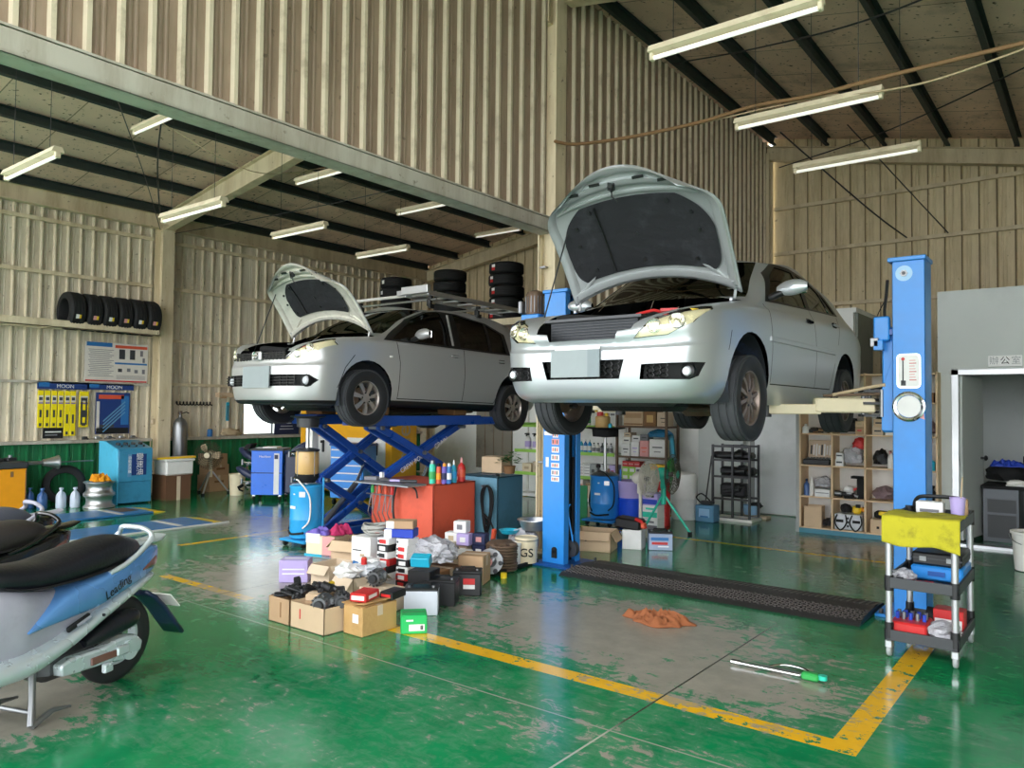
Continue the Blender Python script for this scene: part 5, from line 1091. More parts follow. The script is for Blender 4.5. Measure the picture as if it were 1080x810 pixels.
ords = ['first', 'second', 'third', 'fourth', 'fifth', 'last']
for k in range(6):
    loose_tyre('black tyre on the wall shelf, %s from the open end' % ords[k] if k < 5 else 'black tyre on the wall shelf, next to the column', (XL + .31, 5.42 + k * .247 + (.0 if k else -.02), 3.11), (PI / 2, 0, 0), 'tyres on the left wall shelf', [('paper_white' if k % 2 == 0 else 'pink', .02, .05, .11), ('yellow', -.02, .03, .10)] if True else [], stick_ang=-.35, w=.247)
# --- tyre stacks on the loft
for nm, x, y, n, red in (('left', -11.18, 10.6, 5, 0), ('middle', -9.72, 10.6, 5, 0), ('right', -8.37, 10.6, 5, 1), ('back', -7.72, 11.3, 5, 0), ('behind the sedan hood', -7.04, 10.6, 5, 0)):
    for k in range(n):
        pos = ['bottom', 'second', 'middle', 'fourth', 'top'][k]
        lab = {'left': '%s tyre of the leftmost stack on the loft above the hatchback', 'middle': '%s tyre of the stack behind the ladder on the loft', 'right': '%s tyre of the red-labelled stack on the loft', 'back': '%s tyre of the dark stack just right of the red-labelled one', 'behind the sedan hood': '%s tyre of the loft stack behind the sedan hood'}[nm] % pos
        loose_tyre(lab, (x + .012 * ((k * 7) % 3 - 1), y, 3.132 + .1035 + k * .207), (0, 0, -.9 + .05 * ((k * 5) % 3)), 'tyres stacked on the loft', [('red', -.03, .05, .13), ('paper_white', .025, .05, .13)] if red else ([('paper_white', .0, .07, .13)] if k in (4, 3) and nm == 'left' else []), stick_ang=-.95)

# --- posters and wiper display on the left wall
def flat_sign(nm, label, cat, y0, y1, z0, z1, base, x=XL + .06):
    t = thing(nm, label, cat, (x, (y0 + y1) / 2, (z0 + z1) / 2)); b = B(); b.box((0, 0, 0), (.012, y1 - y0, z1 - z0), base); b.build('board', t); return t
def face(b, y, z, w, h, m, d=.008): b.box((d, y, z), (.003, w, h), m)
M('poster_paper', 'd6d2c8', .6); M('poster_blue', '2a6fae', .5); M('navy_print', '1c3a78', .5)
t = flat_sign('poster', 'large beige printed poster under the tyre shelf on the left wall', 'poster', 5.73, 6.80, 1.98, 2.66, 'poster_paper')
b = B(); face(b, -.30, .30, .42, .07, 'poster_blue'); face(b, .24, .28, .56, .05, 'orange_red'); face(b, 0, -.32, 1.04, .025, 'red'); face(b, .24, -.01, .56, .03, 'poster_blue')
for k in range(16): face(b, -.27 - .01 * (k % 3), .21 - k * .03, .42 - .05 * (k % 3), .009, 'grey_cloth')
for y, z, w, h in ((.08, .15, .10, .17), (.26, .15, .09, .17), (.42, .18, .05, .1), (.46, .06, .04, .08), (.05, -.13, .07, .06), (.2, -.12, .06, .06), (.33, -.14, .06, .06), (.46, -.14, .05, .08)): face(b, y, z, w, h, 'dark_grey' if w > .06 else 'grey_cloth'); 
for k in range(4): face(b, .24, -.22 - k * .018, .5, .006, 'grey_cloth')
b.build('print', t)
t = thing('wiper_display', 'hanging rack of yellow wiper packs under a blue header', 'display', (XL + .06, 5.42, 1.5))
b = B(); b.box((0, 0, .40), (.02, .80, .12), 'navy_print'); b.box((.004, -.30, .41), (.015, .16, .07), 'poster_blue'); b.build('header', t); text('lettering', 'MOON', .085, 'paper_white', t, (.012, .02, .385), (PI / 2, 0, PI / 2))
b = B(); [b.tube([(-.03, y, .33), (.08, y, .33)], .004, 'steel', n=6) for y in (-.36, -.26, -.16, -.06, .06, .16, .30)]; b.build('peg', t)
M('wiper_yellow', 'f2dc10', .4)
def wiper_pack(label, y, z, h, w=.085, dark=False):
    q = thing('wiper_pack', label, 'wiper pack', (XL + .10, 5.42 + y, 1.5 + z), group='yellow wiper packs on the wall'); b = B(); b.box((0, 0, -h / 2), (.022, w, h), 'wiper_yellow', ch=.004); b.build('sleeve', q)
    b = B(); face(b, 0, -.13, w * .8, .10, 'poster_paper', .0115); face(b, 0, -.13, w * .6, .05, 'dark_grey', .0125); face(b, 0, -.20, w * .8, .02, 'purple', .0115); face(b, 0, -h * .62, w * .35, h * .2, 'dark_grey', .0115); face(b, 0, -h + .05, w * .4, .05, 'dark_grey', .0115)
    if dark: face(b, -w * .25, -h * .55, w * .2, h * .75, 'dark_grey', .0115); face(b, w * .25, -h * .55, w * .2, h * .75, 'dark_grey', .0115)
    b.build('print', q)
for k, (y, z, h) in enumerate([(-.36, .31, .60), (-.26, .31, .60), (-.16, .31, .60), (-.06, .31, .60), (.04, .31, .74), (.13, .31, .74)]): wiper_pack('long yellow wiper pack on the blue-headed rack, %s' % ['at its left end', 'second from its left end', 'third from its left end', 'fourth from its left end', 'the nearer of two longer ones', 'the further of two longer ones'][k], y, z, h)
wiper_pack('wide yellow wiper pack with two dark blades, at the right end of the rack', .30, .31, .60, .15, True)
o = B().box((0, 0, 0), (.012, .30, .17), 'matte_black').box((.007, 0, .02), (.004, .24, .02), 'paper_white').box((.007, -.03, -.03), (.004, .18, .02), 'grey_cloth').build('notice', loc=(XL + .07, 5.27, 1.12)); tag(o, 'small black notice with white lines under the yellow wiper packs', 'notice')
t = flat_sign('blade_poster', 'blue and red wiper blade poster beside the white column', 'poster', 5.93, 6.50, 1.09, 1.80, 'navy_print')
b = B(); face(b, -.03, .28, .42, .07, 'orange_red'); face(b, -.25, -.05, .05, .5, 'poster_paper'); face(b, .2, .05, .13, .5, 'poster_blue'); face(b, 0, -.30, .54, .10, 'matte_black'); face(b, -.10, -.22, .24, .05, 'dark_grey', .009)
for k in range(4): b.box((.0095, .02, .03 - .06 * k), (.003, .5, .02), 'dusty_blue', rx=.75)
b.build('print', t)
t = thing('header_sign', 'blue header strip above the wiper blade poster', 'sign', (XL + .06, 6.17, 1.90)); b = B(); b.box((0, 0, 0), (.02, .78, .11), 'navy_print'); b.box((.004, -.28, .01), (.015, .16, .06), 'poster_blue'); b.build('board', t); text('lettering', 'MOON', .085, 'paper_white', t, (.012, .06, -.01), (PI / 2, 0, PI / 2))

# --- things along the left wall
# orange tyre changer
t = thing('tyre_changer', 'orange tyre changer with a steel spindle, cut by the left edge', 'machine', (-13.0, 4.25, 0)); 
b = B(); b.bb((-.40, -.75, .0), (.12, .42, .62), 'orange_paint'); b.build('cabinet', t, bevel=.012); b = B(); b.bb((-.42, -.77, .62), (.14, .44, .72), 'dark_grey'); b.build('tray', t, bevel=.02); b = B(); b.bb((.12, .40, .05), (.125, .415, .6), 'cardboard_dark'); b.bb((.121, .20, .50), (.126, .24, .58), 'cardboard_dark'); b.build('trim', t)
b = B(); b.cyl((-.05, .42, .68), (-.05, .72, .68), .03, 'steel'); b.lathe([(.03, .70), (.05, .70), (.07, .80), (.10, .90), (.11, .90), (.11, .92), (.05, .92), (0, .93)], 'alu', c=(-.05, 0, .68), axis='Y', n=28); b.cyl((-.05, .9, .68), (-.05, 1.45, .68), .012, 'steel'); b.build('spindle', t, sharp=40)
for k in range(5):
    random.seed(k + 40); o = B().box((0, 0, .025), (.10, .16, .05), 'dark_steel', ch=.01).cyl((0, 0, .05), (0, 0, .09), .03, 'steel').build('wheel_weight_box', loc=(-13.2 + .05 * (k % 2), 3.75 + k * .2, .721), rot=(0, 0, random.random())); tag(o, 'dark steel tool on the orange changer tray, number %s from the right end' % ['five', 'four', 'three', 'two', 'one'][k], 'tool', 'tools on the orange machine')
def jug(label, loc, m, s=1.):
    t = thing('jug', label, 'jug', loc, -.4, 'plastic jugs by the orange machine'); b = B(); b.lathe([(0, 0), (.075, 0), (.085, .012), (.085, .17), (.07, .22), (.03, .26), (.024, .265), (.024, .29), (0, .29)], m, n=24, sx=1.1 * s, sy=.85 * s); b.build('bottle', t, sharp=60)
    b = B(); b.cyl((0, 0, .285), (0, 0, .312), .03, m, n=16); b.build('cap', t, sharp=40); b = B(); b.tube(cr([(.025, 0, .265), (.075, 0, .26), (.088, 0, .20), (.082, 0, .15)], 5), .012, m); b.build('handle', t)
M('jug_white', 'c4cede', .35); M('jug_blue', '3a5e94', .35)
jug('blue plastic jug beside the orange machine', (-12.80, 4.86, 0), 'jug_blue'); jug('white plastic jug between the blue jug and the other white one', (-12.68, 5.08, 0), 'jug_white'); jug('white plastic jug next to the alloy wheel rims', (-12.58, 5.24, 0), 'jug_white', .95); jug('dark blue jug half hidden by the orange machine corner', (-12.98, 4.76, 0), 'jug_blue', .8)
def bare_rim(label, loc, s=1.):
    t = thing('alloy_barrel', label, 'wheel rim', loc, group='stacked wheel rims'); b = B(); b.lathe([(.21, 0), (.225, .006), (.225, .02), (.19, .05), (.18, .10), (.19, .16), (.215, .18), (.225, .19), (.22, .2), (.20, .195), (.17, .16), (.16, .10), (.17, .05), (.20, .01), (.21, 0)], 'alu', n=44); b.build('barrel', t, sharp=50)
    b = B(); [b.box((.09 * math.cos(a), .09 * math.sin(a), .16), (.18, .05, .02), 'alu', rz=a) for a in [2 * PI * k / 5 for k in range(5)]]; b.cyl((0, 0, .14), (0, 0, .175), .06, 'alu'); b.build('spokes', t, sharp=40)
bare_rim('bare alloy wheel rim on the floor, lower of two', (-12.36, 5.50, .0)); bare_rim('bare alloy wheel rim under the orange rag, upper of two', (-12.36, 5.50, .202))
M('rag_orange', 'e89a18', .9, bump=.2)
def cloth_heap(nm, label, cat, loc, sx, sy, h, m, seed, rz=0., folds=5., group=None):
    n = 34; b = B(); P = []
    for i in range(n + 1):
        r = []
        for j in range(n + 1):
            u, v = i / n * 2 - 1, j / n * 2 - 1; d = max(abs(u), abs(v)); a = math.atan2(v, u); k = 1 + .18 * math.sin(3 * a + seed) + .08 * math.sin(7 * a + seed * 2)
            q = Vector((u * folds * .6 + seed, v * folds, seed)); z = h * (.38 + .75 * noise.noise(q) + .35 * noise.noise(q * 2.1)) * (1 - d ** 4) ; z = max(z, 0) + h * .22 * (1 - d ** 6)
            rr = math.hypot(u, v); w = d / rr if rr > 1e-6 else 1   # square to disc
            r.append((u * w * sx / 2 * k, v * w * sy / 2 * k, z + .004))
        P.append(r)
    b.grid(P, m); o = b.build(nm, loc=loc, rot=(0, 0, rz), sharp=80, solid=.006); return tag(o, label, cat, group)
cloth_heap('rag', 'orange rag draped on the alloy wheel rims', 'rag', (-12.36, 5.50, .405), .34, .28, .12, 'rag_orange', 4)
o = loose_tyre('black tyre leaning on the green wall behind the alloy rims', (-13.25, 5.35, .30), (PI / 2, 0, 1.2), 'loose tyres', [])
# blue flushing machine
t = thing('fluid_machine', 'sky blue upright fluid machine with Chinese lettering by the white column', 'machine', (-12.72, 6.06, 0))
M('machine_sky', '58bfe4', .35, dirt='3a7f98', dirt_amt=.4); M('machine_teal', '3f8fb4', .35, dirt='2a5a74', dirt_amt=.4)
b = B(); b.prism([(-.30, 0), (.36, 0), (.36, .66), (.34, .88), (-.10, 1.0), (-.30, 1.0)], .02, 'machine_sky', Matrix.Translation((0, -.27, 0)) @ FY); b.bb((-.30, -.27, .02), (.34, .27, .36), 'machine_teal'); b.bb((-.30, -.27, .36), (.36, .27, .86), 'machine_teal'); b.build('body', t, bevel=.008)
b = B(); b.prism([(-.30, .86), (.36, .86), (.34, .89), (-.10, 1.0), (-.30, 1.0)], .54, 'machine_teal', Matrix.Translation((0, .27, 0)) @ FY); b.build('sloped_top', t)
b = B(); [b.cyl((.12 + .0, -.18 + k * .12, .945), (.125, -.18 + k * .12, .975), .035, 'dark_grey', n=18) for k in range(4)]; [b.cyl((.24, -.18 + k * .12, .915), (.245, -.18 + k * .12, .94), .016, 'black_plastic', n=12) for k in range(4)]; b.build('gauges', t, sharp=40)
b = B(); face(b, .05, .63, .24, .34, 'navy_print', .362); face(b, -.10, .62, .06, .36, 'dusty_blue', .362); b.build('panel_print', t)
text('lettering', '變\n速\n油', .12, 'paper_white', t, (.366, .06, .63), (PI / 2, 0, PI / 2)); text('lettering', '自\n動\n清\n洗\n機', .055, 'paper_white', t, (.366, -.10, .63), (PI / 2, 0, PI / 2))
# gas cylinder
t = thing('gas_cylinder', 'grey gas cylinder standing against the wall by the white column', 'cylinder', (-13.25, 7.28, 0)); b = B(); b.lathe([(0, 0), (.12, 0), (.125, .01), (.125, 1.18), (.115, 1.27), (.08, 1.34), (.035, 1.37), (.03, 1.41), (0, 1.41)], 'steel', n=32); b.build('shell', t, sharp=50); b = B(); b.cyl((0, 0, 1.40), (0, 0, 1.47), .02, 'dark_steel'); b.cyl((-.06, 0, 1.45), (.06, 0, 1.45), .014, 'rust_steel'); b.cyl((0, 0, 1.47), (0, 0, 1.49), .035, 'rust_steel', n=8); b.tube([(.03, 0, 1.44), (.09, .06, 1.47), (.12, .1, 1.45)], .01, 'matte_black'); b.build('valve', t, sharp=40)
# styrofoam box on brown stand, sticks
t = thing('stand', 'brown wooden stand under the white foam box', 'stand', (-12.55, 6.78, 0)); b = B(); b.bb((-.25, -.22, 0), (.2, .22, .40), 'brown'); b.bb((.17, -.03, 0), (.21, .03, .42), 'cardboard_pale'); b.bb((-.25, -.24, .40), (.22, .24, .42), 'brown'); b.build('body', t)
t = thing('foam_box', 'white foam box on the brown stand', 'box', (-12.55, 6.80, .42)); b = B(); b.box((0, 0, .12), (.42, .48, .24), 'offwhite', ch=.02); b.build('tub', t); b = B(); b.box((0, 0, .25), (.45, .52, .04), 'offwhite', ch=.01); b.build('lid', t)
for k, m in enumerate(('yellow', 'wood_pale')): o = B().box((0, 0, .015), (.03, .72, .03), m).build('wood_strip', loc=(-12.42 - k * .14, 6.78, .692), rot=(0, 0, .12 - .2 * k)); tag(o, ['yellow strip lying across the white foam box', 'pale wooden strip lying across the white foam box'][k], 'strip')
# pedestal fan (black wire guard) seen from the front
def wire_guard(b, c, R, dep, axis, m, rings=7, ribs=36, r=.0035):
    for sgn in (-1, 1):
        for k in range(1, rings + 1):
            rr = R * k / rings; d = sgn * dep * math.sqrt(max(0, 1 - (rr / R) ** 2)) ; P = []
            for i in range(28):
                a = 2 * PI * i / 28; P.append(Vector((rr * math.cos(a), d, rr * math.sin(a))))
            b.tube([c + axis @ p for p in P], r, m, n=4, closed=True)
        for i in range(ribs):
            a = 2 * PI * i / ribs; b.tube([c + axis @ Vector((R * q * math.cos(a), sgn * dep * math.sqrt(max(0, 1 - q * q)), R * q * math.sin(a))) for q in (.12, .5, .85, 1)], r * .7, m, n=4, caps=False)
def fan_blades(b, c, R, axis, m, n=3):
    for k in range(n):
        P = []
        for i in range(7):
            q = .15 + .8 * i / 6; r = []
            for j in range(5):
                a = 2 * PI * k / n + (-.45 + .9 * j / 4) * (.6 + .4 * math.sin(PI * i / 6)); r.append(c + axis @ Vector((R * q * math.cos(a), (j - 2) * .014, R * q * math.sin(a))))
            P.append(r)
        b.grid(P, m)
def fan(name, label, loc, hz, R, dirdeg, guard, body, legs, blade, height_pole=None, base='tripod', group='fans'):
    t = thing(name, label, 'fan', loc, group=group); ax = Matrix.Rotation(rad(dirdeg), 4, 'Z').to_3x3(); c = Vector((0, 0, hz))
    b = B(); wire_guard(b, c, R, .07, ax, guard); b.build('guard', t, sharp=60)
    b = B(); fan_blades(b, c, R * .92, ax, blade); b.build('blades', t, sharp=60, solid=.003); b = B(); b.cyl(c + ax @ Vector((0, -.075, 0)), c + ax @ Vector((0, -.06, 0)), .05, body, n=20); b.cyl(c + ax @ Vector((0, 0, 0)), c + ax @ Vector((0, .05, 0)), .03, 'dark_steel', n=14); b.build('hub', t, sharp=40)
    b = B(); b.lathe([(0, .05), (.07, .06), (.085, .10), (.08, .18), (.05, .22), (0, .23)], body, n=20, axis='Y')
    for i, v in enumerate(b.v): b.v[i] = ax @ v + c
    b.build('motor', t, sharp=40)
    p = ax @ Vector((0, .12, 0)); b = B(); b.tube([Vector((p.x, p.y, hz - .02)), Vector((p.x, p.y, hz - .25 if base == 'tripod' else .06))], .022, legs); b.box((p.x, p.y, hz - .12), (.07, .07, .16), body, ch=.01, rz=rad(dirdeg)); b.build('pole', t, sharp=40)
    b = B()
    if base == 'tripod':
        z = hz - .25; b.cyl((p.x, p.y, z + .05), (p.x, p.y, z - .15), .034, body)
        for k in range(3):
            a = rad(dirdeg) + 2 * PI * k / 3 + .5; L = min(.42, z * .7); e = Vector((p.x + L * math.cos(a), p.y + L * math.sin(a), .022)); b.tube([Vector((p.x + .03 * math.cos(a), p.y + .03 * math.sin(a), z - .05)), e], .016, legs); b.cyl(e + Vector((0, 0, -.021)), e + Vector((0, 0, .012)), .028, 'black_rubber', n=12)
    else: b.lathe([(0, .001), (.25, .001), (.255, .02), (.22, .045), (.05, .07), (.03, .12), (0, .12)], legs, c=(p.x, p.y, 0), n=36)
    b.build('base', t, sharp=40); return t
M('fan_guard_dark', '5a5648', .5, .4); M('fan_white', 'd4cfc4', .45); M('fan_blade', 'b9b7a8', .4)
fan('pedestal_fan', 'dusty wire-guard fan on a low tripod by the left wall', (-12.75, 7.55, 0), .70, .25, 38, 'fan_guard_dark', 'cream', 'alu', 'tan')
# cardboard boxes, pail behind the wheel-aligner
def carton(name, label, loc, dims, rz, m, cat='box', group=None, open_=False, tape='cardboard_pale', lab=None, flaps=True, rot=None):
    t = thing(name, label, cat, loc, rz, group, rot=rot); w, d, h = dims
    b = B()
    if not open_:
        b.box((0, 0, h / 2), (w, d, h), m, ch=min(.006, h * .1)); b.build('carton', t, sharp=30)
        if tape: b = B(); b.box((0, 0, h + .0008), (w * .98, min(.05, d * .25), .002), tape); b.box((w / 2 + .0008, 0, h * .8), (.002, min(.05, d * .25), h * .36), tape); b.build('tape', t)
    else:
        e = .005; b.bb((-w / 2, -d / 2, 0), (w / 2, d / 2, e), m); b.bb((-w / 2, -d / 2, 0), (w / 2, -d / 2 + e, h), m); b.bb((-w / 2, d / 2 - e, 0), (w / 2, d / 2, h), m); b.bb((-w / 2, -d / 2, 0), (-w / 2 + e, d / 2, h), m); b.bb((w / 2 - e, -d / 2, 0), (w / 2, d / 2, h), m); b.build('carton', t, sharp=30)
        if flaps:
            for (cx, cy, sx, sy, rx, ry) in ((0, -d / 2, w * .96, d * .30, .9, 0), (0, d / 2, w * .96, d * .30, -.7, 0), (-w / 2, 0, w * .3, d * .92, 0, -.8), (w / 2, 0, w * .3, d * .92, 0, 1.0)):
                b = B(); T = Euler((rx, ry, 0)).to_matrix(); off = T @ Vector((0 if sx > w * .5 else math.copysign(sx / 2, cx), 0 if sy > d * .5 else math.copysign(sy / 2, cy), 0)); b.box((cx + off.x, cy + off.y, h + off.z), (sx, sy, .004), m, rx=rx, ry=ry); b.build('flap', t)
    if lab:
        b = B()
        for (side_, y, z, ww, hh, mm) in lab:
            if side_ == 'F': b.box((y, -d / 2 - .001, z), (ww, .002, hh), mm)
            elif side_ == 'R': b.box((w / 2 + .001, y, z), (.002, ww, hh), mm)
            elif side_ == 'T': b.box((y, z, h + .001), (ww, hh, .002), mm)
        b.build('print', t)
    return t
for k, (x, y, z, dm, rz, m) in enumerate([(-13.25, 7.95, 0, (.36, .42, .30), .1, 'cardboard'), (-13.25, 7.97, .302, (.34, .40, .19), .2, 'cardboard'), (-13.27, 7.95, .494, (.36, .38, .20), .05, 'cardboard')]):
    carton('cardboard_box', 'brown cardboard box by the left wall, %s of a stack of three' % ['bottom', 'middle', 'top'][k], (x, y, z), dm, rz, m, lab=[('R', 0, dm[2] * .6, .2, .04, 'cardboard_dark')])
t = thing('pail', 'cream pail with a dark print behind the blue aligner cart', 'pail', (-12.3, 7.85, 0)); b = B(); b.lathe([(0, 0), (.12, 0), (.14, .36), (.148, .365), (.148, .38), (.13, .38), (.11, .02), (0, .02)], 'cream', n=28); b.build('shell', t, sharp=40); b = B(); b.box((.128, -.01, .16), (.01, .12, .06), 'matte_black', rx=.5); b.box((.130, .0, .09), (.01, .09, .03), 'matte_black', rx=-.4); b.build('print', t)
o = B().lathe([(0, 0), (.20, 0), (.21, .05), (.2, .10), (.19, .1), (.19, .02), (0, .02)], 'alu', n=36).build('basin', loc=(-12.55, 8.12, 0), sharp=40); tag(o, 'low aluminium basin on the floor under the cardboard boxes', 'basin')
# wheel aligner cart: blue cabinet with clamp heads
M('aligner_blue', '1f6fe0', .3); M('aligner_navy', '232b48', .4)
t = thing('aligner_cart', 'bright blue wheel aligner cart with a white stripe and dark clamp heads', 'cart', (-11.30, 7.85, 0), rad(-52)+PI/2)
b = B(); b.bb((-.26, -.22, .10), (.26, .22, .84), 'aligner_blue'); b.bb((.12, -.224, .11), (.21, -.21, .80), 'paper_white'); b.bb((-.262, -.223, .46), (.262, -.215, .475), 'navy'); b.build('cabinet', t, bevel=.01)
b = B(); b.box((.16, -.226, .74), (.06, .004, .07), 'navy'); b.build('badge', t); text('lettering', 'Heshbon', .055, 'paper_white', t, (-.03, -.224, .745), (PI / 2, 0, 0))
b = B(); b.box((0, 0, .86), (.56, .46, .04), 'dark_grey', ch=.01); b.build('top_tray', t); b = B(); b.box((.45, 0, .46), (.34, .36, .70), 'aligner_navy', ch=.03); b.build('rear_box', t)
for x, y in ((-.22, -.18), (.22, -.18), (-.22, .18), (.22, .18)): b = B(); b.lathe([(0, -.012), (.04, -.012), (.045, 0), (.04, .012), (0, .012)], 'black_rubber', c=(x, y, .046), axis='X', n=16); b.box((x, y, .085), (.04, .05, .03), 'alu'); b.build('caster', t, sharp=40)
def clamp(parent, loc, rz, sc=1.):
    c = bpy.data.objects.new('clamp_head', None); C.objects.link(c); c.parent = parent; c.location = loc; c.rotation_euler = (0, 0, rz); c.scale = (sc, sc, sc)
    b = B(); loftx(b, dense([(-.12, -.03, .0, .02), (-.05, -.03, .06, .05), (.06, 0, .12, .06), (.16, .06, .16, .045), (.22, .11, .15, .02)]), 'aligner_navy', n=16); b.build('head', c, sharp=50)
    b = B(); b.tube(cr([(-.14, 0, -.04), (-.02, -.03, -.06), (.08, -.02, -.12), (.02, .02, -.18)], 5), .016, 'chrome'); b.tube([(-.16, -.04, -.08), (.1, .05, -.06)], .014, 'chrome'); b.box((.02, 0, -.08), (.07, .07, .05), 'steel', ch=.01); [b.cyl((x, y, -.1), (x, y, -.02), .02, 'steel', n=10) for x, y in ((-.15, -.04), (.1, .05))]; b.build('clamp_jaws', c, sharp=40); return c
for l, r in (((.55, -.20, .86), .3), ((.60, -.22, .44), .4), ((-.36, 0, .70), 2.6), ((-.34, -.05, .38), 2.9)): clamp(t, l, r, 1.15)
b = B()
for k in range(5): b.box((-.36 + .02 * k, -.1, .90 + .004 * k), (.015, .30, .10), 'matte_black', ry=.5)
b.box((.02, 0, .89), (.24, .30, .03), 'paper_white', ch=.005); b.build('tray_parts', t)
# ledge clutter
def simple(nm, label, cat, b, loc, rot=None, group=None, sharp=40): return tag(b.build(nm, loc=loc, rot=rot, sharp=sharp), label, cat, group)
simple('blue_can', 'small blue can on the wall ledge right of the gas cylinder', 'can', B().lathe([(0, 0), (.045, 0), (.05, .01), (.05, .13), (.045, .14), (0, .14)], 'poster_blue', n=20).lathe([(.0, .14), (.04, .14), (.03, .15), (0, .15)], 'steel', n=20), (XL + .09, 8.02, 1.001))
simple('teal_strip', 'turquoise plastic strip hanging on the left wall', 'strip', B().bb((0, 0, 0), (.02, .06, .36), 'cyan_plastic').bb((.02, .005, .02), (.025, .055, .30), 'teal'), (XL + .10, 8.34, 1.30))
t = thing('hose_coil', 'dark spiral hose hung along the wall right of the white column', 'hose', (XL + .10, 7.32, 1.63)); b = B(); b.tube([(.03 * math.cos(k * .8), k * .0085, .03 * math.sin(k * .8)) for k in range(86)], .012, 'matte_black', n=6); b.build('coil', t, sharp=60)
simple('switch_box', 'small tan switch box on the white column', 'switch box', B().box((0, 0, 0), (.08, .04, .10), 'tan', ch=.008).box((0, -.022, 0), (.04, .006, .06), 'cardboard_pale'), (-13.36, 6.835, 1.30))
blob = B().blob((0, 0, .075), (.18, .42, .18), 'tan', 5, .35, flat=True); simple('bag', 'crumpled grey-brown bag on the wall ledge under the turquoise strip', 'bag', blob, (XL + .11, 8.45, .995), sharp=60)
for k, (y, m, s) in enumerate(((5.95, 'alu', .5), (6.15, 'steel', .7), (6.35, 'alu', .6), (6.55, 'steel', .55), (5.75, 'dark_steel', .4))): simple('metal_scrap', 'loose metal part on the wall ledge, %s from the column' % ['fourth', 'third', 'second', 'nearest', 'fifth'][k], 'part', B().tube([(0, -.12 * s, .012), (.02, 0, .05 * s), (0, .14 * s, .012)], .012, m).box((0, 0, .03), (.05, .08, .05), m, ch=.01), (XL + .10, y, 1.001), group='metal parts on the ledge')
simple('wood_bracket', 'cream wooden bracket on the left wall above the turquoise strip', 'bracket', B().box((.06, 0, 0), (.14, .62, .09), 'cardboard_light', ch=.006).box((.10, -.2, -.04), (.06, .1, .05), 'wood'), (XL + .05, 8.45, 1.80))
# ================================================================= THE PARTS PILE IN THE MIDDLE OF THE FLOOR
def parts_bits(parent, name, w, d, z, n, mats, seed, s=(.05, .09), h=.04, kind='mix'):
    random.seed(seed); b = B()
    for i in range(n):
        x, y = random.uniform(-w / 2, w / 2), random.uniform(-d / 2, d / 2); a = random.uniform(s[0], s[1]); m = random.choice(mats)
        if random.random() < .6: b.box((x, y, z + random.uniform(0, h)), (a * 1.5, a * .7, a * .5), m, rz=random.uniform(0, 3), rx=random.uniform(-.4, .4), ch=.008)
        else: b.cyl((x - a * .4, y, z + random.uniform(0, h)), (x + a * .4, y + a * .3, z + h * random.random()), a * .4, m, n=12)
    return b.build(name, parent, sharp=40)
# front row of cartons (faces line up with the building)
t = carton('open_carton', 'open cardboard box full of black brake pads, leftmost at the front of the pile', (-4.83, 3.63, 0), (.25, .36, .185), 0, 'cardboard', open_=True, flaps=False, group='cardboard boxes in the parts pile', lab=[('F', .02, .10, .012, .11, 'cardboard_dark')])
PADS = ['at the left rim', 'in the middle of the heap', 'on the top', 'at the right rim', 'at the back', 'hanging over the front edge']
random.seed(3)
for k in range(12):
    o = B(); o.box((0, 0, .02), (.12, .055, .018), 'dark_steel', ch=.006); o.box((0, 0, .037), (.10, .048, .018), 'matte_black', ch=.004); o.box((-.06, 0, .02), (.02, .02, .03), 'dark_steel')
    tag(o.build('brake_pad', loc=(-4.93 + .07 * (k % 4), 3.54 + .075 * (k // 4) + .01 * (k % 2), .150 + .03 * (k % 3) + .012 * (k // 6)), rot=(random.uniform(-.5, .5), random.uniform(-.5, .5), random.uniform(0, 3)), sharp=40), 'black brake pad heaped in the leftmost cardboard box', 'brake pad', 'black brake pads in the leftmost box')
t = carton('open_carton', 'open cardboard box with two alternators, at the front corner of the pile', (-4.50, 3.63, 0), (.38, .36, .185), 0, 'cardboard_light', open_=True, flaps=False, group='cardboard boxes in the parts pile', lab=[('F', -.08, .11, .012, .07, 'red'), ('R', .10, .05, .05, .04, 'cardboard_dark')])
def alternator(label, loc, rz, s=1., m='steel'):
    t = thing('alternator', label, 'alternator', loc, rz, 'alternators and starters'); b = B(); b.lathe([(0, -.07), (.05, -.07), (.062, -.05), (.064, .05), (.05, .07), (0, .07)], m, c=(0, 0, .064), axis='Y', n=22)
    for i in range(12): a = 2 * PI * i / 12; b.box((.058 * math.cos(a), -.066, .064 + .058 * math.sin(a)), (.016, .012, .008), 'dark_steel', ry=-a)
    for i in range(10): a = 2 * PI * i / 10; b.box((.064 * math.cos(a), 0, .064 + .064 * math.sin(a)), (.008, .09, .012), m, ry=-a)
    b.build('housing', t, sharp=35); b = B(); b.lathe([(.0, -.10), (.03, -.10), (.034, -.095), (.028, -.085), (.034, -.075), (.034, -.07)], 'dark_steel', c=(0, 0, .064), axis='Y', n=20); b.build('pulley', t, sharp=40); b = B(); b.box((.07, 0, .08), (.03, .03, .05), m, ch=.006); b.build('lug', t); return t
alternator('grey alternator in the front corner box, the left one', (-4.45, 3.55, .125), .5); alternator('grey alternator in the front corner box, the right one', (-4.38, 3.66, .135), .9, m='dark_steel')
for k, (x, y, z, m) in enumerate(((-4.62, 3.62, .12, 'cardboard'), (-4.62, 3.63, .172, 'cardboard_light'))): carton('small_box', 'flat brown parts box in the front corner box, %s one' % ['lower', 'upper'][k], (x, y, z), (.13, .12, .05), .5, m, group='small brown boxes in the pile')
o = parts_bits(None, 'small_parts', .14, .12, 0, 10, ['dark_steel', 'greasy', 'yellow'], 8); o.location = (-4.61, 3.72, .235); tag(o, 'small dark castings and a yellow cap lying on the flat brown boxes', 'parts', None, 'stuff')
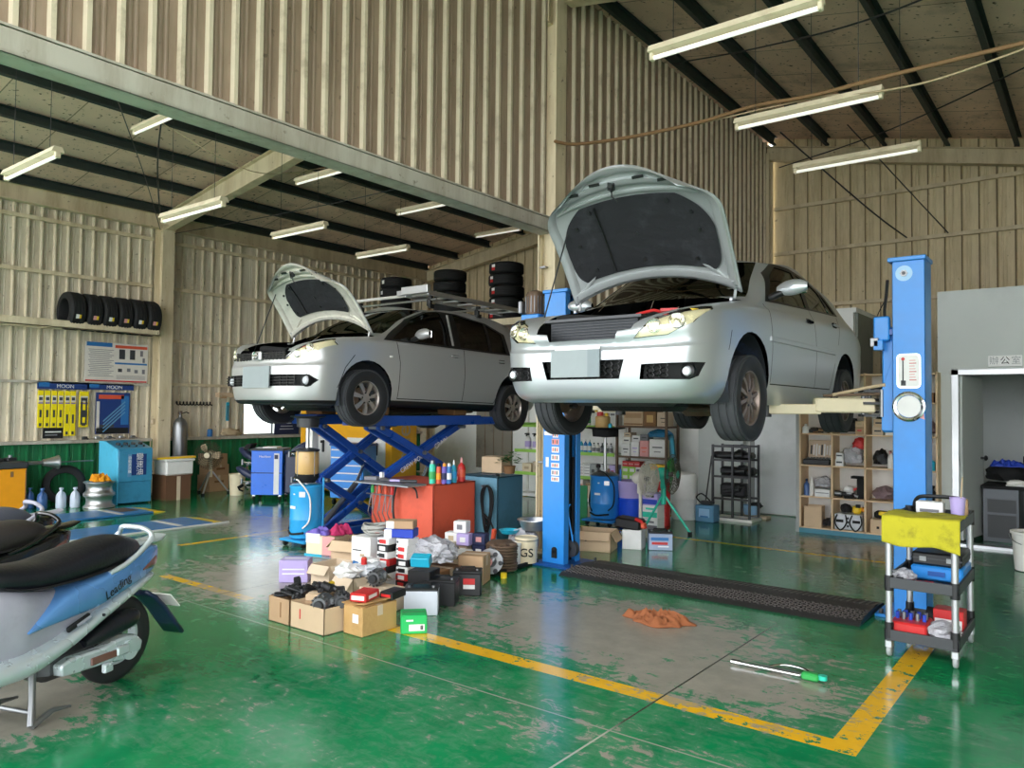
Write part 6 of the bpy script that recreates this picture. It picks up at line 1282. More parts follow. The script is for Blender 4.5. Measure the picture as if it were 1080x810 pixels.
# kraft box, crumpled
M('kraft', 'c29a62', .75, bump=.3, scale=6, dirt='8a6a3c'); M('craft_tape', 'd8b878', .4)
t = carton('kraft_box', 'bulging brown kraft box at the front of the pile beside the green box', (-4.18, 3.76, 0), (.20, .33, .20), 0, 'kraft', group='cardboard boxes in the parts pile', lab=[('F', .03, .12, .06, .06, 'paper_white')]); b = B(); b.box((-.02, -.01, .212), (.19, .32, .004), 'kraft', rx=.04, ry=.08); b.box((.03, .0, .218), (.16, .31, .004), 'kraft', ry=-.12); b.build('flap', t)
t = carton('red_box', 'red and white spark plug box on top of the kraft box', (-4.20, 3.72, .225), (.13, .20, .06), 0.35, 'red', tape=None, group='small cartons in the pile', lab=[('F', 0, .03, .10, .03, 'paper_white'), ('R', 0, .03, .12, .025, 'paper_white')])
t = carton('red_box', 'dark red battery tester box next to the red and white box on the pile', (-4.13, 3.93, .21), (.11, .18, .055), 0.2, 'black_plastic', tape=None, group='small cartons in the pile', lab=[('F', 0, .03, .08, .02, 'red')])
t = carton('green_box', 'bright green filter box on the floor at the front of the pile', (-3.9397, 3.95401, 0), (.185, .19, .13), 0.82, 'green_box', tape=None, group='small cartons in the pile', lab=[('F', .02, .045, .11, .045, 'paper_white'), ('F', -.03, .095, .05, .012, 'paper_white'), ('F', .055, .045, .02, .03, 'dark_grey'), ('T', 0, 0, .16, .06, 'green_plastic')])
# second row
t = carton('open_carton', 'open cardboard box of crumpled white papers behind the front corner box', (-5.05, 4.42, 0), (.24, .36, .17), 0, 'cardboard_pale', open_=True, flaps=True, group='cardboard boxes in the parts pile', lab=[('F', -.05, .15, .10, .08, 'paper_white')])
for k, (x, y, z, w, m) in enumerate(((-5.10, 4.33, .20, .24, 'paper_white'), (-4.99, 4.47, .21, .24, 'clear_plastic'), (-5.06, 4.52, .24, .22, 'paper_white'))): simple('crumpled_paper', ['crumpled white paper in the open box, front', 'crumpled clear wrapper in the open box, right', 'crumpled white paper in the open box, back'][k], 'paper', B().blob((0, 0, 0), (w, w * .9, w * .55), m, 11 + k, .55, 3.2), (x, y, z), sharp=25, group='papers in the open box')
simple('red_stopper', 'small red cap among the white papers', 'cap', B().cyl((0, 0, 0), (0, 0, .05), .025, 'red').cyl((0, 0, .05), (0, 0, .06), .02, 'orange_red'), (-4.96, 4.38, .27)); simple('blue_carton_piece', 'blue printed carton piece sticking out of the paper box', 'carton', B().box((0, 0, .06), (.10, .008, .14), 'poster_blue').box((0, -.006, .06), (.06, .004, .05), 'paper_white'), (-5.15, 4.46, .14), rot=(.3, .3, .4))
t = carton('tape_box', 'tall pale cardboard box standing left of the white papers', (-5.34, 4.36, 0), (.22, .30, .24), 0.1, 'cardboard_pale', open_=True, flaps=True, group='cardboard boxes in the parts pile'); 
t = carton('parts_box', 'pale blue paper carton lying on the left side of the pile', (-5.894, 4.386, 0), (.26, .20, .20), 0.7, 'lavender', tape=None, group='small cartons in the pile', lab=[('F', 0, .12, .2, .012, 'paper_white'), ('F', 0, .08, .2, .012, 'paper_white'), ('T', 0, 0, .2, .03, 'paper_white')])
alternator('silver alternator right of the white papers on the pile', (-4.62, 4.22, .175), 0.4, 1.2); t = carton('pale_box', 'pale open box under the silver alternator', (-4.56, 4.22, 0), (.30, .22, .172), 0.05, 'cardboard_pale', group='cardboard boxes in the parts pile')
# third row, taller
t = carton('cream_box', 'cream printed box with purple and red cloths on top', (-6.62, 5.33, .0), (.34, .30, .23), 0.25, 'cream', tape=None, group='cardboard boxes in the parts pile', lab=[('F', .12, .12, .16, .22, 'pink'), ('F', -.08, .20, .18, .10, 'paper_white'), ('F', 0, .02, .38, .03, 'cyan_plastic')])
cloth_heap('cloth', 'purple cloth on the cream box', 'cloth', (-6.68, 5.28, .232), .28, .26, .07, 'purple', 2, folds=2.5, group='cloths on the cream box'); M('cloth_magenta', 'b02a5c', .9); cloth_heap('cloth', 'dark pink cloth on the cream box', 'cloth', (-6.52, 5.40, .232), .28, .24, .10, 'cloth_magenta', 5, folds=2.5, group='cloths on the cream box')
t = carton('open_carton', 'open brown carton with raised flaps and metal parts behind the white papers', (-5.75, 4.98, 0), (.34, .36, .32), 0.3, 'cardboard_light', open_=True, flaps=True, group='cardboard boxes in the parts pile'); o = parts_bits(None, 'metal_parts', .26, .28, 0, 22, ['dark_steel', 'steel', 'rust_steel'], 21); o.location = (-5.75, 4.98, .25); tag(o, 'metal brackets heaped in the open brown carton', 'parts', None, 'stuff')
t = carton('white_box', 'white printed box below the grey cables in the pile', (-5.36, 4.80, .0), (.22, .26, .42), 0.15, 'paper_white', tape=None, group='small cartons in the pile', lab=[('F', .02, .24, .05, .06, 'tan'), ('F', -.04, .30, .10, .01, 'dark_grey'), ('F', 0, .18, .12, .008, 'dark_grey')])
M('cable_grey', '9a9a94', .6); t = thing('cable_heap', 'grey cable heaped on the white printed box', 'cable', (-5.32, 4.84, .422)); b = B(); 
random.seed(5)
for k in range(5): b.tube(cr([(.13 * math.cos(a) * random.uniform(.7, 1.1), .11 * math.sin(a) * random.uniform(.7, 1.1), .02 + .014 * k + random.uniform(0, .03)) for a in [2 * PI * i / 9 for i in range(9)]], 4, True), .011, 'cable_grey', n=6, closed=True)
b.build('coil', t, sharp=60)
SM = [('white', 'paper_white'), ('red', 'red'), ('black', 'black_plastic')]
k = 0
for col_, (x, y) in enumerate(((-5.10, 4.80), (-4.94, 4.88))):
    for lev in range(7):
        m = [('paper_white', 'red'), ('paper_white', 'paper_white'), ('black_plastic', 'red'), ('red', 'paper_white'), ('paper_white', 'black_plastic'), ('black_plastic', 'paper_white'), ('paper_white', 'red')][(lev + 2 * col_) % 7]
        carton('brake_box', '%s small parts box %s of the %s stack in the pile' % ({'paper_white': 'white', 'red': 'red', 'black_plastic': 'black'}[m[0]], ['at the bottom', 'second from the bottom', 'third from the bottom', 'in the middle', 'third from the top', 'second from the top', 'at the top'][lev], ['left', 'right'][col_]), (x + .01 * ((lev * 3) % 3 - 1), y, .062 * lev), (.13, .17, .06), .12 + .06 * ((lev * 5) % 4 - 1.5), m[0], tape=None, group='stacked small parts boxes', lab=[('F', .0, .03, .07, .035, m[1]), ('F', -.045, .03, .02, .02, 'dark_grey')])
t = carton('blue_box', 'royal blue and white box near the top of the pile', (-5.02, 4.87, .436), (.27, .17, .075), 0.5, 'royal_blue', tape=None, group='small cartons in the pile', lab=[('F', -.10, .035, .07, .075, 'paper_white')]); t = carton('tan_box', 'tan and white box on the royal blue box at the top of the pile', (-5.03, 4.88, .512), (.25, .16, .07), 0.55, 'cardboard', tape=None, group='small cartons in the pile', lab=[('F', -.085, .035, .07, .065, 'paper_white')])
simple('plastic_bag', 'crumpled translucent grey plastic bag on the pile before the red cabinet', 'bag', B().blob((0, 0, .10), (.42, .36, .26), 'plastic_bag', 31, .30, 2.6, n=4, flat=True), (-4.78, 5.06, .20), sharp=20)
t = carton('brown_box', 'brown box under the grey plastic bag', (-4.78, 5.08, 0), (.34, .34, .17), 0.1, 'cardboard_dark', group='cardboard boxes in the parts pile')
t = carton('teal_box', 'flat turquoise box on the pile above the white battery', (-4.46, 4.56, .305), (.16, .10, .08), 0.4, 'cyan_plastic', tape=None, group='small cartons in the pile', rot=(.3, 0, .5)); t = carton('black_box', 'black box beneath the flat turquoise box', (-4.45, 4.58, .0), (.20, .20, .27), 0.3, 'black_plastic', tape=None, group='small cartons in the pile')
# batteries
def battery(label, loc, rz, body, lid, dims=(.24, .17, .20), prints=()):
    t = thing('car_battery', label, 'battery', loc, rz, 'car batteries on the floor'); w, d, h = dims
    b = B(); b.box((0, 0, h * .43), (w, d, h * .86), body, ch=.006); b.build('case', t, sharp=30); b = B(); b.box((0, 0, h * .91), (w * 1.01, d * 1.01, h * .10), lid, ch=.006); b.build('lid', t, sharp=30)
    for s in (-1, 1): b = B(); b.cyl((s * w * .36, -d * .28, h * .95), (s * w * .36, -d * .28, h * 1.03), .011, 'steel', n=12); b.build('terminal', t, sharp=40)
    if prints:
        b = B()
        for side_, x, z, ww, hh, mm in prints: b.box((x, -d / 2 - .001, z) if side_ == 'F' else (w / 2 + .001, x, z), (ww, .002, hh) if side_ == 'F' else (.002, ww, hh), mm)
        b.build('print', t)
    b = B(); b.tube([(-w * .3, 0, h * .96), (-w * .25, 0, h * 1.06), (w * .25, 0, h * 1.06), (w * .3, 0, h * .96)], .007, 'matte_black', n=6); b.build('carry_strap', t); return t
M('battery_white', 'c9cfd8', .4)
battery('pale grey car battery with a black lid, in front of the black ones', (-4.228, 4.33, 0), 0.69, 'battery_white', 'black_plastic', (.26, .18, .215)); battery('plain black car battery left of the red-labelled one', (-4.30178, 4.64067, 0), 0.55, 'black_plastic', 'black_plastic', (.25, .18, .215)); battery('black car battery with a red and white label', (-4.36609, 5.03209, 0), 0.62, 'black_plastic', 'black_plastic', (.24, .18, .215), [('F', .02, .12, .10, .05, 'red'), ('F', .02, .075, .10, .035, 'paper_white')])
# right-hand end of the pile, before the cabinets
t = carton('long_white_box', 'long white box lying on the pile before the blue-grey cabinet', (-5.00911, 5.55886, 0.112), (.34, .22, .10), 0.5, 'paper_white', tape=None, group='small cartons in the pile', lab=[('F', .08, .05, .05, .04, 'dark_grey')]); t = carton('cream_carton', 'cream carton under the long white box', (-5.00911, 5.55886, 0), (.36, .26, .155), 0.45, 'cardboard_pale', group='cardboard boxes in the parts pile')
t = carton('long_cream_box', 'cream box with a brown end, left of the long white box', (-5.25074, 5.60215, 0), (.30, .24, .26), 0.4, 'cream', tape=None, group='small cartons in the pile', lab=[('F', -.08, .2, .1, .05, 'cardboard_dark')])
t = carton('brown_box', 'brown cardboard box between the long white box and the engine part', (-4.60088, 5.39329, 0), (.24, .24, .26), 0.4, 'cardboard', group='cardboard boxes in the parts pile')
for k, (x, y, z, m, p) in enumerate(((-5.20, 5.88, .0, 'paper_white', 'royal_blue'), (-5.10, 5.95, .0, 'cardboard_pale', 'paper_white'), (-5.22, 5.90, .12, 'paper_white', 'tan'), (-5.06, 5.90, .12, 'lavender', 'paper_white'), (-4.95, 6.02, .0, 'navy', 'paper_white'), (-5.12, 5.92, .24, 'paper_white', 'grey_cloth'), (-4.95, 6.02, .12, 'navy', 'pink'))):
    carton('spares_box', ['white spares box with a blue print, bottom left of the small stack', 'pale spares box at the bottom of the small stack by the red cabinet', 'white spares box with a tan print in the small stack by the red cabinet', 'lavender spares box in the small stack by the red cabinet', 'navy spares box at the bottom right of the small stack by the red cabinet', 'white spares box on the very top of the small stack by the red cabinet', 'navy spares box with a pink print, upper right of the small stack'][k], (x - .12, y + .02, z + .081), (.10 if k in (0, 1) else .14, .12, .118), .3, m, tape=None, group='spares boxes before the red cabinet', lab=[('F', .0, .06, .06, .05, p)])
t = carton('brown_box', 'wide brown carton under the small spares boxes by the red cabinet', (-5.22, 5.97, 0), (.46, .30, .08), .3, 'cardboard_dark', group='cardboard boxes in the parts pile')
# engine part with a pink disc, rusty coil, cans, pail, basin
t = thing('engine_part', 'greasy metal engine part with a pink disc on the floor', 'engine part', (-4.65812, 5.72457, 0), 0.5); b = B(); b.blob((0, 0, .13), (.18, .16, .26), 'steel', 3, .35, 3.0, flat=True); [b.cyl((.10 * math.cos(a), -.06, .14 + .09 * math.sin(a)), (.10 * math.cos(a), -.12, .14 + .09 * math.sin(a)), .022, 'dark_steel', n=10) for a in [k * 1.05 for k in range(6)]]; b.lathe([(.06, 0), (.12, 0), (.12, .02), (.06, .02)], 'alu', c=(0, -.10, .15), axis='Y', n=24); b.build('casting', t, sharp=40); b = B(); b.cyl((-.02, -.12, .15), (-.02, -.135, .15), .045, 'pink', n=20); b.build('disc', t); b = B(); b.cyl((.13, -.1, .0), (.13, -.1, .05), .03, 'yellow'); b.build('cap', t)
t = thing('wire_coil', 'rusty wire coil basket beside the white can', 'coil', (-4.7316, 5.962, 0)); b = B()
for k in range(9): b.tube([(.15 * math.cos(a) * (1 + .03 * (k % 3)), .13 * math.sin(a), .02 + .028 * k) for a in [2 * PI * i / 22 for i in range(22)]], .013, 'rust_steel', n=6, closed=True)
b.blob((0, 0, .25), (.30, .26, .10), 'rust_steel', 8, .4); b.build('coil', t, sharp=50)
def can(nm, label, loc, r, h, m, lid='alu', group=None, band=None, txt=None, rz=0.):
    t = thing(nm, label, nm.replace('_', ' '), loc, rz, group); b = B(); b.lathe([(0, 0), (r * .94, 0), (r * .96, .006), (r, h * .9), (r * 1.04, h * .92), (r * 1.04, h * .98), (r * .95, h), (r * .9, h * .97), (0, h * .96)], m, n=32); b.build('shell', t, sharp=35)
    b = B(); b.tube([(r * 1.03 * math.cos(a), r * 1.03 * math.sin(a), h * .88 - .0 + .05 * -math.sin(a) * 0 - .07 * max(0, math.sin(a * 1))) for a in [PI * 1.05 + (PI * .9) * i / 12 for i in range(13)]], .004, 'steel', n=6); b.build('bail', t)
    if band: b = B(); b.lathe([(r * 1.0, h * .28), (r * 1.003, h * .30), (r * 1.006, h * .60), (r * 1.0, h * .62)], band, n=32); b.build('label', t)
    if txt: text('lettering', txt[0], txt[1], 'matte_black', t, (txt[2], -r * 1.005, h * .42), (PI / 2, 0, 0), ext=.006)
    return t
can('paint_pail', 'cream oil pail lettered GS beside the left lift post', (-4.72163, 6.35628, 0.022), .115, .26, 'cream', txt=('GS', .12, .01), rz=rad(32)); can('white_can', 'white can between the rusty coil and the GS pail', (-4.7568, 6.17839, 0), .08, .24, 'offwhite')
simple('drip_tray', 'black drip tray under the pail by the left lift post', 'tray', B().bb((-.2, -.32, 0), (.2, .36, .02), 'matte_black').bb((-.2, -.32, 0), (.2, -.30, .04), 'matte_black').bb((.18, -.32, 0), (.2, .36, .04), 'matte_black'), (-4.82, 6.04, .001), rot=(0, 0, .1))
t = thing('basin', 'round aluminium basin on the scrap above the GS pail', 'basin', (-4.86, 6.68, .30)); b = B(); b.lathe([(0, 0), (.13, 0), (.17, .10), (.185, .105), (.185, .115), (.16, .11), (.12, .015), (0, .012)], 'alu', n=36); b.build('bowl', t, sharp=40)
simple('scrap_bag', 'clear bag of scrap under the aluminium basin', 'bag', B().blob((0, 0, .15), (.36, .30, .34), 'plastic_bag', 17, .25, 2.8, flat=True), (-4.98, 6.64, .0), sharp=20); simple('red_ball', 'orange-red round cap next to the aluminium basin', 'cap', B().blob((0, 0, .08), (.16, .16, .16), 'orange_red', 2, .05), (-4.84, 6.98, .28), sharp=60) 
simple('blue_basin', 'turquoise dish in the scrap below the aluminium basin', 'dish', B().lathe([(0, 0), (.08, 0), (.11, .04), (.10, .042), (.07, .012), (0, .01)], 'cyan_plastic', n=24), (-5.06, 6.50, .26))
# coiled jump cables on the cabinet side
t = thing('cable_coil', 'black cables looped on a hook on the blue-grey cabinet', 'cable', (-5.68, 6.885, .0)); b = B(); random.seed(12)
for k in range(7):
    w = .08 + .012 * (k % 4); z1 = .16 + .05 * (k % 4); cx = -.01 + .01 * k; b.tube(cr([(cx + w * math.sin(a) * (.75 + .25 * math.cos(a)), -.018 - .010 * k * .8, (.70 + z1) / 2 + (.70 - z1) / 2 * math.cos(a)) for a in [2 * PI * i / 14 for i in range(14)]], 3, True), .010, 'matte_black', n=6, closed=True)
b.tube(cr([(.0, -.10, .40), (.10, -.10, .33), (.15, -.10, .26), (.17, -.10, .22)], 4), .010, 'matte_black'); b.build('loops', t, sharp=60); b = B(); b.cyl((0, .01, .70), (0, -.11, .70), .012, 'steel'); b.build('hook', t); b = B(); b.box((.175, -.10, .16), (.05, .05, .14), 'orange_red', ch=.012, ry=.15); b.build('plug', t)
t = thing('hook_lever', 'black bent lever hung on the red cabinet', 'lever', (-6.20, 6.055, .0)); b = B(); b.tube(cr([(-.14, .0, .70), (-.16, -.02, .55), (-.15, -.025, .38), (-.10, -.025, .30), (.05, -.02, .30)], 6), .013, 'black_plastic'); b.tube(cr([(-.18, 0, .73), (.0, -.02, .745), (.18, -.02, .70), (.22, -.02, .60)], 5), .010, 'black_plastic'); b.build('bar', t)
# spray cans and bottles on the red cabinet
def spray(label, loc, m, cap, r=.033, h=.22, kind='can', lab=None):
    t = thing('spray_can' if kind == 'can' else 'bottle', label, 'bottle', loc, group='bottles and spray cans on the red cabinet')
    b = B(); 
    if kind == 'can': b.lathe([(0, 0), (r, 0), (r, h * .84), (r * .8, h * .90), (r * .6, h * .91), (0, h * .91)], m, n=22)
    else: b.lathe([(0, 0), (r, 0), (r * 1.05, h * .1), (r * 1.05, h * .6), (r * .8, h * .76), (r * .32, h * .84), (r * .30, h * .9), (0, h * .9)], m, n=22)
    b.build('body', t, sharp=40); b = B(); b.lathe([(0, h * .90), (r * .72, h * .90), (r * .7, h * 1.06), (0, h * 1.08)] if kind == 'can' else [(0, h * .88), (r * .42, h * .88), (r * .3, h * .98), (r * .10, h * 1.12), (0, h * 1.13)], cap, n=18); b.build('cap', t, sharp=40)
    b = B(); b.lathe([(r * 1.06, h * .22), (r * 1.065, h * .23), (r * 1.065, h * .55), (r * 1.06, h * .56)], lab or 'paper_white', n=22); b.build('label', t); return t
spray('green spray can at the left end of the row on the red cabinet', (-5.907, 6.191, 0.756), 'green_fan', 'steel', .037, .24, lab='green_plastic'); spray('orange and red spray can, second in the row on the red cabinet', (-5.858, 6.238, 0.756), 'orange_red', 'matte_black', .028, .21, lab='orange_paint'); spray('purple can with an orange cap, third in the row on the red cabinet', (-5.812, 6.282, 0.756), 'purple', 'orange_paint', .030, .21, lab='navy'); spray('blue and white spray can in the row on the red cabinet', (-5.774, 6.318, 0.756), 'poster_blue', 'paper_white', .027, .21, lab='paper_white'); spray('light blue squeeze bottle in the row on the red cabinet', (-5.809, 6.435, 0.756), 'cyan_plastic', 'paper_white', .032, .23, 'bottle', lab='sky_blue'); spray('red bottle at the right end of the row on the red cabinet', (-5.821, 6.577, 0.756), 'red', 'pink', .045, .25, 'bottle', lab='orange_red'); spray('small red bottle in front of the large red bottle', (-5.83, 6.50, .756), 'red', 'paper_white', .02, .12, 'bottle', lab='pink')
simple('tool_clutter', 'loose tools and papers lying on the side shelf of the red cabinet', 'tools', B().box((-.3, 0, .02), (.16, .10, .04), 'grey_cloth', rz=.3).box((-.1, .02, .015), (.18, .05, .03), 'steel', rz=-.2).box((.1, 0, .02), (.14, .10, .02), 'lavender', rz=.5).cyl((.2, -.05, .02), (.35, .06, .02), .018, 'dark_steel').box((-.2, .05, .05), (.04, .04, .08), 'paper_white'), (-6.35, 5.98, .765), sharp=40)
for k, (x, m) in enumerate(((-.42, 'green_plastic'), (-.30, 'orange_red'), (-.20, 'orange_red'), (-.10, 'red'))): simple('screwdriver', ['green-handled screwdriver hanging in the rack of the red cabinet', 'orange-handled screwdriver hanging left in the rack', 'orange-handled screwdriver hanging right in the rack', 'red-handled screwdriver hanging at the right end of the rack'][k], 'screwdriver', B().lathe([(0, 0), (.018, 0), (.022, .03), (.016, .10), (.012, .11), (0, .11)], m, n=12).cyl((0, 0, -.20), (0, 0, 0), .005, 'steel', n=8), (-6.22 + x, 5.975, .62), group='screwdrivers in the rack')
# on the blue-grey cabinet
t = carton('cardboard_box', 'brown cardboard box on the blue-grey cabinet behind the plant', (-6.02, 7.45, .80), (.28, .24, .20), .2, 'cardboard_light'); t = thing('plant', 'small green plant in a pot on the blue-grey cabinet', 'plant', (-5.78, 7.42, .80)); b = B(); b.lathe([(0, 0), (.06, 0), (.075, .09), (.08, .095), (.07, .095), (0, .08)], 'cardboard_dark', n=20); b.build('pot', t, sharp=40); b = B(); random.seed(9); M('leaf', '3f6f35', .5, var=.4, scale=30)
for k in range(90):
    a, e, r = random.uniform(0, 2 * PI), random.uniform(-.1, 1.4), random.uniform(.05, .15); p = Vector((r * math.cos(a) * math.cos(e), r * math.sin(a) * math.cos(e), .14 + r * math.sin(e) * .8)); d = Vector((math.cos(a), math.sin(a), random.uniform(-.4, .5))).normalized() * .07; s = d.cross(Vector((0, 0, 1))).normalized() * .024
    b.add([p, p + d * .5 + s, p + d, p + d * .5 - s], [(0, 1, 2, 3)], 'leaf')
o = b.build('leaves', t, sharp=0); 
simple('pliers', 'dark tool lying on the front edge of the blue-grey cabinet', 'tool', B().box((0, 0, .012), (.22, .04, .024), 'dark_steel', rz=.1, ch=.006).box((.1, .03, .012), (.08, .03, .024), 'black_plastic', rz=-.4, ch=.006), (-5.8, 7.05, .80))
# beside the left post, behind the ramp
t = carton('open_carton', 'open brown carton of scrap behind the left lift post base', (-4.62, 7.55, 0), (.42, .36, .22), .3, 'cardboard_light', open_=True, flaps=True); o = parts_bits(None, 'scrap_parts', .3, .25, 0, 20, ['greasy', 'dark_steel', 'rust_steel'], 30); o.location = (-4.60, 7.5, .12); tag(o, 'dark scrap parts in the open brown carton by the lift post', 'parts', None, 'stuff')
t = carton('open_carton', 'white open carton with a black charger on top, right of the left lift post', (-4.33, 7.92, 0), (.22, .26, .22), .3, 'paper_white', open_=True, flaps=False); t = thing('charger', 'black battery charger with a red clamp on the white carton', 'charger', (-4.37, 7.90, .225), .2); b = B(); b.box((0, 0, .06), (.30, .24, .12), 'black_plastic', ch=.02, ry=.1); b.build('case', t, sharp=40); b = B(); b.tube([(.1, -.1, .12), (.18, -.14, .10), (.22, -.12, .03)], .02, 'red'); b.box((.2, -.14, .06), (.05, .08, .06), 'orange_red', ch=.01); b.build('clamp', t)
M('battery_silver', '8f9db5', .35, .3); t = battery('silver-blue car battery with a printed label, at the end of the ramp', (-4.06, 8.04, 0), .55, 'battery_silver', 'black_plastic', (.27, .20, .22), [('F', -.01, .13, .20, .035, 'poster_blue'), ('F', -.01, .08, .18, .03, 'red'), ('F', .03, .045, .12, .015, 'paper_white'), ('R', 0, .10, .10, .09, 'paper_white')])
# ================================================================= SHELVES, BACK OF THE ROOM, OFFICE, TOOL CART
def pbox(nm, label, loc, dims, m, prints=(), rz=0., group=None, cat='box'):
    """small printed box: base centre loc, front faces -Y"""
    w, d, h = dims; t = thing(nm, label, cat, loc, rz, group); b = B(); b.box((0, 0, h / 2), (w, d, h), m, ch=min(.004, h * .1)); b.build('carton', t, sharp=30)
    if prints: b = B(); [b.box((x, -d / 2 - .001, z), (ww, .002, hh), mm) for x, z, ww, hh, mm in prints]; b.build('print', t)
    return t
def bottle(nm, label, loc, r, h, m, cap, group=None, kind=0, lab=None):
    t = thing(nm, label, 'bottle', loc, group=group); b = B()
    b.lathe([(0, 0), (r, 0), (r, h * .62), (r * .8, h * .72), (r * .35, h * .8), (r * .33, h * .88), (0, h * .88)], m, n=18); b.build('body', t, sharp=40)
    b = B(); b.lathe([(0, h * .86), (r * .42, h * .86), (r * .42, h), (0, h)], cap, n=14)
    if kind: b.box((0, -r * .7, h * .96), (r * .5, r * 1.6, h * .08), cap); b.box((0, -r * .9, h * .86), (r * .3, r * .3, h * .12), cap)
    b.build('cap', t, sharp=40)
    if lab: b = B(); b.lathe([(r * 1.01, h * .15), (r * 1.02, h * .16), (r * 1.02, h * .5), (r * 1.01, h * .51)], lab, n=18); b.build('label', t)
    return t
# ---- lime-edged rack and brown-post rack against the partition
RY = 11.2
lr = thing('storage_rack', 'white shelf rack with lime green edges behind the left lift post', 'rack', (-7.55, RY + .2, 0))
for z in (.06, .44, .85, 1.31):
    b = B(); b.bb((-1.05, -.2, z - .02), (1.05, .2, z), 'paper_white'); b.build('shelf', lr); b = B(); b.bb((-1.05, -.215, z - .045), (1.05, -.2, z + .01), 'lime' if z > .3 else 'paper_white'); b.build('shelf_edge', lr)
for x in (-1.04, 0, 1.04): b = B(); b.bb((x - .015, .17, 0), (x + .015, .2, 1.75), 'offwhite'); b.bb((x - .015, -.2, 0), (x + .015, -.17, .5), 'offwhite'); b.build('upright', lr)
br_ = thing('storage_rack', 'brown-post steel rack of boxed parts behind the blue drum', 'rack', (-5.98, RY + .2, 0))
for z in (.06, .42, .83, 1.33): b = B(); b.bb((-.46, -.22, z - .03), (.44, .22, z), 'rust_steel'); b.build('shelf', br_)
for x in (-.46, .44):
    for y in (-.22, .2): b = B(); b.bb((x - .018, y - .018, 0), (x + .018, y + .018, 1.85), 'rust_steel'); b.build('upright', br_)
FYR = RY + .02
def W(zs): return ' on the %s shelf' % zs
# brown rack, top shelf
pbox('parts_carton', 'wide tan carton on the top shelf of the brown-post rack', (-6.16, FYR + .14, 1.331), (.36, .28, .24), 'cardboard_light', [(0, .17, .30, .08, 'cardboard'), (0, .03, .34, .02, 'cardboard_dark')], group='boxes on the brown-post rack')
pbox('parts_carton', 'orange-brown square carton on the top shelf of the brown-post rack', (-5.86, FYR + .14, 1.331), (.22, .26, .24), 'cardboard_dark', [(0, .12, .12, .12, 'amber')], group='boxes on the brown-post rack')
pbox('parts_carton', 'peach carton at the right end of the top shelf of the brown-post rack', (-5.64, FYR + .12, 1.331), (.18, .24, .23), 'cardboard_pale', [(.02, .13, .09, .015, 'dark_grey'), (.02, .07, .06, .01, 'dark_grey')], group='boxes on the brown-post rack')
pbox('parts_carton', 'flat grey carton lying on the orange-brown square carton', (-5.88, FYR + .16, 1.572), (.20, .22, .07), 'grey_paint', [(0, .03, .1, .03, 'paper_white')], group='boxes on the brown-post rack')
pbox('parts_carton', 'flat white carton on the wide tan carton', (-6.2, FYR + .15, 1.572), (.30, .24, .09), 'offwhite', [(0, .04, .2, .03, 'tan')], group='boxes on the brown-post rack')
# second shelf
for k, (x, w, h, m, p, lab) in enumerate(((-6.30, .16, .20, 'paper_white', 'dark_grey', 'white carton at the left end of the second shelf of the brown-post rack'), (-6.13, .15, .24, 'paper_white', 'lavender', 'white carton with a lavender print left of the pink carton'), (-5.96, .16, .26, 'pink', 'orange_red', 'pink carton on the second shelf of the brown-post rack'), (-5.72, .29, .29, 'paper_white', 'dark_grey', 'large white carton on the second shelf under the blue bag'), (-5.545, .055, .28, 'tan', 'green_plastic', 'tan carton edge at the right end of the second shelf'))):
    pbox('parts_carton', lab, (x, FYR + .12, .831), (w, .24, h), m, [(0, h * .55, w * .6, .02, p), (0, h * .3, w * .4, .012, p)], group='boxes on the brown-post rack')
for k, (x, z, w, h, m) in enumerate(((-6.30, 1.032, .15, .11, 'offwhite'), (-6.12, 1.072, .15, .10, 'paper_white'), (-6.28, 1.143, .13, .07, 'cardboard_pale'), (-5.97, 1.092, .14, .10, 'grey_cloth'))): pbox('parts_carton', ['small off-white carton on the leftmost white carton', 'small white carton stacked on the lavender-print carton', 'small pale carton near the underside of the top shelf', 'small grey carton on the pink carton'][k], (x, FYR + .12, z), (w, .2, h), m, [(0, h / 2, w * .6, h * .2, 'dark_grey')], group='boxes on the brown-post rack')
M('bag_blue', '1f6f98', .3, var=.4, scale=12, bump=.5); simple('bag', 'shiny blue plastic bag on the large white carton', 'bag', B().blob((0, 0, .075), (.42, .22, .17), 'bag_blue', 41, .3, 3, flat=True), (-5.72, FYR + .12, 1.125), sharp=20); simple('bag', 'turquoise sleeve hanging from the right end of the brown-post rack', 'bag', B().box((0, 0, -.15), (.10, .05, .46), 'teal', ry=-.12, ch=.02).box((.02, -.03, -.12), (.04, .01, .3), 'cyan_plastic', ry=-.12), (-5.48, FYR + .05, 1.12))
# third shelf
for k in range(3): pbox('red_carton', 'flat red carton, %s of three on the green cartons' % ['left', 'middle', 'right'][k], (-6.32 + .11 * k, FYR + .12, .652), (.105, .2, .09), 'red', [(0, .045, .08, .02, 'pink')], group='red cartons on the brown-post rack')
for k, (m, p) in enumerate((('lime', 'paper_white'), ('lime', 'paper_white'), ('paper_white', 'grey_cloth'))):
    for j in range(2): pbox('filter_carton', '%s filter carton, %s of the %s column on the brown-post rack' % ('white' if k == 2 else 'lime green', ['lower', 'upper'][j], ['left', 'middle', 'right'][k]), (-6.31 + .125 * k, FYR + .12, .421 + .115 * j), (.12, .22, .113), m, [(0, .06, .08, .05, p)], group='filter cartons on the brown-post rack')
for k in range(4): pbox('yellow_carton', 'yellow carton, %s in the row behind the green fan' % ['first from the left', 'second from the left', 'third from the left', 'last'][k], (-5.90 + .105 * k, FYR + .12, .62 - .001), (.10, .22, .09), 'yellow', [(0, .045, .07, .03, 'orange_paint')], group='yellow cartons on the brown-post rack')
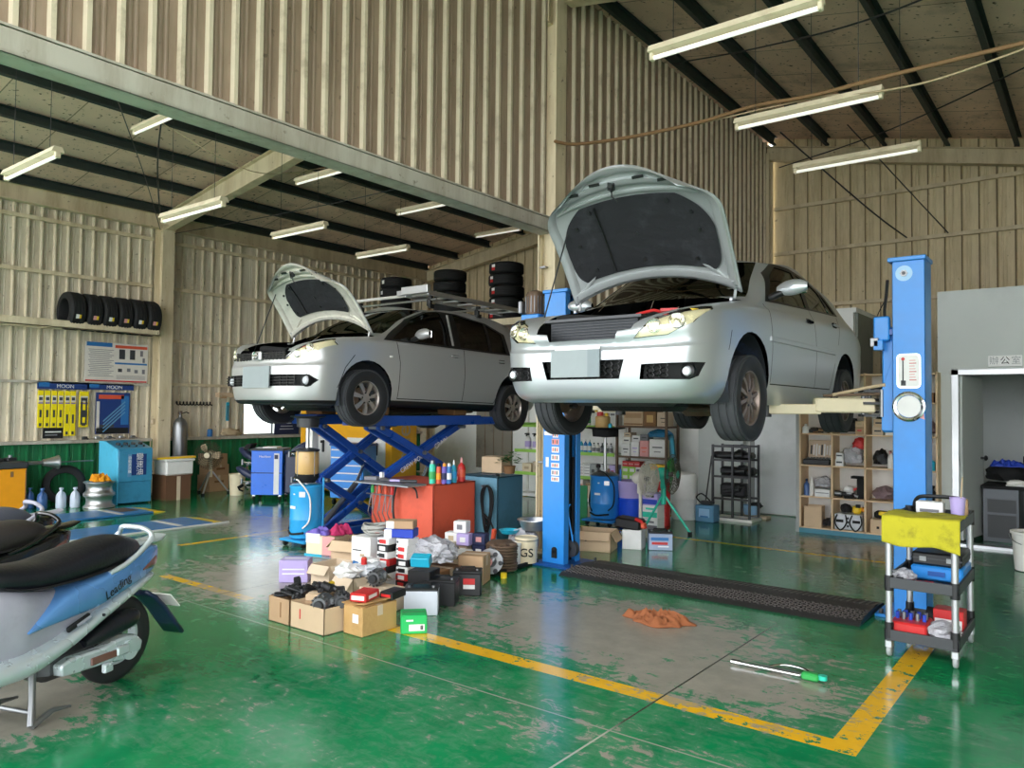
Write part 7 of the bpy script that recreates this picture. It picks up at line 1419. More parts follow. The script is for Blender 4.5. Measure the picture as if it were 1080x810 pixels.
for k in range(2): pbox('white_carton', 'white carton under the yellow cartons, %s' % ['left one', 'right one'][k], (-5.85 + .2 * k, FYR + .12, .421), (.19, .24, .197), 'paper_white', [(0, .1, .12, .03, 'dark_grey')], group='white cartons on the brown-post rack')
# lime rack
bottle('bottle', 'white bottle with a green print on the top lime shelf', (-7.13, FYR + .1, 1.311), .075, .30, 'paper_white', 'green_plastic', 'bottles on the lime rack', lab='green_plastic'); pbox('parts_carton', 'brown carton on the top lime shelf behind the oil jar', (-6.73, FYR + .12, 1.311), (.22, .22, .22), 'cardboard', [(0, .12, .12, .04, 'cardboard_pale')], group='cartons on the lime rack'); bottle('bottle', 'yellow-capped bottle on the top lime shelf behind the oil jar', (-6.93, FYR + .1, 1.311), .06, .28, 'offwhite', 'yellow', 'bottles on the lime rack')
pbox('parts_carton', 'white carton at the right end of the top lime shelf', (-6.56, FYR + .12, 1.311), (.12, .22, .30), 'paper_white', [(0, .2, .08, .03, 'grey_cloth')], group='cartons on the lime rack')
for k in range(8): bottle('bottle', '%s bottle on the second lime shelf, %s from the lift post' % (['blue', 'blue', 'blue', 'white', 'white', 'dark', 'white', 'white'][k], ['first', 'second', 'third', 'fourth', 'fifth', 'sixth', 'seventh', 'eighth'][k]), (-7.22 + .085 * k, FYR + .08, .851), .034, .22 if k < 3 else .17, ['cyan_plastic', 'poster_blue', 'sky_blue', 'paper_white', 'offwhite', 'dark_grey', 'paper_white', 'clear_plastic'][k], 'paper_white' if k < 3 else 'dark_grey', 'bottles on the lime rack', lab='paper_white' if k < 3 else 'grey_cloth')
for k in range(6): pbox('parts_carton', '%s carton on the third lime shelf, %s from the lift post' % (['white gridded', 'white gridded', 'grey', 'grey', 'white', 'lavender'][k], ['first', 'second', 'third', 'fourth', 'fifth', 'sixth'][k]), (-7.18 + .125 * k, FYR + .1, .441), (.12, .2, .22), ['paper_white', 'paper_white', 'grey_paint', 'clear_plastic', 'paper_white', 'lavender'][k], [(0, .05 + .05 * q, .10, .008, 'grey_cloth') for q in range(4)] if k < 2 else [(0, .1, .06, .06, 'cloth_magenta' if k > 3 else 'dark_grey')], group='cartons on the lime rack')
pbox('parts_carton', 'brown carton with a dark rim on the bottom lime shelf', (-6.92, FYR + .12, .061), (.30, .24, .26), 'cardboard_pale', [(0, .24, .30, .02, 'cardboard_dark'), (-.14, .12, .02, .24, 'cardboard_dark')], group='cartons on the lime rack'); pbox('parts_carton', 'white and pink carton on the bottom lime shelf by the lift post', (-7.22, FYR + .12, .061), (.16, .22, .32), 'offwhite', [(0, .22, .14, .05, 'pink')], group='cartons on the lime rack')
# left part of the lime rack (left of the lift post)
for k in range(2): bottle('spray_bottle', 'white spray bottle with a lilac print, %s of the pair left of the lift post' % ['left', 'right'][k], (-8.36 + .17 * k, FYR + .06, .851), .06, .30, 'paper_white', 'dark_grey', 'spray bottles left of the lift post', 1, lab='lavender')
simple('lime_tray', 'yellow-green tray on the lime rack above the spray bottles', 'tray', B().lathe([(0, 0), (.22, 0), (.26, .03), (.25, .03), (.21, .01), (0, .01)], 'lime', n=28), (-8.28, FYR + .12, 1.311)); simple('sun_hat', 'dark green cap hat on the lime rack next to the lift post', 'hat', B().lathe([(0, .12), (.08, .11), (.13, .05), (.14, .0), (.16, -.0)], 'green_plastic', n=24).box((0, -.15, .01), (.2, .16, .012), 'green_plastic', rx=.1), (-7.92, FYR + .15, .853))
for k, (x, w, h, m) in enumerate(((-8.35, .2, .16, 'cream'), (-8.12, .18, .20, 'cardboard_pale'), (-7.88, .2, .17, 'offwhite'))): pbox('parts_carton', ['cream carton on the third lime shelf, left of the lift post', 'pale brown carton on the third lime shelf, left of the lift post', 'off-white carton on the third lime shelf beside the lift post'][k], (x, FYR + .1, .441), (w, .2, h), m, [(0, h / 2, w * .5, h * .3, 'pink' if k == 2 else 'tan')], group='cartons on the lime rack')
M('green_board', '2c8a58', .5); simple('green_board', 'green panel leaning behind the blue-grey cabinet', 'panel', B().box((0, 0, .26), (.55, .02, .52), 'green_board').box((-.26, -.015, .26), (.02, .02, .5), 'green_plastic'), (-6.05, 9.2, 0))
# ---- fans and things before the racks
fan('pedestal_fan', 'white pedestal fan with a round base, seen from the side', (-4.597, 8.788, 0), .72, .24, 88, 'fan_white', 'fan_white', 'fan_white', 'fan_blade', base='round')
fan('pedestal_fan', 'turquoise tripod fan in front of the rack of boxes', (-4.468, 9.196, 0), .76, .26, 98, 'fan_guard_dark', 'green_fan', 'green_fan', 'green_plastic')
for k, (z, h, m, p, lab) in enumerate(((0, .17, 'paper_white', 'grey_cloth', 'white box at the bottom of the stack behind the white fan'), (.171, .17, 'paper_white', 'green_fan', 'white and mint box in the stack behind the white fan'), (.342, .16, 'lavender', 'royal_blue', 'blue printed box on the stack behind the white fan'))): pbox('stacked_box', lab, (-4.73557, 9.1842, 0)[:2] + (z,), (.22, .2, h), m, [(0, h * .3, .21, h * .4, p), (0, h * .75, .12, h * .15, 'dark_grey' if k == 2 else p)], group='boxes stacked behind the white fan')
t = thing('can_stack', 'dark red canister with white spots between the two fans', 'canister', (-4.85667, 9.72847, 0)); b = B(); b.lathe([(0, .0), (.09, 0), (.09, .56), (.07, .6), (0, .6)], 'red', n=24); b.build('body', t, sharp=40); b = B(); [b.box((0, -.091, .2 + .13 * k), (.05, .004, .05), 'paper_white') for k in range(3)]; b.build('print', t)
simple('white_sack', 'tall white plastic drum behind the turquoise fan', 'drum', B().lathe([(0, 0), (.17, 0), (.19, .03), (.18, .28), (.19, .3), (.18, .34), (.19, .60), (.17, .66), (.13, .68), (0, .68)], 'paper_white', n=32), (-4.90519, 10.4991, 0)); t = thing('clamp_hook', 'red clamp hung on the rim of the white drum', 'clamp', (-4.76721, 10.4595, 0.5)); b = B(); b.tube([(-.03, 0, 0), (0, 0, .12), (.03, 0, 0)], .012, 'red'); b.box((0, 0, .13), (.03, .02, .04), 'matte_black'); b.build('jaws', t)
t = thing('blue_charger', 'blue box charger with a pale label by the partition', 'charger', (-4.54475, 10.4829, 0)); b = B(); b.box((0, 0, .12), (.28, .22, .24), 'dusty_blue', ch=.012); b.build('case', t, sharp=40); b = B(); b.box((0, -.111, .13), (.16, .004, .12), 'ring_pale'); b.box((0, -.113, .08), (.12, .004, .02), 'poster_blue'); b.build('label', t); b = B(); b.box((0, 0, .27), (.18, .12, .05), 'dark_grey', ch=.015); b.tube(cr([(-.1, 0, .26), (-.14, -.06, .34), (-.05, -.08, .40), (.04, 0, .30)], 5), .01, 'matte_black'); b.build('tools', t)
simple('broom_handle', 'thin dark rod leaning on the grey partition', 'rod', B().tube([(0, 0, 0), (.0, .30, .9)], .012, 'dark_steel').box((0, .0, .02), (.12, .06, .04), 'dark_grey'), (-4.7806, 10.8887, 0))
sr = thing('steel_stand', 'open steel stand holding dark greasy parts by the white panel', 'stand', (-4.3206, 10.917, 0))
for x in (-.25, .05, .30):
    for y in (-.18, .18): b = B(); b.bb((x - .015, y - .015, 0), (x + .015, y + .015, 1.1), 'dark_steel'); b.build('post', sr)
b = B(); [b.bb((-.26, y - .012, z), (.31, y + .012, z + .03), 'dark_steel') for y in (-.18, .18) for z in (.02, .30, .62, .86, 1.06)]; b.build('rail', sr); b = B(); b.bb((-.25, -.2, .0), (.34, .2, .04), 'offwhite'); b.build('base', sr)
for k, (x, z, w, h) in enumerate(((-.05, .89, .6, .10), (.12, .655, .5, .12), (.0, .335, .4, .2))): simple('greasy_part', ['dark greasy bar on the top of the steel stand', 'dark greasy block in the middle of the steel stand', 'dark heap of parts low in the steel stand'][k], 'part', B().box((0, 0, h / 2), (w, .2, h), 'greasy', ch=.03).cyl((-w * .3, -.12, h * .4), (w * .3, -.13, h * .6), .03, 'dark_steel').blob((w * .2, -.05, h * .7), (.2, .16, .14), 'greasy', k, .3), (-4.301 + x * .4, 10.917, z), group='greasy parts on the steel stand')
simple('blue_tub', 'small light blue tub on a plank right of the steel stand', 'tub', B().lathe([(0, 0), (.10, 0), (.13, .14), (.12, .14), (.09, .01), (0, .01)], 'ring_pale', n=24).blob((.08, 0, .14), (.18, .12, .1), 'black_plastic', 4, .4), (-4.2369, 11.3767, 0.037)); simple('plank', 'pale plank on the floor under the light blue tub', 'plank', B().box((0, 0, .018), (.42, .2, .036), 'cardboard_pale'), (-4.16337, 11.3356, 0))
# panel door in the partition
pd = bpy.data.objects.new('door_2', None); C.objects.link(pd); pd['kind'] = 'structure'; M('panel_white', 'eef2f4', .35, dirt='aab0b0', dirt_amt=.3, scale=2)
b = B(); b.bb((-4.35, 11.84, .02), (-3.30, 11.88, 2.6), 'panel_white'); b.build('panel', pd); b = B(); b.bb((-4.42, 11.82, 0), (-4.35, 11.90, 2.65), 'grey_paint'); b.bb((-3.30, 11.82, 0), (-3.24, 11.90, 2.65), 'cardboard_dark'); b.build('frame', pd); b = B(); b.box((-3.62, 11.83, 1.24), (.16, .01, .09), 'offwhite'); b.box((-3.62, 11.825, 1.24), (.10, .006, .04), 'tan'); b.build('plate', pd)
b = B(); b.bb((-5.25, 11.75, 0), (-4.5, 11.9, 3.0), 'grey_wall'); struct(b.build('wall_pier', sharp=0))
b = B(); M('old_boards', '8a8478', .75, dirt='4e463c', dirt_amt=.6, scale=5); b.bb((-10.1, 11.87, .4), (-9.2, 11.898, 1.55), 'old_boards'); [b.bb((-10.1 + .225 * k, 11.855, .4), (-10.095 + .225 * k, 11.861, 1.55), 'cardboard_dark') for k in range(5)]; o = b.build('board_panel', sharp=0); tag(o, 'weathered grey wooden board on the white wall behind the scissor lift', 'board')
# ---- wooden cubby shelf
cs = thing('cubby_shelf', 'tall pale wooden cubby shelf of spare parts beside the office wall', 'shelf', (-2.405, 10.57, 0))
XS = [-.805, -.40, 0, .40, .805]; ZS = [.08, .485, .895, 1.31, 1.72, 2.08]
for x in XS: b = B(); b.bb((x - .011, -.17, .06), (x + .011, .17, 2.09), 'wood_pale'); b.build('divider', cs)
for z in ZS: b = B(); b.bb((-.815, -.17, z - .018), (.815, .17, z), 'wood_pale'); b.build('shelf_board', cs)
b = B(); b.bb((-.815, .165, .06), (.815, .175, 2.09), 'offwhite'); b.build('back', cs); b = B(); b.bb((-.82, -.16, 0), (.82, .17, .062), 'teal'); b.build('plinth', cs); b = B(); b.bb((-.86, -.16, 0), (-.818, .17, 2.1), 'grey_paint'); b.build('side_post', cs)
CX = lambda c, f: -2.405 + XS[c] + .02 + f * .365
def CU(c, r, f, y=0.): return (CX(c, f), 10.53 + y, ZS[r] + .001)
# bottom row
carton('open_carton', 'open pale carton in the bottom left cubby', CU(0, 0, .35), (.22, .24, .27), .1, 'cardboard_light', open_=True, flaps=False); simple('dark_parts', 'black parts beside the carton in the bottom left cubby', 'parts', B().blob((0, 0, .06), (.14, .18, .12), 'greasy', 5, .4, 4, flat=True).cyl((.03, -.06, .05), (.06, -.06, .20), .012, 'dark_steel'), CU(0, 0, .84))
t = thing('power_supply', 'grey power supply with black handles in the bottom row of cubbies', 'device', CU(1, 0, .5, -.04)); b = B(); b.box((0, 0, .11), (.33, .24, .20), 'clear_plastic', ch=.01); b.build('case', t, sharp=40); b = B(); [b.box((x, -.121, .12), (.09, .006, .035), 'matte_black') for x in (-.10, .10)]; [b.cyl((0, -.12, z), (0, -.13, z), .014, 'dark_grey', n=12) for z in (.06, .11, .16)]; b.build('panel', t); b = B(); [b.tube(cr([(x - .05, -.12, .20), (x - .07, -.16, .10), (x, -.17, -.0 + .01), (x + .07, -.16, .10), (x + .05, -.12, .20)], 5), .009, 'matte_black') for x in (-.08, .10)]; b.build('handle', t)
simple('black_bag', 'black pouch on the grey power supply', 'bag', B().blob((0, 0, .05), (.14, .12, .14), 'matte_black', 3, .3, flat=True), (CX(1, .32), 10.55, .287)); simple('yellow_tool', 'yellow and dark power tool on the grey power supply', 'tool', B().box((0, 0, .05), (.10, .08, .10), 'yellow', ch=.02).box((.09, 0, .06), (.07, .06, .06), 'orange_paint', ch=.015).box((.02, -.03, .1), (.05, .05, .04), 'matte_black'), (CX(1, .68), 10.55, .287))
carton('small_carton', 'pale carton with a round hole in the third bottom cubby', CU(2, 0, .42), (.24, .22, .17), 0, 'cardboard_light', lab=[('F', -.03, .07, .03, .03, 'matte_black')]); simple('yellow_reel', 'black and yellow reel on the pale carton with a hole', 'reel', B().box((0, 0, .05), (.17, .14, .09), 'matte_black', ch=.02).box((.02, -.05, .07), (.1, .06, .05), 'yellow', ch=.01), (CX(2, .42), 10.53, .255))
# second row
bottle('bottle', 'dark blue bottle in the second cubby row, far left', CU(0, 1, .13, -.06), .036, .22, 'jug_blue', 'navy', 'bottles in the cubbies'); bottle('bottle', 'white bottle beside the dark blue bottle in the cubby', CU(0, 1, .30, -.06), .03, .24, 'offwhite', 'paper_white', 'bottles in the cubbies')
pbox('parts_carton', 'flat white box in the second row of cubbies under the grey bag', CU(0, 1, .72, -.02), (.19, .22, .10), 'paper_white', [(0, .05, .16, .01, 'grey_cloth')]); simple('bag', 'grey plastic bag on the flat white box in the cubby', 'bag', B().blob((0, 0, .07), (.24, .22, .17), 'plastic_bag', 51, .3, 3, flat=True), (CX(0, .66), 10.54, .589), sharp=20)
simple('white_lamp', 'round white lamp globe in the second row of cubbies', 'lamp', B().blob((0, 0, .09), (.13, .13, .13), 'paper_white', 1, .02).cyl((0, 0, 0), (0, 0, .05), .04, 'grey_paint').box((.10, 0, .12), (.07, .05, .03), 'red', ry=-.4), (CX(1, .40), 10.55, .487)); simple('black_bracket', 'black L-shaped part at the right of the second cubby row', 'part', B().box((0, 0, .14), (.10, .12, .28), 'matte_black', ch=.01).box((-.05, 0, .27), (.14, .12, .03), 'matte_black'), CU(1, 1, .86)); o = parts_bits(None, 'parts_heap', .28, .16, .02, 16, ['greasy', 'steel', 'dark_steel'], 61); o.location = CU(1, 1, .42, -.06); tag(o, 'heap of grey metal parts before the white lamp globe', 'parts', None, 'stuff')
M('bag_mauve', '7a6468', .5, bump=.4, var=.2); simple('bag', 'mauve bag in the third cubby of the second row', 'bag', B().blob((0, 0, .08), (.28, .24, .2), 'bag_mauve', 7, .3, 2.5, flat=True), CU(2, 1, .5), sharp=25)
# third row
t = thing('tool_case', 'open tool case with white tools in its lid, third cubby row', 'case', CU(0, 2, .52)); b = B(); b.box((0, -.02, .04), (.34, .24, .07), 'black_plastic', ch=.01); b.build('tray', t); b = B(); b.box((0, .10, .20), (.33, .04, .24), 'cardboard_pale', rx=-.2, ch=.01); b.build('lid', t); b = B(); [b.box((-.12 + .034 * k, .075, .19), (.02, .012, .12 + .02 * (k % 3)), 'paper_white' if k % 4 else 'dark_grey', rx=-.2, rz=.0) for k in range(8)]; [b.cyl((-.14 + .04 * k, -.04, .075), (-.12 + .04 * k, -.04, .09), .014, 'steel', n=10) for k in range(8)]; b.build('tools', t)
for k in range(2): pbox('parts_carton', 'small white box in the second cubby of the third row, %s one' % ['lower', 'upper'][k], (CX(1, .18), 10.48, .896 + .086 * k), (.10 - .02 * k, .12, .085), 'paper_white', [(0, .05, .07, .02, 'dark_grey')])
simple('bag', 'clear bag of parts in the second cubby of the third row', 'bag', B().blob((0, 0, .12), (.26, .22, .27), 'plastic_bag', 71, .3, 3, flat=True), CU(1, 2, .58), sharp=20); simple('bag', 'red bag on the clear bag in the third cubby row', 'bag', B().blob((0, 0, .05), (.16, .12, .16), 'red', 12, .35, 3), (CX(1, .80), 10.52, 1.14), sharp=25)
bottle('spray_bottle', 'white spray bottle in the third cubby of the third row', CU(2, 2, .72, -.06), .035, .22, 'offwhite', 'pink', 'bottles in the cubbies', 1); bottle('bottle', 'small pink bottle beside the white spray bottle in the cubby', CU(2, 2, .90, -.06), .026, .13, 'pink', 'paper_white', 'bottles in the cubbies'); simple('dark_parts', 'dark greasy parts left of the white spray bottle in the cubby', 'parts', B().blob((0, 0, .11), (.18, .16, .24), 'greasy', 9, .4, 3, flat=True), CU(2, 2, .38))
# fourth row
bottle('jar', 'white jar at the left of the fourth cubby row', CU(0, 3, .12, -.08), .045, .12, 'paper_white', 'offwhite', 'bottles in the cubbies'); o = parts_bits(None, 'parts_heap', .26, .16, .02, 12, ['greasy', 'dark_steel', 'cardboard'], 66); o.location = CU(0, 3, .62); tag(o, 'dark parts in the top left visible cubby', 'parts', None, 'stuff')
simple('dark_parts', 'black castings in the second cubby of the fourth row', 'parts', B().blob((0, 0, .10), (.26, .2, .24), 'greasy', 19, .4, 3, flat=True), CU(1, 3, .42)); pbox('parts_carton', 'small brown box among black castings in the fourth cubby row', CU(1, 3, .86, -.06), (.10, .12, .09), 'cardboard', [(0, .05, .05, .02, 'red')]); pbox('parts_carton', 'pale box on the small brown box in the fourth cubby row', (CX(1, .86), 10.47, 1.402), (.10, .12, .08), 'cardboard_light', [(0, .04, .05, .02, 'tan')])
for k, (f, z, w, m) in enumerate(((.35, 0, .13, 'cardboard_pale'), (.75, 0, .12, 'paper_white'), (.38, .101, .12, 'cardboard_light'), (.76, .101, .10, 'lavender'))): pbox('parts_carton', ['pale box, lower left in the third cubby of the fourth row', 'white box, lower right in the third cubby of the fourth row', 'tan box, upper left in the third cubby of the fourth row', 'lavender box, upper right in the third cubby of the fourth row'][k], (CX(2, f), 10.48, 1.311 + z), (w, .14, .10), m, [(0, .05, w * .6, .02, 'dark_grey')], group='boxes in the fourth cubby row')
simple('black_ring', 'black round part behind the boxes in the fourth cubby row', 'part', B().lathe([(.08, -.03), (.14, -.03), (.14, .03), (.08, .03), (.08, -.03)], 'matte_black', c=(0, 0, .142), axis='Y', n=28), (CX(2, .52), 10.63, 1.311))
# fourth column, seen right of the lift post
bottle('bottle', 'turquoise bottle in the cubby right of the lift post', CU(3, 2, .82, -.06), .06, .16, 'cyan_plastic', 'cyan_plastic', 'bottles in the cubbies'); pbox('parts_carton', 'red and white box on the turquoise bottle shelf', CU(3, 2, .50, -.02), (.11, .12, .28), 'red', [(0, .2, .1, .05, 'paper_white')]); simple('dark_parts', 'dark parts in the low cubby right of the lift post', 'parts', B().blob((0, 0, .10), (.28, .2, .24), 'greasy', 29, .4, 3, flat=True), CU(3, 1, .6)); simple('bag', 'grey and pink bag in the upper cubby right of the lift post', 'bag', B().blob((0, 0, .10), (.28, .2, .24), 'bag_mauve', 33, .4, 3, flat=True), CU(3, 3, .6), sharp=25); pbox('parts_carton', 'brown box in the top cubby right of the lift post', CU(3, 4, .6), (.26, .2, .12), 'cardboard_dark'); pbox('parts_carton', 'pale box in the top cubby left of the lift post', CU(2, 4, .5), (.26, .2, .14), 'cardboard_light', [(0, .07, .12, .04, 'paper_white')])
# ---- office doorway
b = B(); b.box((0, .38, 1.02), (.04, .76, 2.0), 'grey_wall', ch=.004); o = b.build('door_leaf', d1, loc=(-1.39, 10.72, .03), rot=(0, 0, -.18)); b = B(); b.cyl((.02, .66, 1.0), (.06, .66, 1.0), .014, 'dark_steel'); b.lathe([(0, 0), (.03, .005), (.034, .02), (.02, .035), (0, .036)], 'matte_black', c=(.06, .66, 1.0), axis='X', n=18); b.build('door_knob', o)
t = thing('office_sign', 'small white office sign with Chinese characters above the doorway', 'sign', (-.92, 10.64, 2.215)); b = B(); M('sign_white', 'fafaf8', .4); b.box((0, 0, 0), (.34, .012, .13), 'sign_white', ch=.004); b.build('plate', t); text('lettering', '公', .10, 'matte_black', t, (0, -.008, .0)); M('sign_grey', 'a9adb0', .5); text('lettering', '辦', .10, 'sign_grey', t, (-.11, -.008, 0)); text('lettering', '室', .10, 'sign_grey', t, (.11, -.008, 0))
M('desk_grey', '55595e', .4, .3); t = thing('desk', 'dark grey steel desk inside the office doorway', 'desk', (-1.02, 11.55, 0)); b = B(); b.bb((-.20, -.33, 0), (.18, .33, .66), 'desk_grey'); b.build('pedestal', t, bevel=.006); b = B(); b.bb((-.22, -.36, .66), (.95, .36, .70), 'matte_black'); b.build('top', t, bevel=.006); b = B(); b.bb((.85, -.33, 0), (.89, .33, .66), 'desk_grey'); b.build('leg', t); b = B(); b.box((0, -.335, .45), (.30, .01, .16), 'dark_grey'); b.box((0, -.335, .2), (.30, .01, .28), 'dark_grey'); b.build('drawer', t)
t = thing('duffel_bag', 'black bag with white shoes and a blue cloth heaped on the office desk', 'bag', (-.98, 11.45, .70)); b = B(); b.blob((0, 0, .14), (.46, .38, .30), 'matte_black', 6, .2, 2.2, flat=True); b.build('bag', t, sharp=40)
for v in b.v: pass
cloth_heap('cloth', 'royal blue cloth over the black bag on the office desk', 'cloth', (-.97, 11.40, .93), .36, .26, .09, 'royal_blue', 3)
simple('shoe', 'white and grey shoe beside the black bag on the office desk', 'shoe', B().blob((0, 0, .04), (.22, .10, .09), 'offwhite', 2, .15, flat=True).box((0, 0, .012), (.24, .10, .02), 'paper_white', ch=.008), (-.86, 11.26, .70)); t = thing('thermos', 'dark steel thermos on the office shelf behind the bag', 'thermos', (-.80, 11.75, .70)); b = B(); b.lathe([(0, 0), (.04, 0), (.042, .2), (.03, .23), (.03, .28), (0, .28)], 'dark_steel', n=20); b.build('body', t, sharp=40); b = B(); b.lathe([(0, .28), (.033, .28), (.03, .35), (0, .36)], 'matte_black', n=18); b.build('cap', t, sharp=40)
for k in range(2): carton('cardboard_box', 'brown box on the office floor under the desk, %s one' % ['left', 'right'][k], (-.66 + .17 * k, 11.45, 0), (.14, .2, .30), 0, 'cardboard_light')
b = B(); b.lathe([(0, .004), (.14, .004), (.15, .01), (.175, .37), (.19, .375), (.19, .40), (.165, .40), (.14, .03), (0, .03)], 'offwhite', n=40); t = thing('bucket', 'white plastic bucket on the floor at the right edge', 'bucket', (-.60, 9.42, 0)); b.build('shell', t, sharp=40); b = B(); b.tube([(.19 * math.cos(a), -.06 - .16 * math.sin(a) * .6, .37 - .10 * math.sin(a)) for a in [PI * k / 14 for k in range(15)]], .004, 'steel', n=6); b.build('handle', t)
# ---- the things on the scissor-lift side: white post, yellow display, blue tool chest
t = thing('white_post', 'thin white post behind the sky blue oil drainer', 'post', (-8.30, 6.40, 0)); b = B(); b.bb((-.06, -.05, 0), (.06, .05, 1.34), 'offwhite'); b.build('tube', t, bevel=.004); b = B(); b.box((0, 0, .01), (.24, .2, .02), 'grey_paint'); b.build('base', t)
M('display_yellow', 'efae1e', .45); t = thing('display_board', 'large yellow display cabinet with white panels behind the scissor lift', 'display', (-10.85, 9.35, 0)); b = B(); b.bb((-1.25, -.3, .05), (1.25, .3, 1.55), 'display_yellow'); b.build('body', t, bevel=.008); b = B(); b.bb((-1.05, -.306, .35), (-.1, -.3, 1.05), 'paper_white'); b.bb((.1, -.306, .35), (1.1, -.3, 1.05), 'paper_white'); b.build('panel', t); b = B(); [b.bb((x, -.36, .0), (x + .05, -.2, .05), 'matte_black') for x in (-1.2, 1.1)]; b.build('foot', t); text('lettering', 'one', .46, 'cardboard_light', t, (1.252, 0, .95), (0, 0, 0)).rotation_euler = Matrix.Rotation(PI / 2, 3, 'X').__matmul__(Matrix.Rotation(0, 3, 'X')).to_euler() if False else (Matrix.Rotation(PI / 2, 3, 'Z') @ Matrix.Rotation(PI / 2, 3, 'X') @ Matrix.Rotation(PI / 2, 3, 'Z')).to_euler()
for k in range(6): simple('hung_part', ['leftmost', 'second', 'third', 'fourth', 'fifth', 'rightmost'][k] + ' dark tool hung on the white panels of the yellow display', 'tool', B().box((0, 0, 0), (.05, .03, .22), 'dark_steel', ch=.008).box((.0, -.02, .08), (.10, .03, .05), 'black_plastic', ch=.008), (-11.75 + .36 * k, 9.025, .82 + .05 * (k % 2)), group='tools on the yellow display')
M('chest_blue', '2a86dc', .35); t = thing('tool_chest', 'blue drawer tool chest with white drawer lips behind the scissor lift', 'tool chest', (-9.75, 8.35, 0), rad(20)); b = B(); b.bb((-.30, -.22, .12), (.30, .22, .96), 'chest_blue'); b.build('body', t, bevel=.008); 
for k in range(6): b = B(); b.bb((-.28, -.235, .17 + .125 * k), (.28, -.22, .28 + .125 * k), 'chest_blue'); o = b.build('drawer', t); b = B(); b.bb((-.27, -.245, .265 + .125 * k), (.27, -.234, .285 + .125 * k), 'paper_white'); b.build('drawer_lip', o)
b = B(); b.box((0, 0, .98), (.64, .48, .04), 'blue_dark', ch=.01); b.build('top', t); b = B(); [b.lathe([(0, -.015), (.05, -.015), (.055, 0), (.05, .015), (0, .015)], 'black_rubber', c=(x, y, .056), axis='X', n=16) for x in (-.25, .25) for y in (-.17, .17)]; b.build('caster', t)
t = thing('notice_board', 'dark notice board with white lines standing on the wall ledge by the window', 'notice board', (XL + .10, 9.75, 1.002)); b = B(); b.box((0, 0, .22), (.02, .60, .42), 'navy', ry=.06); b.build('board', t); b = B(); [b.box((.018, -.02, .12 + .06 * k), (.004, .34 - .05 * (k % 3), .015), 'clear_plastic', ry=.06) for k in range(5)]; b.build('print', t)
# ---- tool cart by the right-hand post
ct = thing('tool_cart', 'black three-tier tool cart with silver legs in front of the right lift post', 'cart', (-.945, 5.87, 0))
for x in (-.19, .19):
    for y in (-.34, .34):
        b = B(); b.cyl((x, y, .12), (x, y, .90), .021, 'alu_matt', n=18); o = b.build('leg', ct, sharp=40)
        [B().cyl((x, y, z), (x, y, z + .10), .028, 'black_plastic', n=18).build('leg_sleeve', o) for z in (.125, .43, .82)]
        b = B(); b.lathe([(0, -.014), (.035, -.014), (.042, -.008), (.042, .008), (.035, .014), (0, .014)], 'grey_paint', c=(x, y + .01, .043), axis='X', n=20); b.box((x, y, .085), (.045, .05, .05), 'alu', ch=.006); b.cyl((x, y, .1), (x, y, .13), .012, 'steel'); b.build('caster', ct, sharp=40)
for z in (.12, .46, .85):
    b = B(); b.bb((-.21, -.36, z), (.21, .36, z + .012), 'black_plastic'); [b.bb(lo, hi, 'dark_grey') for lo, hi in (((-.215, -.365, z - .01), (.215, -.35, z + .06)), ((-.215, .35, z - .01), (.215, .365, z + .06)), ((-.215, -.365, z - .01), (-.2, .365, z + .06)), ((.2, -.365, z - .01), (.215, .365, z + .06)))]; b.build('tray', ct, bevel=.004)
b = B(); b.tube(cr([(-.16, .34, .88), (-.16, .42, .96), (-.10, .46, .985), (.10, .46, .985), (.16, .42, .96), (.16, .34, .88)], 5), .014, 'black_plastic'); b.build('push_handle', ct)
M('towel', 'b3ab24', .95, bump=.25, dirt='5a5a20', dirt_amt=.75, scale=9); t = B(); P = []
for i in range(25):
    s = i / 24; r = []
    for j in range(25):
        u = j / 24; x = -.225 + .45 * u; k = .012 * math.sin(u * 9 + 1) + .006 * math.sin(u * 21)
        if s < .4: y, z = -.02 - (s / .4) * .35, .905 + .012 * noise.noise(Vector((u * 5, s * 9, 0))) 
        else: y, z = -.378 - .012 * math.sin((s - .4) * 3) + k * (s - .4) * 2, .905 - (s - .4) / .6 * (.175 + .03 * u + .012 * math.sin(u * 7))
        r.append((x, y, z))
    P.append(r)
t.grid(P, 'towel'); o = t.build('towel', loc=(-.945, 5.87, .02), sharp=80, solid=.006); tag(o, 'dirty yellow towel hung over the front of the tool cart', 'towel')
t = thing('cup', 'lavender plastic cup on the top tray of the tool cart', 'cup', (-.80, 6.0, .863)); b = B(); b.lathe([(0, 0), (.036, 0), (.05, .16), (.046, .16), (.033, .006), (0, .006)], 'lavender', n=28); b.build('shell', t, sharp=40); b = B(); b.tube([(.01, 0, .01), (.03, 0, .30)], .005, 'tan', n=6); b.build('stick', t)
pbox('parts_carton', 'small white box on the top tray of the tool cart', (-.98, 6.10, .863), (.17, .10, .11), 'paper_white', [(0, .05, .12, .02, 'grey_cloth')]); simple('wood_scraper', 'brown wooden handle beside the lavender cup', 'tool', B().box((0, 0, .07), (.03, .05, .14), 'wood', ch=.006), (-.77, 6.13, .863))
t = thing('tool_case', 'black tool case lying on a blue one on the middle tray of the cart', 'case', (-.90, 6.0, .573)); b = B(); b.box((0, 0, .045), (.30, .40, .085), 'black_plastic', ch=.012); b.box((0, 0, .046), (.306, .406, .008), 'dark_grey'); b.build('shell', t, sharp=40); b = B(); [b.box((x, -.205, .045), (.04, .012, .03), 'grey_paint') for x in (-.08, .08)]; b.build('latch', t)
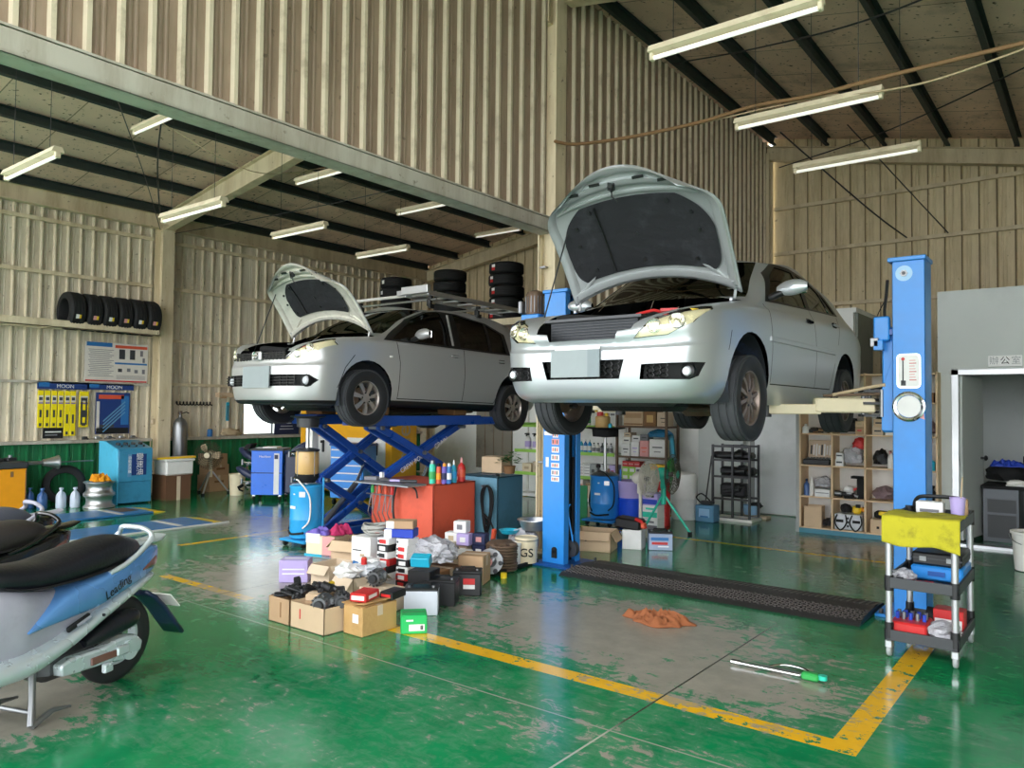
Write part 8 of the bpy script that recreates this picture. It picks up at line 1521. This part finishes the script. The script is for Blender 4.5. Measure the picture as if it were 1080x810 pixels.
t = thing('tool_case', 'blue tool case on the middle tray of the cart under the black case', 'case', (-.90, 6.0, .473)); b = B(); b.box((0, 0, .05), (.31, .40, .095), 'blue_lift', ch=.012); b.build('shell', t, sharp=40); b = B(); b.box((0, -.202, .05), (.10, .012, .03), 'blue_dark'); b.build('latch', t)
simple('ratchet', 'black and red ratchet on the middle tray of the tool cart', 'tool', B().box((0, 0, .015), (.20, .03, .024), 'red', rz=.2, ch=.008).cyl((-.10, -.02, .005), (-.10, -.02, .04), .025, 'dark_steel').box((-.14, .05, .03), (.05, .14, .05), 'black_plastic', rz=.5, ch=.01), (-.98, 5.62, .473)); simple('bag', 'crumpled clear bag of tools at the left of the middle cart tray', 'bag', B().blob((0, 0, .04), (.14, .16, .09), 'plastic_bag', 81, .4, 3, flat=True), (-1.07, 5.66, .473), sharp=20); simple('pliers', 'dark pliers standing up on the middle cart tray', 'pliers', B().tube([(0, 0, 0), (.03, .02, .12)], .014, 'matte_black').tube([(.03, 0, 0), (.02, .02, .12)], .014, 'matte_black').box((.025, .02, .14), (.03, .02, .06), 'dark_steel'), (-1.02, 5.86, .473))
t = thing('socket_case', 'red socket box with a row of bits on the bottom cart tray', 'case', (-1.03, 5.68, .133)); b = B(); b.box((0, 0, .05), (.22, .26, .09), 'red', ch=.012); b.build('case', t, sharp=40); [B().cyl((-.08 + .04 * (k % 5), -.02 + .06 * (k // 5), .095), (-.08 + .04 * (k % 5), -.02 + .06 * (k // 5), .14), .012, 'steel' if k % 2 else 'royal_blue', n=10).build('socket', t) for k in range(10)]
simple('bag', 'crumpled clear plastic bag at the right of the bottom cart tray', 'bag', B().blob((0, 0, .05), (.20, .26, .12), 'plastic_bag', 91, .35, 3, flat=True), (-.84, 5.68, .133), sharp=20); pbox('parts_carton', 'red and white box behind the clear bag on the bottom cart tray', (-.84, 5.92, .133), (.18, .14, .15), 'red', [(0, .06, .16, .06, 'paper_white')]); simple('black_roll', 'black tape roll on the bottom cart tray', 'roll', B().lathe([(.03, -.025), (.07, -.025), (.07, .025), (.03, .025), (.03, -.025)], 'matte_black', c=(0, 0, .07), axis='X', n=24), (-.95, 5.92, .133))
simple('yellow_block', 'yellow wheel chock on the floor behind the tool cart', 'chock', B().box((0, 0, .04), (.09, .07, .08), 'yellow', ch=.008), (-1.03, 6.30, 0)); 
# ---- on the open floor
M('rag_rust', '8e5432', .95, bump=.3); cloth_heap('rag', 'rust brown rag crumpled on the bare concrete patch', 'rag', (-2.68, 5.28, 0), .50, .26, .085, 'rag_rust', 6, .15, folds=7.)
t = thing('torque_wrench', 'long chrome torque wrench with a green head on the floor', 'wrench', (-1.60, 4.72, 0), rad(2)); b = B(); b.cyl((-.26, 0, .018), (.14, 0, .018), .011, 'chrome'); b.cyl((-.28, 0, .018), (-.22, 0, .018), .017, 'chrome'); b.build('shaft', t, sharp=40); b = B(); b.tube(cr([(-.06, .02, .02), (.02, .10, .03), (.14, .09, .03), (.20, .03, .02)], 5), .010, 'chrome'); b.tube([(-.1, .015, .02), (.20, .015, .02)], .012, 'steel'); b.build('handle_loop', t, sharp=50); b = B(); b.box((.20, 0, .025), (.10, .05, .045), 'green_plastic', ch=.01); b.cyl((.27, 0, .02), (.27, 0, .045), .025, 'green_fan'); b.build('head', t, sharp=40)
# ================================================================= LIGHTS, WIRES
M('tube_white', 'f6f4ea', .3, emit=.25); M('lamp_housing', 'e8dcc0', .45, dirt='a8906a', dirt_amt=.4)
def fluor(label, loc, rz=0., L=1.24, drop=None, roof=None):
    t = thing('fluorescent_light', label, 'ceiling light', loc, rz, 'fluorescent ceiling lights')
    b = B(); b.prism([(-.055, .0), (.055, .0), (.035, .05), (-.035, .05)], L, 'lamp_housing', Matrix.Translation((-L / 2, 0, 0)) @ Matrix.Rotation(PI / 2, 4, 'Z') @ Matrix.Rotation(PI / 2, 4, 'X')); b.build('housing', t)
    b = B(); b.cyl((-L / 2 + .03, 0, -.035), (L / 2 - .03, 0, -.035), .0165, 'tube_white', n=18); b.build('tube', t, sharp=40)
    for s in (-1, 1): b = B(); b.box((s * (L / 2 - .015), 0, -.025), (.03, .05, .06), 'lamp_housing', ch=.006); b.build('end_cap', t)
    if roof: b = B(); [b.cyl((s * L * .35, 0, .05), (s * L * .35, 0, roof(loc[0] + s * L * .35) - loc[2] + .03), .003, 'dark_steel', n=6) for s in (-1, 1)]; b.build('hanging_wire', t)
    return t
for lab, x, y, z, r in (('fluorescent light nearest the camera in the right bay', -2.03, 5.06, 4.25, ROOF_R), ('middle fluorescent light of the right bay', -2.02, 6.70, 4.21, ROOF_R), ('fluorescent light of the right bay nearest the back wall', -2.03, 8.40, 4.24, ROOF_R),
    ('fluorescent light beside the big beam at the top left', -8.86, 4.52, 4.99, ROOF_L), ('fluorescent light at the left edge above the tyre shelf', -8.18, 2.92, 3.91, ROOF_L), ('fluorescent light over the hatchback hood, right of the rafter', -9.04, 7.06, 5.0, ROOF_L), ('fluorescent light just under the slanted cream rafter', -7.76, 4.34, 3.70, ROOF_L), ('low fluorescent light left of the hatchback hood', -9.23, 6.80, 4.15, ROOF_L), ('fluorescent light near the hanging wall edge, above the hatchback roof', -8.57, 8.72, 4.81, ROOF_L), ('low fluorescent light above the hatchback windscreen', -9.51, 8.68, 4.19, ROOF_L), ('small far fluorescent light beside the centre column', -10.2, 12.6, 5.36, ROOF_L)): fluor(lab, (x, y, z), 0, roof=r)
def wire(label, pts, r=.008, m='dark_steel', nm='cable', cat='cable', group=None, n=8): b = B(); b.tube(cr(pts, n), r, m, n=6); return tag(b.build(nm, sharp=80), label, cat, group)
wire('dark brace cable from the hanging beam down to the left column head', [(-8.2, 4.35, 5.9), (-11.0, 5.6, 5.3), (-13.3, 6.85, 4.9)], .012, 'dark_steel')
wire('thin cable strung across the left bay under the roof', [(-13.4, 6.9, 4.75), (-11, 5.4, 4.95), (-8.2, 3.6, 5.1)], .007, 'dark_steel')
wire('thin cable strung through the left bay lights to the centre column', [(-13.3, 7.1, 4.7), (-10.2, 7.0, 4.55), (-7.5, 7.0, 4.5), (-5.0, 7.0, 4.6)], .006, 'dark_steel')
wire('pale cable sagging between the left bay lights', [(-9.0, 4.5, 5.05), (-8.6, 5.6, 4.6), (-8.9, 7.0, 5.06)], .006, 'tan')
M('cable_tan', '8a6a48', .7); wire('thick brown cable bundle from the centre column across to the right bay lights', [(-4.822, 6.95, 4.586), (-4.524, 6.9, 4.478), (-3.897, 6.85, 4.395), (-3.071, 6.8, 4.354), (-2.488, 6.75, 4.365), (-1.964, 6.7, 4.316), (-1.338, 6.6, 4.29), (-0.399, 6.5, 4.256)], .018, 'cable_tan'); wire('pale cable looping above the right bay lights', [(-3.089, 6.84, 4.36), (-1.944, 6.74, 4.307), (-1.617, 6.66, 4.225), (-1.049, 6.6, 4.169), (-0.4, 6.5, 4.215)], .009, 'tan'); wire('dark wire running across the right roof to its far corner', [(-4.6, 9.5, 6.35), (-3.0, 8.2, 5.6), (-1.4, 7.0, 5.0), (.4, 5.8, 4.7)], .009, 'dark_steel'); wire('dark brace wire on the back wall, left one', [(-4.0, 12.0, 6.0), (-3.0, 13.2, 4.9), (-2.55, 13.88, 4.48)], .012, 'dark_steel'); wire('dark brace wire on the back wall, right one', [(-3.0, 12.0, 5.9), (-2.3, 13.2, 4.95), (-1.95, 13.88, 4.48)], .009, 'dark_steel'); wire('dark wire from the back wall corner towards the right', [(-4.55, 13.6, 5.95), (-2.4, 12.0, 5.7), (-.2, 10.0, 5.55)], .010, 'dark_steel')
t = thing('conduit', 'thin downpipe beside the centre column', 'pipe', (-5.06, 7.02, 0)); b = B(); b.cyl((0, 0, 0), (0, 0, 3.54), .02, 'cream', n=12); b.build('pipe', t, sharp=40); b = B(); [b.box((.04, 0, z), (.10, .05, .02), 'steel') for z in (1.0, 2.0, 3.2)]; b.build('bracket', t)
# ================================================================= CAMERA, LIGHT
cam = bpy.data.cameras.new('camera'); co = bpy.data.objects.new('camera', cam); C.objects.link(co)
cam.sensor_width = 36; cam.lens = 36 * 806 / 1080; cam.clip_start = .05
ya, pi_, ro = rad(37.8), math.atan(25.6 / 806), rad(.58)
fw = Vector((-math.sin(ya) * math.cos(pi_), math.cos(ya) * math.cos(pi_), math.sin(pi_)))
r0 = Vector((math.cos(ya), math.sin(ya), 0)); u0 = r0.cross(fw)
Rr = r0 * math.cos(ro) + u0 * math.sin(ro); Uu = -r0 * math.sin(ro) + u0 * math.cos(ro)
mt = Matrix((( Rr.x, Uu.x, -fw.x), (Rr.y, Uu.y, -fw.y), (Rr.z, Uu.z, -fw.z))).to_4x4(); mt.translation = (0, 0, 1.6)
co.matrix_world = mt; bpy.context.scene.camera = co
w = bpy.data.worlds.new('sky'); bpy.context.scene.world = w; w.use_nodes = True
bg = w.node_tree.nodes['Background']; bg.inputs['Color'].default_value = (*lin('f4f7fb'), 1); bg.inputs['Strength'].default_value = 2.6
sc = bpy.context.scene
sc.view_settings.view_transform = 'Standard'; sc.view_settings.look = 'None'; sc.view_settings.gamma = 1; sc.view_settings.use_curve_mapping = False
sc.view_settings.exposure = 1.2
sc.cycles.use_denoising = True; sc.cycles.max_bounces = 8; sc.cycles.diffuse_bounces = 5; sc.cycles.glossy_bounces = 4; sc.cycles.transparent_max_bounces = 12; sc.cycles.sample_clamp_indirect = 6
